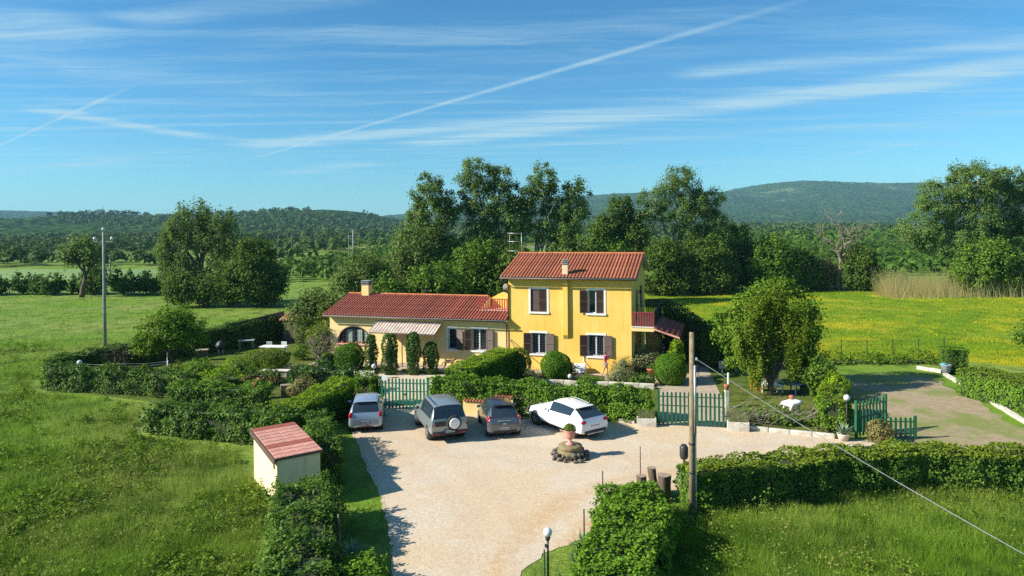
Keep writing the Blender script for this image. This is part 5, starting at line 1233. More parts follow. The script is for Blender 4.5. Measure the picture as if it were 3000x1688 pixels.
tree('round bushy tree under the big right-hand tree', (64.0, 91.5), [(0, 0, 5.2, 3.4, 2.8, 2.6), (-2.2, 0, 3.0, 2.8, 2.4, 2.4), (2.6, 0, 3.0, 2.8, 2.4, 2.4)], 0.28, 0.2, 380, 50, 0.31, 0.55, 'lf_mid', shell=0.55)
for (x, y, ww, hh, mt_, tx) in [(-11.4, 82, 4.2, 10.8, 'lf_willow', 'soft pale willow thicket under the left poplar'), (-16.6, 76, 4.0, 7.6, 'lf_willow', 'rounded willow bush behind the wing chimney'), (-13.2, 71, 2.6, 5.2, 'lf_mid', 'green bush behind the wing ridge near its chimney'), (-3.8, 78, 3.8, 9.2, 'lf_mid', 'dark green thicket behind the roof terrace'), (-8.2, 73, 3.6, 6.4, 'lf_mid', 'mid green bush behind the middle of the wing ridge'), (0.6, 77, 3.2, 8.2, 'lf_dark', 'dark bush behind the television antenna'), (7.4, 84, 4.0, 9.2, 'lf_dark', 'dark tree behind the main roof left of its chimney'), (12.6, 86, 3.6, 8.6, 'lf_mid', 'bush behind the main roof right of its chimney'), (21.6, 97, 3.8, 8.4, 'lf_dark', 'shady thicket right of the house gable'), (28.0, 98, 4.2, 8.8, 'lf_dark', 'dark thicket at the far end of the bright field'), (33.6, 104, 3.8, 11.0, 'lf_dark', 'tallest dark tree of the thicket right of the poplar'), (38.0, 100, 3.6, 8.8, 'lf_mid', 'lighter green tree in the middle of the right thicket'), (42.6, 101, 3.0, 6.6, 'lf_dark', 'dark bush left of the bare tree'), (51.6, 101, 3.0, 7.0, 'lf_dark', 'dark bush right of the bare tree'), (47.0, 103, 2.4, 4.6, 'bramble', 'brownish scrub at the foot of the bare tree'), (55.0, 98, 1.8, 2.6, 'lf_mid', 'low green scrub left of the reeds'), (72.5, 93, 3.0, 5.0, 'lf_dark', 'dark scrub at the right edge under the big tree')]:
    tree(tx, (x, y), [(0, 0, hh * 0.62, ww * 0.78, ww * 0.7, hh * 0.34), (-ww * 0.45, 0, hh * 0.36, ww * 0.66, ww * 0.6, hh * 0.32), (ww * 0.45, 0.2, hh * 0.38, ww * 0.66, ww * 0.6, hh * 0.32), (0.1, -0.3, hh * 0.2, ww * 0.8, ww * 0.7, hh * 0.2)], 0.2, 0.25, int(60 + 15 * ww * hh * 0.7), 40, 0.30, 0.58, mt_, shell=0.5, name='thicket_tree', cat='tree', stretch=(0.8, 0.8, 1.5) if mt_ == 'lf_willow' else (1, 1, 1), droop=1.2 if mt_ == 'lf_willow' else 0)
tree('leafy bush cut by the right edge of the frame beyond the yard', (39.6, 52), [(0, 0, 1.6, 1.5, 1.2, 1.2), (0.8, 0, 2.2, 1.2, 1.1, 0.9)], 0.08, 0.2, 110, 22, 0.2, 0.32, 'lf_mid', name='leafy_bush', cat='bush')
def bare_tree(label, loc, h, spread, r, seed, mat='bark_dead', n1=7, n2=5, name='bare_tree', up=0.7):
    root = empty(name, (loc[0], loc[1], 0), 0, label, 'tree'); rs = np.random.default_rng(seed); mb = MB()
    tips = []
    tp = limb_pts((0, 0, -0.1), (spread * 0.05, 0, h * 0.42), 0.03, 5)
    mb.tube(tp, [r * 1.3, r * 1.05, r, r * 0.9, r * 0.75], 8)
    for i in range(n1):
        a = rs.uniform(0, 2 * math.pi); s = tp[rs.integers(2, 5)]
        e = (math.cos(a) * spread * rs.uniform(0.4, 1), math.sin(a) * spread * 0.5, s[2] + (h - s[2]) * rs.uniform(up - 0.25, 1.0))
        lp = limb_pts(s, e, 0.07, 6); mb.tube(lp, [r * x for x in (0.55, 0.42, 0.3, 0.22, 0.14, 0.05)], 6)
        for j in range(n2):
            q = lp[rs.integers(2, 6)]; d = rs.normal(0, 1, 3) * np.array([1, 0.6, 0.8]); d[2] = abs(d[2])
            e2 = np.array(q) + d / np.linalg.norm(d) * spread * rs.uniform(0.25, 0.6)
            l2 = limb_pts(q, e2, 0.08, 4); mb.tube(l2, [r * x for x in (0.2, 0.14, 0.09, 0.03)], 5); tips += l2[1:]
    mb.build('trunk', M[mat], root, True)
    mb = MB()
    for q in tips:
        for _ in range(2):
            e = np.array(q) + rs.normal(0, 0.16 * spread, 3); mb.tube([q, tuple(e)], [r * 0.06, r * 0.02], 3, cap=False)
    mb.build('twigs', M[mat], root)
    return root
bare_tree('bare dead tree with pale twisted branches in the right thicket', (48.6, 101.5), 11.6, 4.0, 0.34, 4)
bare_tree('bare twiggy shrub beside the left end of the wing', (-13.75, 47.9), 3.0, 1.5, 0.07, 8, 'bark_dead', 16, 4, 'bare_shrub')
bare_tree('small leafless fruit tree on the left lawn among the washing lines', (-26.3, 45.2), 2.6, 1.3, 0.06, 12, 'bark', 10, 4, 'bare_tree')
# hazel bushes along the far edge of the left meadow
hz = tree('first hazel bush from the left in the row beyond the left meadow', (-91, 110), [(0, 0, 1.9, 1.5, 1.4, 1.4), (0.5, 0.1, 1.3, 1.3, 1.2, 1.0), (-0.5, 0, 1.3, 1.3, 1.2, 1.0)], 0.12, 0.2, 60, 24, 0.42, 0.5, 'lf_orchard', shell=0.5, name='hazel_bush', cat='bush', group='hazel bushes beyond the left meadow')
ordn = ['second', 'third', 'fourth', 'fifth', 'sixth', 'seventh', 'eighth', 'ninth', 'tenth', 'eleventh', 'twelfth', 'thirteenth', 'fourteenth', 'fifteenth', 'sixteenth']
for i, xx in enumerate([-88.0, -84.6, -81.4, -78.2, -75.0, -71.9, -68.8, -65.9, -60.6, -57.6, -54.4, -51.4, -48.6]):
    copy_tree(hz, (xx, 110 - (i % 3) * 0.8 + (xx + 91) * -0.08, 0), i * 1.3, random.uniform(0.88, 1.2), ordn[i] + ' hazel bush from the left in the row beyond the left meadow')
# reeds under the big right tree
def reeds():
    n = 3600; rs = np.random.default_rng(3); x = rs.uniform(-8.5, 13.5, n) ; y = rs.normal(0, 1.2, n); h = rs.uniform(1.2, 4.6, n) * (0.6 + 0.5 * clumpy(np.stack([x, y, x * 0], 1), 1.5))
    lx = rs.normal(0, 0.28, n) * h; w = 0.04
    z0 = np.zeros(n)
    V = np.stack([np.stack([x - w, y, z0], 1), np.stack([x + w, y, z0], 1), np.stack([x + lx, y + rs.normal(0, 0.2, n), h], 1)], 1).reshape(-1, 3)
    o = link('reed_bed', np_mesh('reed_bed', V, np.arange(n * 3).reshape(-1, 3), rs.uniform(0, 1, n)), None, M['reed'], (58.5, 92.0, 0))
    tag(o, 'dry straw-coloured reeds at the edge of the bright field', None, None, 'stuff')
reeds()
def brush():
    rs = np.random.default_rng(5); mb = MB()
    for i in range(330):
        x, y = rs.uniform(-2.4, 2.8), rs.normal(0, 0.55); L = rs.uniform(0.5, 1.5); a = rs.normal(0, 0.9); z = rs.uniform(0.05, 0.5)
        d = np.array([math.cos(a), math.sin(a) * 0.6, rs.uniform(-0.1, 0.6)])
        mb.tube([(x, y, z), tuple(np.array([x, y, z]) + d * L * 0.5 + rs.normal(0, 0.05, 3)), tuple(np.array([x, y, z]) + d * L)], [0.011, 0.009, 0.004], 3, cap=False)
    o = mb.build('brushwood', M['bark_dead'], loc=(12.9, 34.6, 0)); tag(o, 'heap of dry pruned branches beside the right green gate', None, None, 'stuff')
brush()
hedge('weedy green undergrowth behind the brushwood heap', [(11.9, 35.2), (14.8, 34.0)], 0.9, 0.5, 0.13, 120, 'lf_mid', 'lf_garden', bump=0.2, cat='undergrowth', name='undergrowth')
hedge('brambly undergrowth round the white cloth-covered table', [(15.0, 33.0), (15.9, 34.8)], 0.7, 0.35, 0.12, 130, 'bramble', 'lf_mid', bump=0.2, cat='undergrowth', name='undergrowth')
hedge('yellow-green shrubby border left of the kitchen garden', [(-17.0, 40.6), (-19.0, 42.6)], 1.8, 1.25, 0.15, 110, 'lf_mid', 'lf_lime', bump=0.3, cat='shrub', name='shrub_border')
hedge('bright green weeds in the kitchen garden', [(-11.8, 35.4), (-13.0, 34.7)], 0.9, 0.7, 0.14, 120, 'lf_lime', 'lf_lime', bump=0.2, cat='undergrowth', name='undergrowth')
hedge('brown dry shrub between the gate hedge and silver car', [(-8.4, 37.7), (-8.9, 37.1)], 0.8, 1.1, 0.11, 150, 'bramble', 'bramble', bump=0.2, cat='shrub', name='dry_shrub')
hedge('grey scrub plants before the wide clipped shrub', [(-15.3, 44.6), (-17.4, 44.2)], 1.2, 0.8, 0.14, 110, 'bramble', 'lf_mid', bump=0.25, cat='undergrowth', name='undergrowth')

# ------------------------------------------------------------------ gates, walls, posts
def gate(label, a, b, h, n, mat, group=None, pw=0.10, rails=(0.25, 1.0, 1.45), post=0.11, name='picket_gate', double=True):
    L = math.dist(a, b); ang = math.atan2(b[1] - a[1], b[0] - a[0])
    root = empty(name, (a[0], a[1], 0.016), ang, label, 'gate', group)
    me = bpy.data.meshes.new('picket')
    t = 0.018; z0, z1 = 0.07, h
    V = []
    for y in (-t, t): V += [(-pw / 2, y, z0), (pw / 2, y, z0), (pw / 2, y, z1 - 0.06), (0, y, z1), (-pw / 2, y, z1 - 0.06)]
    me.from_pydata(V, [], [(0, 1, 2, 3, 4), (9, 8, 7, 6, 5)] + [(i, 5 + i, 5 + (i + 1) % 5, (i + 1) % 5) for i in range(5)]); me.materials.append(mat); me.update()
    for i in range(n):
        o = bpy.data.objects.new('picket', me); COL.objects.link(o); o.parent = root
        o.location = (post + (L - 2 * post) * (i + 0.5) / n, -0.03, random.uniform(-0.01, 0.01))
    for z in rails:
        MB().b2((post / 2, -0.008, z - 0.02), (L - post / 2, 0.03, z + 0.02)).build('rail', mat, root)
    for x in (0, L): MB().b2((x - post / 2, -post / 2, 0), (x + post / 2, post / 2, h + 0.06)).build('post', mat, root)
    if double: MB().b2((L / 2 - 0.05, -0.06, h * 0.45), (L / 2 + 0.07, -0.025, h * 0.45 + 0.12)).build('lock', mat, root)
    return root
g1 = gate('green metal picket gate behind the silver car', (-7.35, 38.0), (-4.75, 37.65), 1.75, 12, M['gate'])
MB().b2((0.02, -0.09, 1.62), (0.32, -0.075, 1.90)).build('notice_plate', M['white_clean'], g1)
gate('wide dark green picket gate right of the white car', (7.35, 34.42), (10.45, 33.86), 1.72, 14, M['gate_dark'])
gate('short upper leaf of the dark green gate by the dirt yard', (16.1, 31.95), (18.1, 33.1), 1.72, 8, M['gate_dark'], name='picket_gate', double=False)
gate('low dark green picket panel before the dirt yard', (17.0, 31.9), (18.75, 31.75), 1.02, 7, M['gate_dark'], name='low_fence', double=False, rails=(0.25, 0.8))
def coping_wall(label, a, b, h, th, mat, n):
    L = math.dist(a, b); ang = math.atan2(b[1] - a[1], b[0] - a[0])
    root = empty('garden_wall', (a[0], a[1], 0), ang, label, 'wall')
    MB().b2((0, 0, -0.05), (L, th, h)).build('wall', mat, root)
    me = MB(); V = []; F = []
    for yy, rr in ((-0.09, 0.085), (th + 0.09, 0.075)):
        for k in range(6):
            t = math.pi * k / 5; V.append((rr * math.cos(t), yy, rr * math.sin(t)))
    for k in range(5): F.append((k, k + 1, 7 + k, 6 + k))
    F.append((5, 4, 3, 2, 1, 0)); me.add(V, F); mm = me.mesh('coping_tile', True); mm.materials.append(M['tile'])
    for i in range(n):
        o = bpy.data.objects.new('coping_tile', mm); COL.objects.link(o); o.parent = root; o.location = (L * (i + 0.5) / n, 0, h + 0.005)
    return root
coping_wall('low cream wall with red tile coping behind the dark cars', (-2.75, 36.85), (-1.05, 36.45), 0.72, 0.2, M['cream'], 10)
coping_wall('taller cream wall end with tile coping behind the dark hatchback', (-1.03, 36.42), (-0.05, 36.18), 1.0, 0.22, M['cream'], 6)
def planter(label, c, ang, s, grass=True):
    root = empty('concrete_planter', (c[0], c[1], 0.016), ang, label, 'planter')
    mb = MB(); w, d, h = s; t = 0.05
    mb.b2((-w / 2, -d / 2, 0), (w / 2, -d / 2 + t, h)); mb.b2((-w / 2, d / 2 - t, 0), (w / 2, d / 2, h)); mb.b2((-w / 2, -d / 2 + t, 0), (-w / 2 + t, d / 2 - t, h)); mb.b2((w / 2 - t, -d / 2 + t, 0), (w / 2, d / 2 - t, h)); mb.b2((-w / 2 + t, -d / 2 + t, 0.0), (w / 2 - t, d / 2 - t, h - 0.06))
    mb.build('box', M['kerb'], root)
    if grass:
        n = 160; rs = np.random.default_rng(int(abs(c[0]) * 10)); x = rs.uniform(-w / 2 + 0.08, w / 2 - 0.08, n); y = rs.uniform(-d / 2 + 0.08, d / 2 - 0.08, n)
        hh = rs.uniform(0.2, 0.55, n); V = np.stack([np.stack([x - 0.012, y, np.full(n, h - 0.08)], 1), np.stack([x + 0.012, y, np.full(n, h - 0.08)], 1), np.stack([x + rs.normal(0, 0.12, n), y + rs.normal(0, 0.1, n), h + hh], 1)], 1).reshape(-1, 3)
        link('spiky_plants', np_mesh('spiky_plants', V, np.arange(n * 3).reshape(-1, 3), rs.uniform(0, 1, n)), root, M['lf_grey'])
    return root
planter('white concrete planter left of the wide green gate', (6.68, 34.25), -R(9), (0.95, 0.42, 0.42))
planter('white concrete planter right of the wide green gate', (11.0, 33.35), -R(12), (1.0, 0.45, 0.45))
# slim posts
def post(name, label, loc, h, r, mat, cat='post', tilt=0.0, group=None):
    o = MB().tube([(0, 0, -0.1), (tilt * 0.5, 0, h / 2), (tilt, 0, h)], [r, r, r * 0.9], 8).build(name, mat, loc=(loc[0], loc[1], 0)); tag(o, label, cat, group); return o
post('white_post', 'tall white post right of the wide green gate', (12.25, 38.8), 1.65, 0.06, M['white'])
ps = empty('gate_pillar', (11.75, 37.5, 0), 0, 'narrow pillar with a terracotta pot on top beside the drive', 'pillar'); MB().b2((-0.1, -0.1, 0), (0.1, 0.1, 1.0)).build('shaft', M['kerb'], ps)
MB().lathe([(0.10, 1.0), (0.15, 1.25), (0.16, 1.3), (0.13, 1.3)], (0, 0, 0.0), 10).build('pot', M['pot'], ps, True)
post('metal_stake', 'thin rusty stake at the left corner of the bottom hedge', (2.95, 22.7), 1.95, 0.02, M['iron'])
post('metal_stake', 'thin metal stake standing behind the cut tree stumps', (4.9, 26.4), 1.55, 0.018, M['iron'])
post('metal_stake', 'thin metal stake among the blue-grey agave leaves', (2.1, 20.6), 1.55, 0.022, M['iron'])
st_ = empty('wooden_stake', (-5.5, 21.1, 0), 0, 'forked wooden stake beside the shed hedge', 'stake')
MB().tube([(0, 0, 0), (0.02, 0, 0.6), (0.0, 0.02, 1.25)], [0.045, 0.04, 0.03], 7).tube([(0, 0, 0.8), (-0.15, 0, 0.95), (-0.28, 0, 1.0)], [0.025, 0.02, 0.01], 5).build('stick', M['bark_dead'], st_, True)
def net(label, loc, w, h, rz):
    o = MB().box((0, 0, h / 2), (w, 0.015, h)).build('shade_net', M['net'], loc=loc, rotz=rz); tag(o, label, 'net'); return o
net('green mesh netting along the face of the bottom centre hedge', (2.78, 20.9, 0.0), 1.3, 1.3, R(72))
net('green mesh netting beside the shed hedge and stake', (-5.85, 20.9, 0), 0.7, 1.0, R(80))

# ------------------------------------------------------------------ poles, cable, lamps
pl = empty('wooden_pole', (6.1, 23.35, 0), 0, 'tall weathered wooden pole in the right foreground', 'pole')
MB().tube([(0, 0, -0.3), (0.02, 0, 3.2), (0.03, 0, 6.46)], [0.115, 0.10, 0.085], 12).build('shaft', M['wood'], pl, True)
MB().tube([(0.13, -0.05, 0.2), (0.13, -0.05, 3.1)], 0.028, 8).build('white_conduit', M['kerb'], pl, True)
MB().tube([(0.10, -0.12, 3.0), (0.10, -0.12, 5.35)], 0.045, 8).build('metal_conduit', M['grey_metal'], pl, True)
for z in (1.6, 2.6): MB().lathe([(0.115, z), (0.12, z + 0.03), (0.115, z + 0.06)], (0.015, 0, 0), 12).build('strap', M['iron'], pl)
MB().blob((0.17, -0.02, 5.55), (0.06, 0.06, 0.07), 1, 0.03).build('insulator', M['globe'], pl, True)
MB().tube([(0.15, -0.03, 5.55), (0.24, -0.06, 5.2), (0.16, -0.1, 4.6)], 0.012, 5).build('wire_loop', M['iron'], pl, True)
cb = []
for i in range(25):
    t = i / 24; cb.append((6.27 + 2.45 * t, 23.33 - 19.5 * t, 5.55 - 0.55 * t - 0.55 * math.sin(math.pi * t) * 0.35))
tag(MB().tube(cb, 0.008, 5).build('overhead_cable', M['grey_metal'], None, True), 'thin pale cable running from the wooden pole over the right hedge', 'cable')
lp = empty('utility_pole', (-34.62, 57.75, 0), 0, 'grey concrete utility pole with crossarm standing in the left meadow', 'pole')
MB().tube([(0, 0, -0.3), (0.03, 0, 5), (0.06, 0, 10.0)], [0.145, 0.12, 0.085], 12).build('shaft', M['concrete'], lp, True)
MB().b2((-0.75, -0.05, 9.12), (0.85, 0.05, 9.22)).build('crossarm', M['concrete'], lp)
for x, z in ((-0.68, 9.22), (0.78, 9.22), (0.06, 10.0)):
    MB().lathe([(0.03, 0), (0.03, 0.12), (0.13, 0.14), (0.14, 0.22), (0.08, 0.34), (0.05, 0.36)], (x, 0, z), 10).build('insulator', M['globe'], lp, True)
fp = empty('utility_pole', (-34.9, 150, 0), 0, 'distant pole with crossarm above the orchard left of the poplars', 'pole')
MB().tube([(0, 0, 0), (0, 0, 9.6)], [0.22, 0.14], 8).build('shaft', M['concrete'], fp, True)
MB().b2((-1.3, -0.06, 8.1), (1.6, 0.06, 8.24)).build('crossarm', M['concrete'], fp)
MB().tube([(-1.0, 0, 0), (-1.0, 0, 8.5)], 0.06, 6).build('stay', M['concrete'], fp, True)
for (x, y, h, tx) in [(-84, 260, 8, 'far thin pole in front of the pale field'), (-66, 112, 5.6, 'thin post at the edge of the hazel rows'), (-94, 150, 7, 'thin pole in the scrub at far left')]:
    post('thin_pole', tx, (x, y), h, 0.09, M['concrete'], 'pole')
tw_ = empty('lattice_mast', (-772, 1290, 40), 0, 'tiny radio mast on the far left ridge', 'mast')
MB().tube([(0, 0, 0), (0, 0, 17)], [0.8, 0.3], 4).build('shaft', M['concrete'], tw_)
def globe_lamp(label, loc, zc, r, mat='iron'):
    root = empty('globe_lamp', (loc[0], loc[1], 0), 0, label, 'lamp')
    MB().tube([(0, 0, 0), (0, 0, zc - r)], [0.035, 0.03], 8).build('post', M[mat], root, True)
    MB().lathe([(0.05, zc - r - 0.10), (0.075, zc - r - 0.02), (0.07, zc - r + 0.03)], n=10).build('collar', M['blackplast'], root, True)
    MB().lathe([(0.02, zc - r)] + [(r * math.sin(math.pi * i / 10), zc - r * math.cos(math.pi * i / 10)) for i in range(1, 10)] + [(0.01, zc + r)], n=16).build('globe', M['globe'], root, True)
    return root
g = globe_lamp('globe lamp on a dark post at the bottom edge', (0.89, 18.5), 1.81, 0.125)
MB().box((-0.06, -0.03, 1.45), (0.05, 0.06, 0.08)).build('sensor', M['blackplast'], g)
for i, xx in enumerate((-0.10, 0.30)): post('green_fence_post', ['green metal fence post touching the globe lamp', 'green metal fence post right of the globe lamp'][i], (0.89 + xx, 18.45 - 0.2 * i), 1.35 - 0.55 * i, 0.025, M['gate_dark'])
globe_lamp('white globe lamp above the far left hedge', (-27.5, 43.15), 1.78, 0.16, 'iron')
globe_lamp('white globe lamp by the small picket gate hedge', (15.9, 32.45), 1.80, 0.15)
globe_lamp('low globe lamp on the flower bed kerb', (3.57, 43.0), 0.62, 0.14, 'white')
globe_lamp('small globe lamp at the end of the white lawn wall', (-9.35, 45.6), 0.85, 0.16, 'white')

# ------------------------------------------------------------------ urn on its stone plinth
urn_c = (2.46, 29.80)
base = empty('stone_plinth', (*urn_c, 0.016), 0, 'round millstone plinth ringed with dark rough stones', 'plinth')
MB().lathe([(0.62, 0.0), (0.60, 0.22), (0.52, 0.34), (0.50, 0.36)], n=22).build('mound', M['millstone'], base, True)
MB().lathe([(0.50, 0.355), (0.53, 0.38), (0.53, 0.50), (0.50, 0.53), (0.10, 0.54)], n=24).build('millstone', M['millstone'], base, True)
rs = random.Random(4)
for i in range(34):
    a = i * 2 * math.pi / 17 + rs.uniform(-0.12, 0.12); rr = (0.78 if i < 17 else 0.64) + rs.uniform(-0.05, 0.09); s = rs.uniform(0.09, 0.16)
    MB().blob((0, 0, 0), (s, s * rs.uniform(0.7, 1.1), s * rs.uniform(0.7, 1.0)), i, 0.22, 1).build('rock', M['rock'], base, False, loc=(rr * math.cos(a), rr * math.sin(a), 0.06 if i < 17 else 0.20), rotz=rs.uniform(0, 6))
urn = empty('terracotta_urn', (*urn_c, 0.555), 0, 'pink terracotta urn with flowers standing on the stone plinth', 'urn')
MB().lathe([(0.20, 0), (0.20, 0.04), (0.14, 0.08), (0.06, 0.15), (0.055, 0.20), (0.10, 0.24), (0.19, 0.30), (0.22, 0.42), (0.22, 0.56), (0.26, 0.60), (0.27, 0.63), (0.23, 0.64), (0.20, 0.60)], n=20).build('vase', M['urn'], urn, True)
n = 420; D = unit(rng.normal(0, 1, (n, 3))); D[:, 2] = np.abs(D[:, 2])
leaves_obj('plant', D * np.array([0.26, 0.26, 0.24]) * rng.uniform(0.5, 1.1, (n, 1)) + np.array([0, 0, 0.66]), D, 0.09, M['lf_mid'], urn, rng.uniform(0, 1, n))
n = 60; D = unit(rng.normal(0, 1, (n, 3))); D[:, 2] = np.abs(D[:, 2])
leaves_obj('blooms', D * np.array([0.27, 0.27, 0.26]) + np.array([0, 0, 0.68]), D, 0.06, M['bramble'], urn, rng.uniform(0, 1, n))

# ------------------------------------------------------------------ small shed with tiled roof
sx_, sy_ = 1.60, 3.45
shed = empty('pump_shed', (-8.66, 24.75, 0), R(34), 'small cream shed with faded pink tiled roof by the meadow', 'shed')
mb = MB(); z0, z1 = 1.70, 1.90
mb.add([(0, 0, -0.1), (sx_, 0, -0.1), (sx_, sy_, -0.1), (0, sy_, -0.1), (0, 0, z0), (sx_, 0, z0), (sx_, sy_, z1), (0, sy_, z1)], [(0, 1, 5, 4), (1, 2, 6, 5), (2, 3, 7, 6), (3, 0, 4, 7)]); mb.build('wall', M['shedwall'], shed)
ra = math.atan2(z1 - z0, sy_)
def RZ(y): return z0 + (z1 - z0) * y / sy_
mb = MB(); o_ = 0.07
mb.add([(-o_, -o_, RZ(-o_) + 0.005), (sx_ + o_, -o_, RZ(-o_) + 0.005), (sx_ + o_, sy_ + o_, RZ(sy_ + o_) + 0.005), (-o_, sy_ + o_, RZ(sy_ + o_) + 0.005), (-o_, -o_, RZ(-o_) + 0.10), (sx_ + o_, -o_, RZ(-o_) + 0.10), (sx_ + o_, sy_ + o_, RZ(sy_ + o_) + 0.10), (-o_, sy_ + o_, RZ(sy_ + o_) + 0.10)], [(3, 2, 1, 0), (4, 5, 6, 7), (0, 1, 5, 4), (1, 2, 6, 5), (2, 3, 7, 6), (3, 0, 4, 7)])
sroof = mb.build('roof', M['gutter'], shed)
MB().b2((-0.13, -0.12, 1.45), (-0.102, 0.02, 1.75)).build('fascia_end', M['gutter'], sroof)
mb = MB(); mb.add([(-0.12, -0.1, 1.55), (-0.12, sy_ + 0.1, 1.80), (-0.12, sy_ + 0.1, 2.0), (-0.12, -0.1, 1.80), (-0.101, -0.1, 1.55), (-0.101, sy_ + 0.1, 1.80), (-0.101, sy_ + 0.1, 2.0), (-0.101, -0.1, 1.80)], [(0, 3, 2, 1), (4, 5, 6, 7), (0, 4, 7, 3), (3, 7, 6, 2), (0, 1, 5, 4)])
mb.build('verge_board', M['gutter'], sroof)
nx, ny = 4, 10; tx_, ty_ = (sx_ + 0.14) / nx, (sy_ + 0.14) / ny
tmesh = MB(); tmesh.box((0, 0, 0), (tx_ - 0.015, ty_ + 0.02, 0.02))
for k in range(3): tmesh.box((0, -ty_ / 2 + ty_ * (k + 0.5) / 3, 0.012), (tx_ - 0.03, 0.03, 0.012))
tA = tmesh.mesh('roof_tile'); tB = tA.copy(); tA.materials.append(M['tile_pink']); tB.materials.append(M['tile_red'])
for i in range(nx):
    for j in range(ny):
        yy = -0.07 + ty_ * (j + 0.5)
        o = bpy.data.objects.new('roof_tile', tB if j in (3, 9) else tA); COL.objects.link(o); o.parent = sroof
        o.location = (-0.07 + tx_ * (i + 0.5), yy, RZ(yy) + 0.115); o.rotation_euler = (ra - 0.035, 0, 0)

# ------------------------------------------------------------------ stumps, agaves, pots
def stump(label, loc, h, r, lean, seed):
    root = empty('tree_stump', (loc[0], loc[1], 0), 0, label, 'stump', 'cut tree stumps by the pole')
    rs = random.Random(seed); mb = MB(); V = []; F = []; n = 14
    ph = [rs.uniform(0, 6) for _ in range(3)]
    for i, (zz, k) in enumerate(((-0.1, 1.35), (0.25, 1.05), (h * 0.6, 0.95), (h, 1.0))):
        for j in range(n):
            t = 2 * math.pi * j / n; rr = r * k * (1 + 0.10 * math.sin(3 * t + ph[0]) + 0.06 * math.sin(5 * t + ph[1]))
            V.append((rr * math.cos(t) + lean * zz, rr * math.sin(t), zz))
    for i in range(3):
        for j in range(n): F.append((i * n + j, i * n + (j + 1) % n, (i + 1) * n + (j + 1) % n, (i + 1) * n + j))
    mb.add(V, F); mb.build('trunk', M['bark'], root, True)
    MB().add([(x * 0.99 + lean * 0.0, y * 0.99, z + 0.004 if True else z) for x, y, z in V[3 * n:]], [tuple(range(n))]).build('cut_face', M['cutwood'], root)
    return root
stump('left cut tree stump behind the bottom hedge', (4.75, 25.2), 0.85, 0.19, -0.05, 1)
stump('slim forked cut stump in the middle behind the other two', (5.30, 25.6), 1.0, 0.16, -0.12, 2)
stump('thickest cut tree stump nearest the wooden pole', (5.45, 24.9), 0.98, 0.25, 0.04, 3)
def agave(label, loc, r, n, seed, z=0.0):
    rs = np.random.default_rng(seed); V = []; F = []
    root = empty('agave', (loc[0], loc[1], z), 0, label, 'agave')
    mb = MB()
    for i in range(n):
        a = rs.uniform(0, 2 * math.pi); el = rs.uniform(0.35, 1.35); L = r * rs.uniform(0.7, 1.1)
        d = Vector((math.cos(a) * math.cos(el), math.sin(a) * math.cos(el), math.sin(el))); s = Vector((-math.sin(a), math.cos(a), 0)); w = 0.05 * r / 0.6
        p1 = d * L * 0.5; p2 = d * L + Vector((0, 0, -0.10 * L * math.cos(el)))
        mb.add([s * -w * 0.8, s * w * 0.8, p1 + s * w, p1 + Vector((0, 0, -0.02)), p1 - s * w, p2], [(0, 1, 2, 3), (0, 3, 4), (4, 3, 5), (3, 2, 5)])
    mb.build('leaves', M['lf_agave'], root)
    return root
agave('large blue-grey agave left of the bottom centre hedge', (2.15, 21.3), 0.62, 30, 1)
agave('second agave clump in front of the larger agave', (1.85, 20.3), 0.52, 24, 2)
agave('agave in the shade beside the shed hedge stake', (-5.05, 21.0), 0.6, 24, 3)
ap = MB().lathe([(0.20, 0), (0.27, 0.30), (0.29, 0.33), (0.24, 0.33), (0.22, 0.26)], n=14).build('white_pot', M['kerb'], None, True, loc=(15.35, 31.65, 0.0)); tag(ap, 'white stone pot at the end of the roadside kerb', 'pot')
agave('spiky agave growing in the white pot by the kerb', (15.35, 31.65), 0.65, 26, 4, 0.28)
def potted(label, loc, r=0.2, h=0.34, plant=True, z=0.1):
    root = empty('flower_pot', (loc[0], loc[1], z), 0, label, 'flower pot')
    MB().lathe([(r * 0.68, 0), (r * 0.95, h * 0.8), (r * 1.08, h * 0.82), (r * 1.08, h), (r * 0.9, h), (r * 0.85, h * 0.85)], n=14).build('pot', M['pot'], root, True)
    if plant:
        n = 160; D = unit(rng.normal(0, 1, (n, 3))); D[:, 2] = np.abs(D[:, 2])
        leaves_obj('plant', D * np.array([r, r, r * 1.2]) * rng.uniform(0.4, 1.1, (n, 1)) + np.array([0, 0, h]), D, 0.09, M['lf_mid'], root, rng.uniform(0, 1, n))
    return root
potted('terracotta pot with a small plant before the dark porch', (9.15, 45.2), 0.27, 0.48)
potted('terracotta pot on the kerb below the diagonal hedge', (1.2, 43.35), 0.17, 0.34, False, 0.3)
dk = empty('shaded_stump', (6.75, 27.0, 0), R(10), 'shaded stump drawn as a black shape behind the wooden pole', 'letter box')
MB().b2((-0.03, -0.03, 0), (0.03, 0.03, 0.95)).build('post', M['iron'], dk); MB().lathe([(0.14, 0.0), (0.17, 0.1), (0.17, 0.45), (0.10, 0.56)], (0, 0, 0.85), 12).build('box', M['iron'], dk, True)  # black colour stands for the shade on a stump

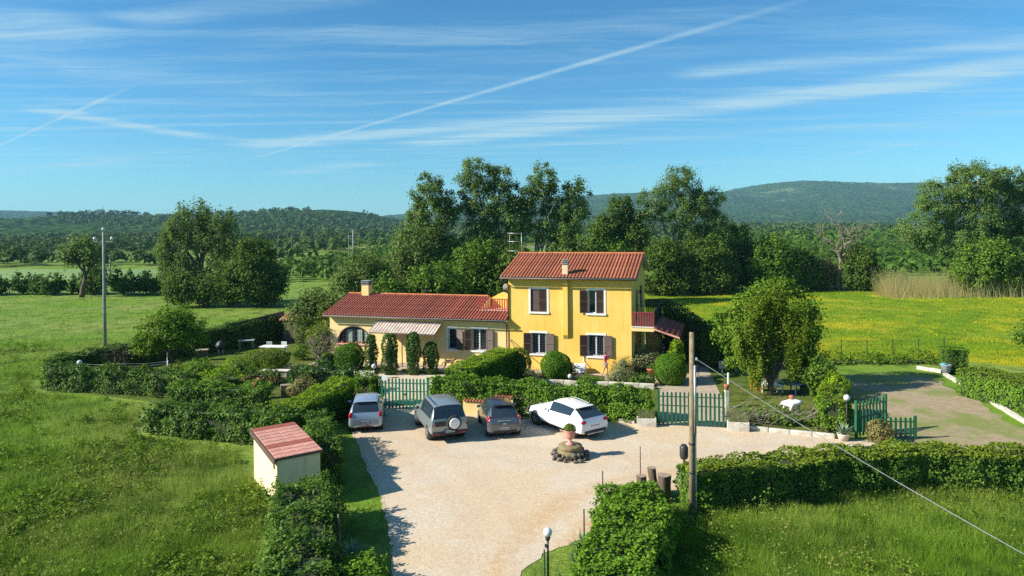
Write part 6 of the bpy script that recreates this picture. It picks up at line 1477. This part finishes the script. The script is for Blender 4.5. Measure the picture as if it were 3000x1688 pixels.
# ------------------------------------------------------------------ things by the house
ac = empty('air_conditioner', (*HL(5.15, -0.45), 0.1), -R(17), 'white air conditioner unit on the terrace below the window', 'air conditioner')
MB().b2((-0.42, -0.17, 0.06), (0.42, 0.17, 0.66)).build('case', M['white_clean'], ac, bevel=0.02)
MB().lathe([(0.22, -0.176), (0.24, -0.186), (0.20, -0.18)], (-0.12, 0, 0.36), 18, M=Matrix.Rotation(R(-90), 3, 'X') @ Matrix.Rotation(R(180), 3, 'X')).build('fan_grille', M['blackplast'], ac)
for x in (-0.3, 0.3): MB().b2((x - 0.05, -0.18, 0), (x + 0.05, 0.18, 0.058)).build('foot', M['blackplast'], ac)
MB().tube([(0.2, 0.18, 0.6), (0.2, 0.40, 0.8), (0.2, 0.42, 1.1)], 0.03, 6).build('pipe', M['white'], ac, True)
an = empty('television_antenna', (*HL(-0.22, 4.2), 7.95), -R(17), 'metal television antenna with three booms on the roof ridge', 'antenna')
MB().tube([(0, 0, -0.3), (0, 0, 1.68)], 0.028, 6).build('mast', M['grey_metal'], an, True)
for z, L in ((1.62, 1.15), (0.98, 1.1), (0.26, 1.1)):
    bm_ = MB().tube([(0.05, 0, z), (-L, 0, z + 0.02)], 0.024, 6).build('boom', M['grey_metal'], an, True)
    for k in range(7): MB().tube([(-0.1 - k * L / 7.2, -0.34 + 0.02 * k, z), (-0.1 - k * L / 7.2, 0.34 - 0.02 * k, z)], 0.008, 4).build('element', M['grey_metal'], bm_)
MB().tube([(-0.95, 0, 0.1), (-0.95, 0, 1.6)], 0.012, 5).build('strut', M['grey_metal'], an, True)
ds = empty('satellite_dish', (*HL(-0.35, 0.6), 5.75), -R(100), 'grey satellite dish under the left eave of the house', 'satellite dish')
MB().lathe([(0.0, 0.0), (0.14, 0.02), (0.25, 0.07), (0.26, 0.08), (0.14, 0.035)], n=18, M=Matrix.Rotation(R(-78), 3, 'Y')).build('dish', M['concrete'], ds, True)
MB().tube([(0, 0, 0), (-0.05, 0, -0.3), (0.0, -0.3, -0.32)], 0.025, 6).build('bracket', M['iron'], ds, True)

# person walking along the terrace: body grown on a joint skeleton, clothes as shells over it
def skin_obj(name, joints, edges, mat, parent, levels=2, root=0):
    me = bpy.data.meshes.new(name); me.from_pydata([j[0] for j in joints], edges, []); me.update()
    o = link(name, me, parent, mat)
    md = o.modifiers.new('skin', 'SKIN'); md.use_smooth_shade = True
    sv = me.skin_vertices[0].data
    for i, j in enumerate(joints): sv[i].radius = j[1] if isinstance(j[1], tuple) else (j[1], j[1]); sv[i].use_root = (i == root)
    ss_ = o.modifiers.new('sub', 'SUBSURF'); ss_.levels = levels; ss_.render_levels = levels
    ev = o.evaluated_get(bpy.context.evaluated_depsgraph_get()); m2 = bpy.data.meshes.new_from_object(ev); o.modifiers.clear(); o.data = m2
    bpy.data.meshes.remove(me)
    if not m2.materials: m2.materials.append(mat)
    m2.polygons.foreach_set('use_smooth', [True] * len(m2.polygons))
    return o
M['skin'] = pm('warm_skin', (0.50, 0.27, 0.18), (0.44, 0.23, 0.15), 12.0, 0.5)
M['pink'] = pm('bright_pink_cotton', (0.74, 0.03, 0.24), (0.64, 0.02, 0.19), 8.0, 0.8)
M['hair'] = pm('light_brown_hair', (0.20, 0.11, 0.05), (0.13, 0.07, 0.03), 20.0, 0.6)
M['short'] = pm('pale_shorts_cotton', (0.62, 0.55, 0.50), (0.54, 0.48, 0.43), 9.0, 0.85)
per = empty('person', (*HL(6.95, -0.75), 0.10), R(75), 'person in a bright pink top and pale shorts walking by the wall', 'person')
J = [((0, 0, 0.86), (0.13, 0.10)), ((0, 0, 1.05), (0.11, 0.085)), ((0, 0.01, 1.24), (0.14, 0.095)), ((0, 0, 1.34), (0.07, 0.06)), ((0, -0.01, 1.41), 0.048), ((0, -0.02, 1.49), (0.068, 0.08)), ((0, -0.02, 1.58), (0.062, 0.075)),
     ((0.17, 0, 1.30), 0.052), ((0.21, 0.06, 1.08), 0.040), ((0.20, -0.04, 0.88), 0.032), ((-0.17, 0, 1.30), 0.052), ((-0.21, 0.05, 1.08), 0.040), ((-0.20, -0.10, 0.90), 0.032),
     ((0.09, 0, 0.80), 0.088), ((0.10, -0.13, 0.45), 0.058), ((0.10, -0.06, 0.08), 0.036), ((0.10, -0.19, 0.035), 0.034), ((-0.09, 0, 0.80), 0.088), ((-0.10, 0.06, 0.45), 0.058), ((-0.10, 0.22, 0.10), 0.036), ((-0.10, 0.12, 0.035), 0.034),
     ((0, -0.10, 1.50), 0.016)]
Ed = [(0, 1), (1, 2), (2, 3), (3, 4), (4, 5), (5, 6), (3, 7), (7, 8), (8, 9), (3, 10), (10, 11), (11, 12), (0, 13), (13, 14), (14, 15), (15, 16), (0, 17), (17, 18), (18, 19), (19, 20), (5, 21)]
# five bent fingers on each hand
for w, sx in ((9, 1), (12, -1)):
    p = Vector(J[w][0]); pal = len(J); J.append((tuple(p + Vector((0, -0.01, -0.06))), (0.030, 0.016))); Ed.append((w, pal))
    for k, (dx, L) in enumerate(((-0.027, 0.055), (-0.009, 0.062), (0.009, 0.058), (0.026, 0.046))):
        a = len(J); J.append((tuple(p + Vector((dx * 0.5, dx, -0.085))), 0.009)); J.append((tuple(p + Vector((dx * 0.5 - sx * 0.01, dx - 0.012, -0.085 - L))), 0.007)); Ed += [(pal, a), (a, a + 1)]
    a = len(J); J.append((tuple(p + Vector((-sx * 0.02, -0.035, -0.05))), 0.010)); J.append((tuple(p + Vector((-sx * 0.025, -0.05, -0.085))), 0.008)); Ed += [(pal, a), (a, a + 1)]
skin_obj('body', J, Ed, M['skin'], per, 1)
sh = [((0, 0, 0.78), (0.165, 0.125)), ((0, 0, 0.95), (0.145, 0.115)), ((0, 0.01, 1.22), (0.165, 0.12)), ((0, 0, 1.34), (0.085, 0.075)), ((0.17, 0, 1.30), 0.072), ((0.20, 0.03, 1.17), 0.062), ((-0.17, 0, 1.30), 0.072), ((-0.20, 0.03, 1.17), 0.062)]
skin_obj('shirt', sh, [(0, 1), (1, 2), (2, 3), (3, 4), (4, 5), (3, 6), (6, 7)], M['pink'], per, 2, 1)
skin_obj('shorts', [((0, 0, 0.84), (0.150, 0.12)), ((0.09, 0, 0.76), 0.105), ((0.10, -0.07, 0.58), 0.085), ((-0.09, 0, 0.76), 0.105), ((-0.10, 0.03, 0.58), 0.085)], [(0, 1), (1, 2), (0, 3), (3, 4)], M['short'], per, 2)
MB().blob((0, 0.015, 1.575), (0.088, 0.098, 0.085), 2, 0.05).blob((0, 0.07, 1.50), (0.075, 0.06, 0.10), 3, 0.05).build('hair', M['hair'], per, True)
M['eye'] = pm('dark_eye', (0.03, 0.02, 0.015), None, 9.0, 0.3)
for sx in (-1, 1): MB().blob((sx * 0.028, -0.092, 1.515), (0.010, 0.008, 0.007), 1, 0.02, 1).build('eye', M['eye'], per, True); MB().blob((sx * 0.070, -0.01, 1.50), (0.012, 0.02, 0.03), 1, 0.05, 1).build('ear', M['skin'], per, True)
MB().box((0, -0.094, 1.458), (0.045, 0.012, 0.010)).build('mouth', M['pot'], per)

# shepherd dog on the terrace
M['fur'] = pm('tan_dog_fur', (0.33, 0.19, 0.09), (0.24, 0.13, 0.06), 8.0, 0.9)
M['furblack'] = pm('black_dog_fur', (0.025, 0.02, 0.018), (0.04, 0.03, 0.025), 8.0, 0.8)
dog = empty('dog', (*HL(-4.1, -1.2), 0.10), R(-100), 'black and tan shepherd dog standing on the terrace', 'dog')
DJ = [((0, -0.05, 0.50), (0.10, 0.12)), ((0, 0.20, 0.50), (0.105, 0.13)), ((0, -0.28, 0.50), (0.085, 0.10)), ((0, 0.33, 0.60), (0.075, 0.085)), ((0, 0.43, 0.70), (0.065, 0.07)), ((0, 0.52, 0.69), (0.045, 0.045)), ((0, 0.60, 0.67), 0.028),
      ((0.08, 0.24, 0.42), 0.055), ((0.08, 0.22, 0.24), 0.035), ((0.08, 0.23, 0.04), 0.028), ((-0.08, 0.24, 0.42), 0.055), ((-0.08, 0.25, 0.24), 0.035), ((-0.08, 0.27, 0.04), 0.028),
      ((0.08, -0.26, 0.40), 0.075), ((0.08, -0.20, 0.26), 0.045), ((0.08, -0.34, 0.15), 0.028), ((0.08, -0.31, 0.03), 0.026), ((-0.08, -0.28, 0.40), 0.075), ((-0.08, -0.24, 0.26), 0.045), ((-0.08, -0.38, 0.15), 0.028), ((-0.08, -0.35, 0.03), 0.026),
      ((0, -0.42, 0.45), 0.035), ((0, -0.52, 0.28), 0.04), ((0, -0.56, 0.18), 0.02), ((0.045, 0.41, 0.80), 0.022), ((-0.045, 0.41, 0.80), 0.022)]
skin_obj('body', DJ, [(0, 1), (0, 2), (1, 3), (3, 4), (4, 5), (5, 6), (1, 7), (7, 8), (8, 9), (1, 10), (10, 11), (11, 12), (2, 13), (13, 14), (14, 15), (15, 16), (2, 17), (17, 18), (18, 19), (19, 20), (2, 21), (21, 22), (22, 23), (4, 24), (4, 25)], M['fur'], dog, 2)
skin_obj('saddle', [((0, -0.26, 0.55), (0.09, 0.075)), ((0, -0.05, 0.55), (0.108, 0.09)), ((0, 0.20, 0.565), (0.11, 0.095)), ((0, 0.30, 0.63), (0.06, 0.06))], [(0, 1), (1, 2), (2, 3)], M['furblack'], dog, 2)

# bicycle behind the white car
bk = empty('bicycle', (0.55, 35.75, 0.016), R(-12), 'silver bicycle leaning on the hedge behind the white car', 'bicycle')
for x in (0, 1.0):
    V = MB(); pts = [(x + 0.31 * math.cos(t), 0.04 * math.sin(t), 0.32 + 0.31 * math.sin(t)) for t in [2 * math.pi * i / 20 for i in range(21)]]
    w = V.tube(pts, 0.02, 6, cap=False).build('wheel', M['tyre'], bk, True)
    sp = MB()
    for k in range(8): a = k * math.pi / 4; sp.tube([(x, 0, 0.32), (x + 0.3 * math.cos(a), 0, 0.32 + 0.3 * math.sin(a))], 0.004, 3)
    sp.build('spokes', M['grey_metal'], w)
MB().tube([(0, 0, 0.32), (0.42, 0, 0.30), (0.32, 0, 0.78), (0, 0, 0.32)], 0.018, 6).tube([(0.42, 0, 0.30), (0.86, 0, 0.74), (0.34, 0, 0.70)], 0.02, 6).tube([(1.0, 0, 0.32), (0.84, 0, 0.92)], 0.02, 6).build('frame', M['grey_metal'], bk, True)
MB().tube([(0.80, -0.27, 0.96), (0.86, 0, 0.92), (0.80, 0.27, 0.96)], 0.015, 6).build('handlebar', M['iron'], bk, True)
MB().blob((0.30, 0, 0.82), (0.13, 0.07, 0.035), 1, 0.05).build('saddle', M['blackplast'], bk, True)

# ------------------------------------------------------------------ garden furniture and clutter
def table(label, loc, rz, L, W, h, mat, round_top=False, name='garden_table', z=0.0):
    root = empty(name, (loc[0], loc[1], z), rz, label, 'table')
    if round_top: MB().lathe([(L / 2, h - 0.05), (L / 2, h), (0.02, h + 0.003)], n=20).build('top', mat, root)
    else: MB().b2((-L / 2, -W / 2, h - 0.05), (L / 2, W / 2, h)).build('top', mat, root, bevel=0.01)
    for sx in (-1, 1):
        for sy in (-1, 1): MB().b2((sx * L * 0.4 - 0.03, sy * W * 0.36 - 0.03, 0), (sx * L * 0.4 + 0.03, sy * W * 0.36 + 0.03, h - 0.05)).build('leg', mat, root)
    return root
def chair(label, loc, rz, mat, group=None):
    root = empty('garden_chair', (loc[0], loc[1], 0.01), rz, label, 'chair', group)
    MB().b2((-0.23, -0.23, 0.42), (0.23, 0.23, 0.46)).build('seat', mat, root)
    mb = MB()
    for k in range(5): mb.b2((-0.21 + k * 0.093, 0.20, 0.46), (-0.15 + k * 0.093, 0.23, 0.86))
    mb.b2((-0.23, 0.195, 0.82), (0.23, 0.235, 0.90)); mb.build('backrest', mat, root)
    for sx in (-1, 1):
        for sy in (-1, 1): MB().b2((sx * 0.2 - 0.025, sy * 0.2 - 0.025, 0), (sx * 0.2 + 0.025, sy * 0.2 + 0.025, 0.42)).build('leg', mat, root)
        MB().b2((sx * 0.23 - 0.02, -0.2, 0.62), (sx * 0.23 + 0.02, 0.2, 0.65)).build('armrest', mat, root)
    return root
table('long white garden table on the left lawn', (-19.2, 54.6), R(-8), 2.1, 0.9, 0.72, M['white_clean'])
chair('white chair behind the left end of the long white table', (-19.9, 55.4), 0.1, M['white_clean'])
chair('white chair behind the right end of the long white table', (-18.7, 55.3), -0.1, M['white_clean'])
table('grey table in the shade of the left boundary hedge', (-22.4, 57.2), 0.2, 1.3, 0.8, 0.8, M['concrete'])
bb = empty('covered_barbecue', (-23.6, 54.9, 0), 0.4, 'dark covered barbecue standing in the hedge shade', 'barbecue')
MB().blob((0, 0, 0.75), (0.40, 0.34, 0.36), 4, 0.12).build('cover', M['blackplast'], bb, True)
for x in (-0.15, 0.15): MB().tube([(x, 0, 0), (x, 0, 0.6)], 0.04, 6).build('leg', M['grey_metal'], bb)
bx = empty('log_chest', (-24.1, 52.7, 0), 0.3, 'brown box with a pale lid near the walnut tree', 'box')
MB().b2((-0.4, -0.3, 0), (0.4, 0.3, 0.75)).build('box', M['bark'], bx); MB().b2((-0.46, -0.36, 0.755), (0.46, 0.36, 0.83)).build('lid', M['cutwood'], bx)
gz = empty('garden_oven', (-19.4, 60.9, 0), -R(10), 'small garden oven shelter with a striped red tiled roof', 'shelter')
MB().b2((-0.9, -0.6, 0), (0.9, 0.9, 2.0)).build('wall', M['bark'], gz)
mb = MB(); mb.add([(-1.15, -0.85, 2.0), (1.15, -0.85, 2.0), (1.15, 1.15, 2.0), (-1.15, 1.15, 2.0), (-0.35, 0.15, 2.85), (0.35, 0.15, 2.85)], [(0, 1, 5, 4), (1, 2, 5), (2, 3, 4, 5), (3, 0, 4), (3, 2, 1, 0)])
gro = mb.build('roof', M['tile_pink'], gz)
for i in range(8):
    x0 = -1.05 + i * 0.3; MB().tube([(x0, -0.86, 2.03), (-0.3 + i * 0.085, 0.12, 2.87)], [0.085, 0.05], 6).build('roof_tile', M['tile_red'] if i % 2 else M['tile_pink'], gro, True)
sn = MB().add([(-24.3, 57.6, 2.0), (-20.9, 62.2, 2.6), (-20.9, 62.2, 0), (-24.3, 57.6, 0), (-24.25, 57.57, 2.0), (-20.85, 62.17, 2.6), (-20.85, 62.17, 0), (-24.25, 57.57, 0)], [(0, 1, 2, 3), (7, 6, 5, 4), (0, 4, 5, 1), (1, 5, 6, 2), (3, 7, 4, 0)]).build('screen_net', M['iron']); tag(sn, 'dark shade screen beside the tiled garden oven', 'screen')
bn = empty('wooden_bench', (-14.6, 46.3, 0), R(5), 'low dark wooden bench before the white lawn wall', 'bench')
for z, y in ((0.40, 0.0), (0.60, 0.2), (0.74, 0.22)): MB().b2((-0.75, y - 0.1, z), (0.75, y + 0.1, z + 0.05)).build('slat', M['bark'], bn)
for x in (-0.65, 0.65): MB().b2((x - 0.04, -0.1, 0), (x + 0.04, 0.24, 0.399)).build('leg', M['bark'], bn)
tr = empty('stone_trough', (-16.3, 46.6, 0), R(-4), 'pale stone ledge in front of the wide clipped shrub', 'trough')
MB().b2((-0.9, -0.25, 0), (0.9, 0.25, 0.40)).build('block', M['kerb'], tr, bevel=0.03); MB().b2((-1.0, -0.3, 0.401), (1.0, 0.3, 0.47)).build('slab', M['kerb'], tr, bevel=0.02)
tg = empty('clay_jar', (-15.35, 40.6, 0), 0, 'overturned red clay jar in the kitchen garden', 'jar'); MB().lathe([(0.12, -0.3), (0.25, -0.1), (0.26, 0.1), (0.16, 0.28), (0.18, 0.32)], (0, 0, 0.9), 14, M=Matrix.Rotation(R(35), 3, 'Y')).build('jar', M['tile_red'], tg, True)
MB().b2((-0.35, -0.3, 0), (0.35, 0.3, 0.62)).build('stand', M['bark'], tg)
wb_ = empty('wooden_crate', (-13.7, 40.9, 0), R(20), 'pale wooden crate in the kitchen garden', 'crate')
for k in range(3): MB().b2((-0.3, -0.22, 0.45 + k * 0.11), (0.3, 0.22, 0.54 + k * 0.11)).build('slat', M['cutwood'], wb_)
MB().b2((-0.28, -0.2, 0), (0.28, 0.2, 0.44)).build('stand', M['bark'], wb_)
# right garden
chair('orange garden chair under the upright tree', (14.7, 41.2), 0.5, pm('orange_plastic', (0.62, 0.16, 0.03), (0.52, 0.12, 0.02), 5, 0.5))
chair('white garden chair left of the tree trunk', (15.15, 40.9), -0.3, M['white_clean'])
chair('white garden chair right of the tree trunk', (15.85, 40.8), 0.3, M['white_clean'])
table('dark blue garden table right of the tree', (16.75, 40.0), 0.2, 0.8, 0.7, 0.72, pm('navy_plastic', (0.02, 0.05, 0.14), (0.02, 0.04, 0.10), 5, 0.4))
ct = table('small table under a crumpled white cloth in the brushwood', (14.35, 35.1), R(25), 0.75, 0.6, 0.9, M['white'])
cl = MB(); V = []; F = []; rs = random.Random(9)
for i in range(9):
    for j in range(9):
        u, v = -0.46 + i * 0.115, -0.40 + j * 0.10
        z = 0.935 - 1.3 * max(0, abs(u) - 0.36) - 1.2 * max(0, abs(v) - 0.29) + rs.uniform(-0.012, 0.012) + 0.10 * (u + 0.46)
        V.append((u, v, z))
for i in range(8):
    for j in range(8): a = i * 9 + j; F.append((a, a + 9, a + 10, a + 1))
co = cl.add(V, F).build('table_cloth', M['white_clean'], None, True, loc=(14.35, 35.1, 0.01), rotz=R(25)); co.modifiers.new('t', 'SOLIDIFY').thickness = 0.012; tag(co, 'crumpled white cloth draped over the small table', 'cloth')
rj = MB().lathe([(0.09, 0), (0.13, 0.12), (0.12, 0.2), (0.08, 0.22)], n=12).build('red_jar', M['tile_red'], None, True, loc=(14.45, 35.35, 0.99)); tag(rj, 'small red jar on the white cloth', 'jar')
ob = empty('meter_box', (13.9, 45.3, 0), R(-20), 'pale box on a post at the side of the drive', 'box'); MB().b2((-0.22, -0.12, 0.5), (0.22, 0.12, 1.0)).build('box', M['grey_metal'], ob); MB().b2((-0.04, -0.04, 0), (0.04, 0.04, 0.499)).build('post', M['grey_metal'], ob)
bk2 = empty('bucket', (28.65, 45.05, 0.16), 0, 'grey bucket with a turquoise lid at the kerb corner', 'bucket')
MB().lathe([(0.24, 0), (0.34, 0.5), (0.36, 0.52), (0.30, 0.52)], n=16).build('tub', pm('grey_plastic', (0.35, 0.37, 0.42), (0.28, 0.30, 0.34), 5, 0.5), bk2, True)
MB().blob((-0.12, 0, 0.55), (0.2, 0.2, 0.08), 5, 0.1).build('lid', pm('turquoise_plastic', (0.05, 0.33, 0.36), (0.04, 0.28, 0.30), 5, 0.5), bk2, True)
fc = empty('wire_fence', (22.3, 50.2, 0), 0, 'thin wire fence along the bright field', 'fence')
for i in range(6): MB().tube([(i * 1.9, 0, 0), (i * 1.9, 0, 1.5)], 0.03, 6).build('post', M['iron'], fc)
for z in (0.4, 0.75, 1.1, 1.4): MB().tube([(0, 0, z), (9.5, 0, z)], 0.006, 4).build('wire', M['iron'], fc)
wl_ = empty('washing_line', (-29.0, 44.6, 0), 0, 'washing lines strung between thin white posts on the left lawn', 'washing line')
for (x, y) in ((0, 0), (3.4, -0.4), (6.2, 0.3), (4.6, 3.4)): MB().tube([(x, y, 0), (x, y, 1.5)], 0.035, 6).build('post', M['white'], wl_)
for a, b in (((0, 0), (3.4, -0.4)), ((3.4, -0.4), (6.2, 0.3))):
    for z in (1.3, 1.45): MB().tube([(a[0], a[1], z), ((a[0] + b[0]) / 2, (a[1] + b[1]) / 2, z - 0.06), (b[0], b[1], z)], 0.004, 4).build('line', M['white'], wl_)

# ------------------------------------------------------------------ air
def haze():
    mt = bpy.data.materials.new('thin_blue_haze'); mt.use_nodes = True; t = mt.node_tree; t.nodes.clear()
    o = N(t, 'ShaderNodeOutputMaterial'); v = N(t, 'ShaderNodeVolumePrincipled')
    v.inputs['Color'].default_value = (0.36, 0.70, 0.95, 1); v.inputs['Density'].default_value = 0.95e-4; v.inputs['Anisotropy'].default_value = 0.0
    t.links.new(v.outputs[0], o.inputs['Volume'])
    b = MB().b2((-6200, -320, -1.0), (6200, 7000, 256)).build('haze', mt); tag(b, 'thin blue haze over the valley', None, None, 'stuff')
haze()
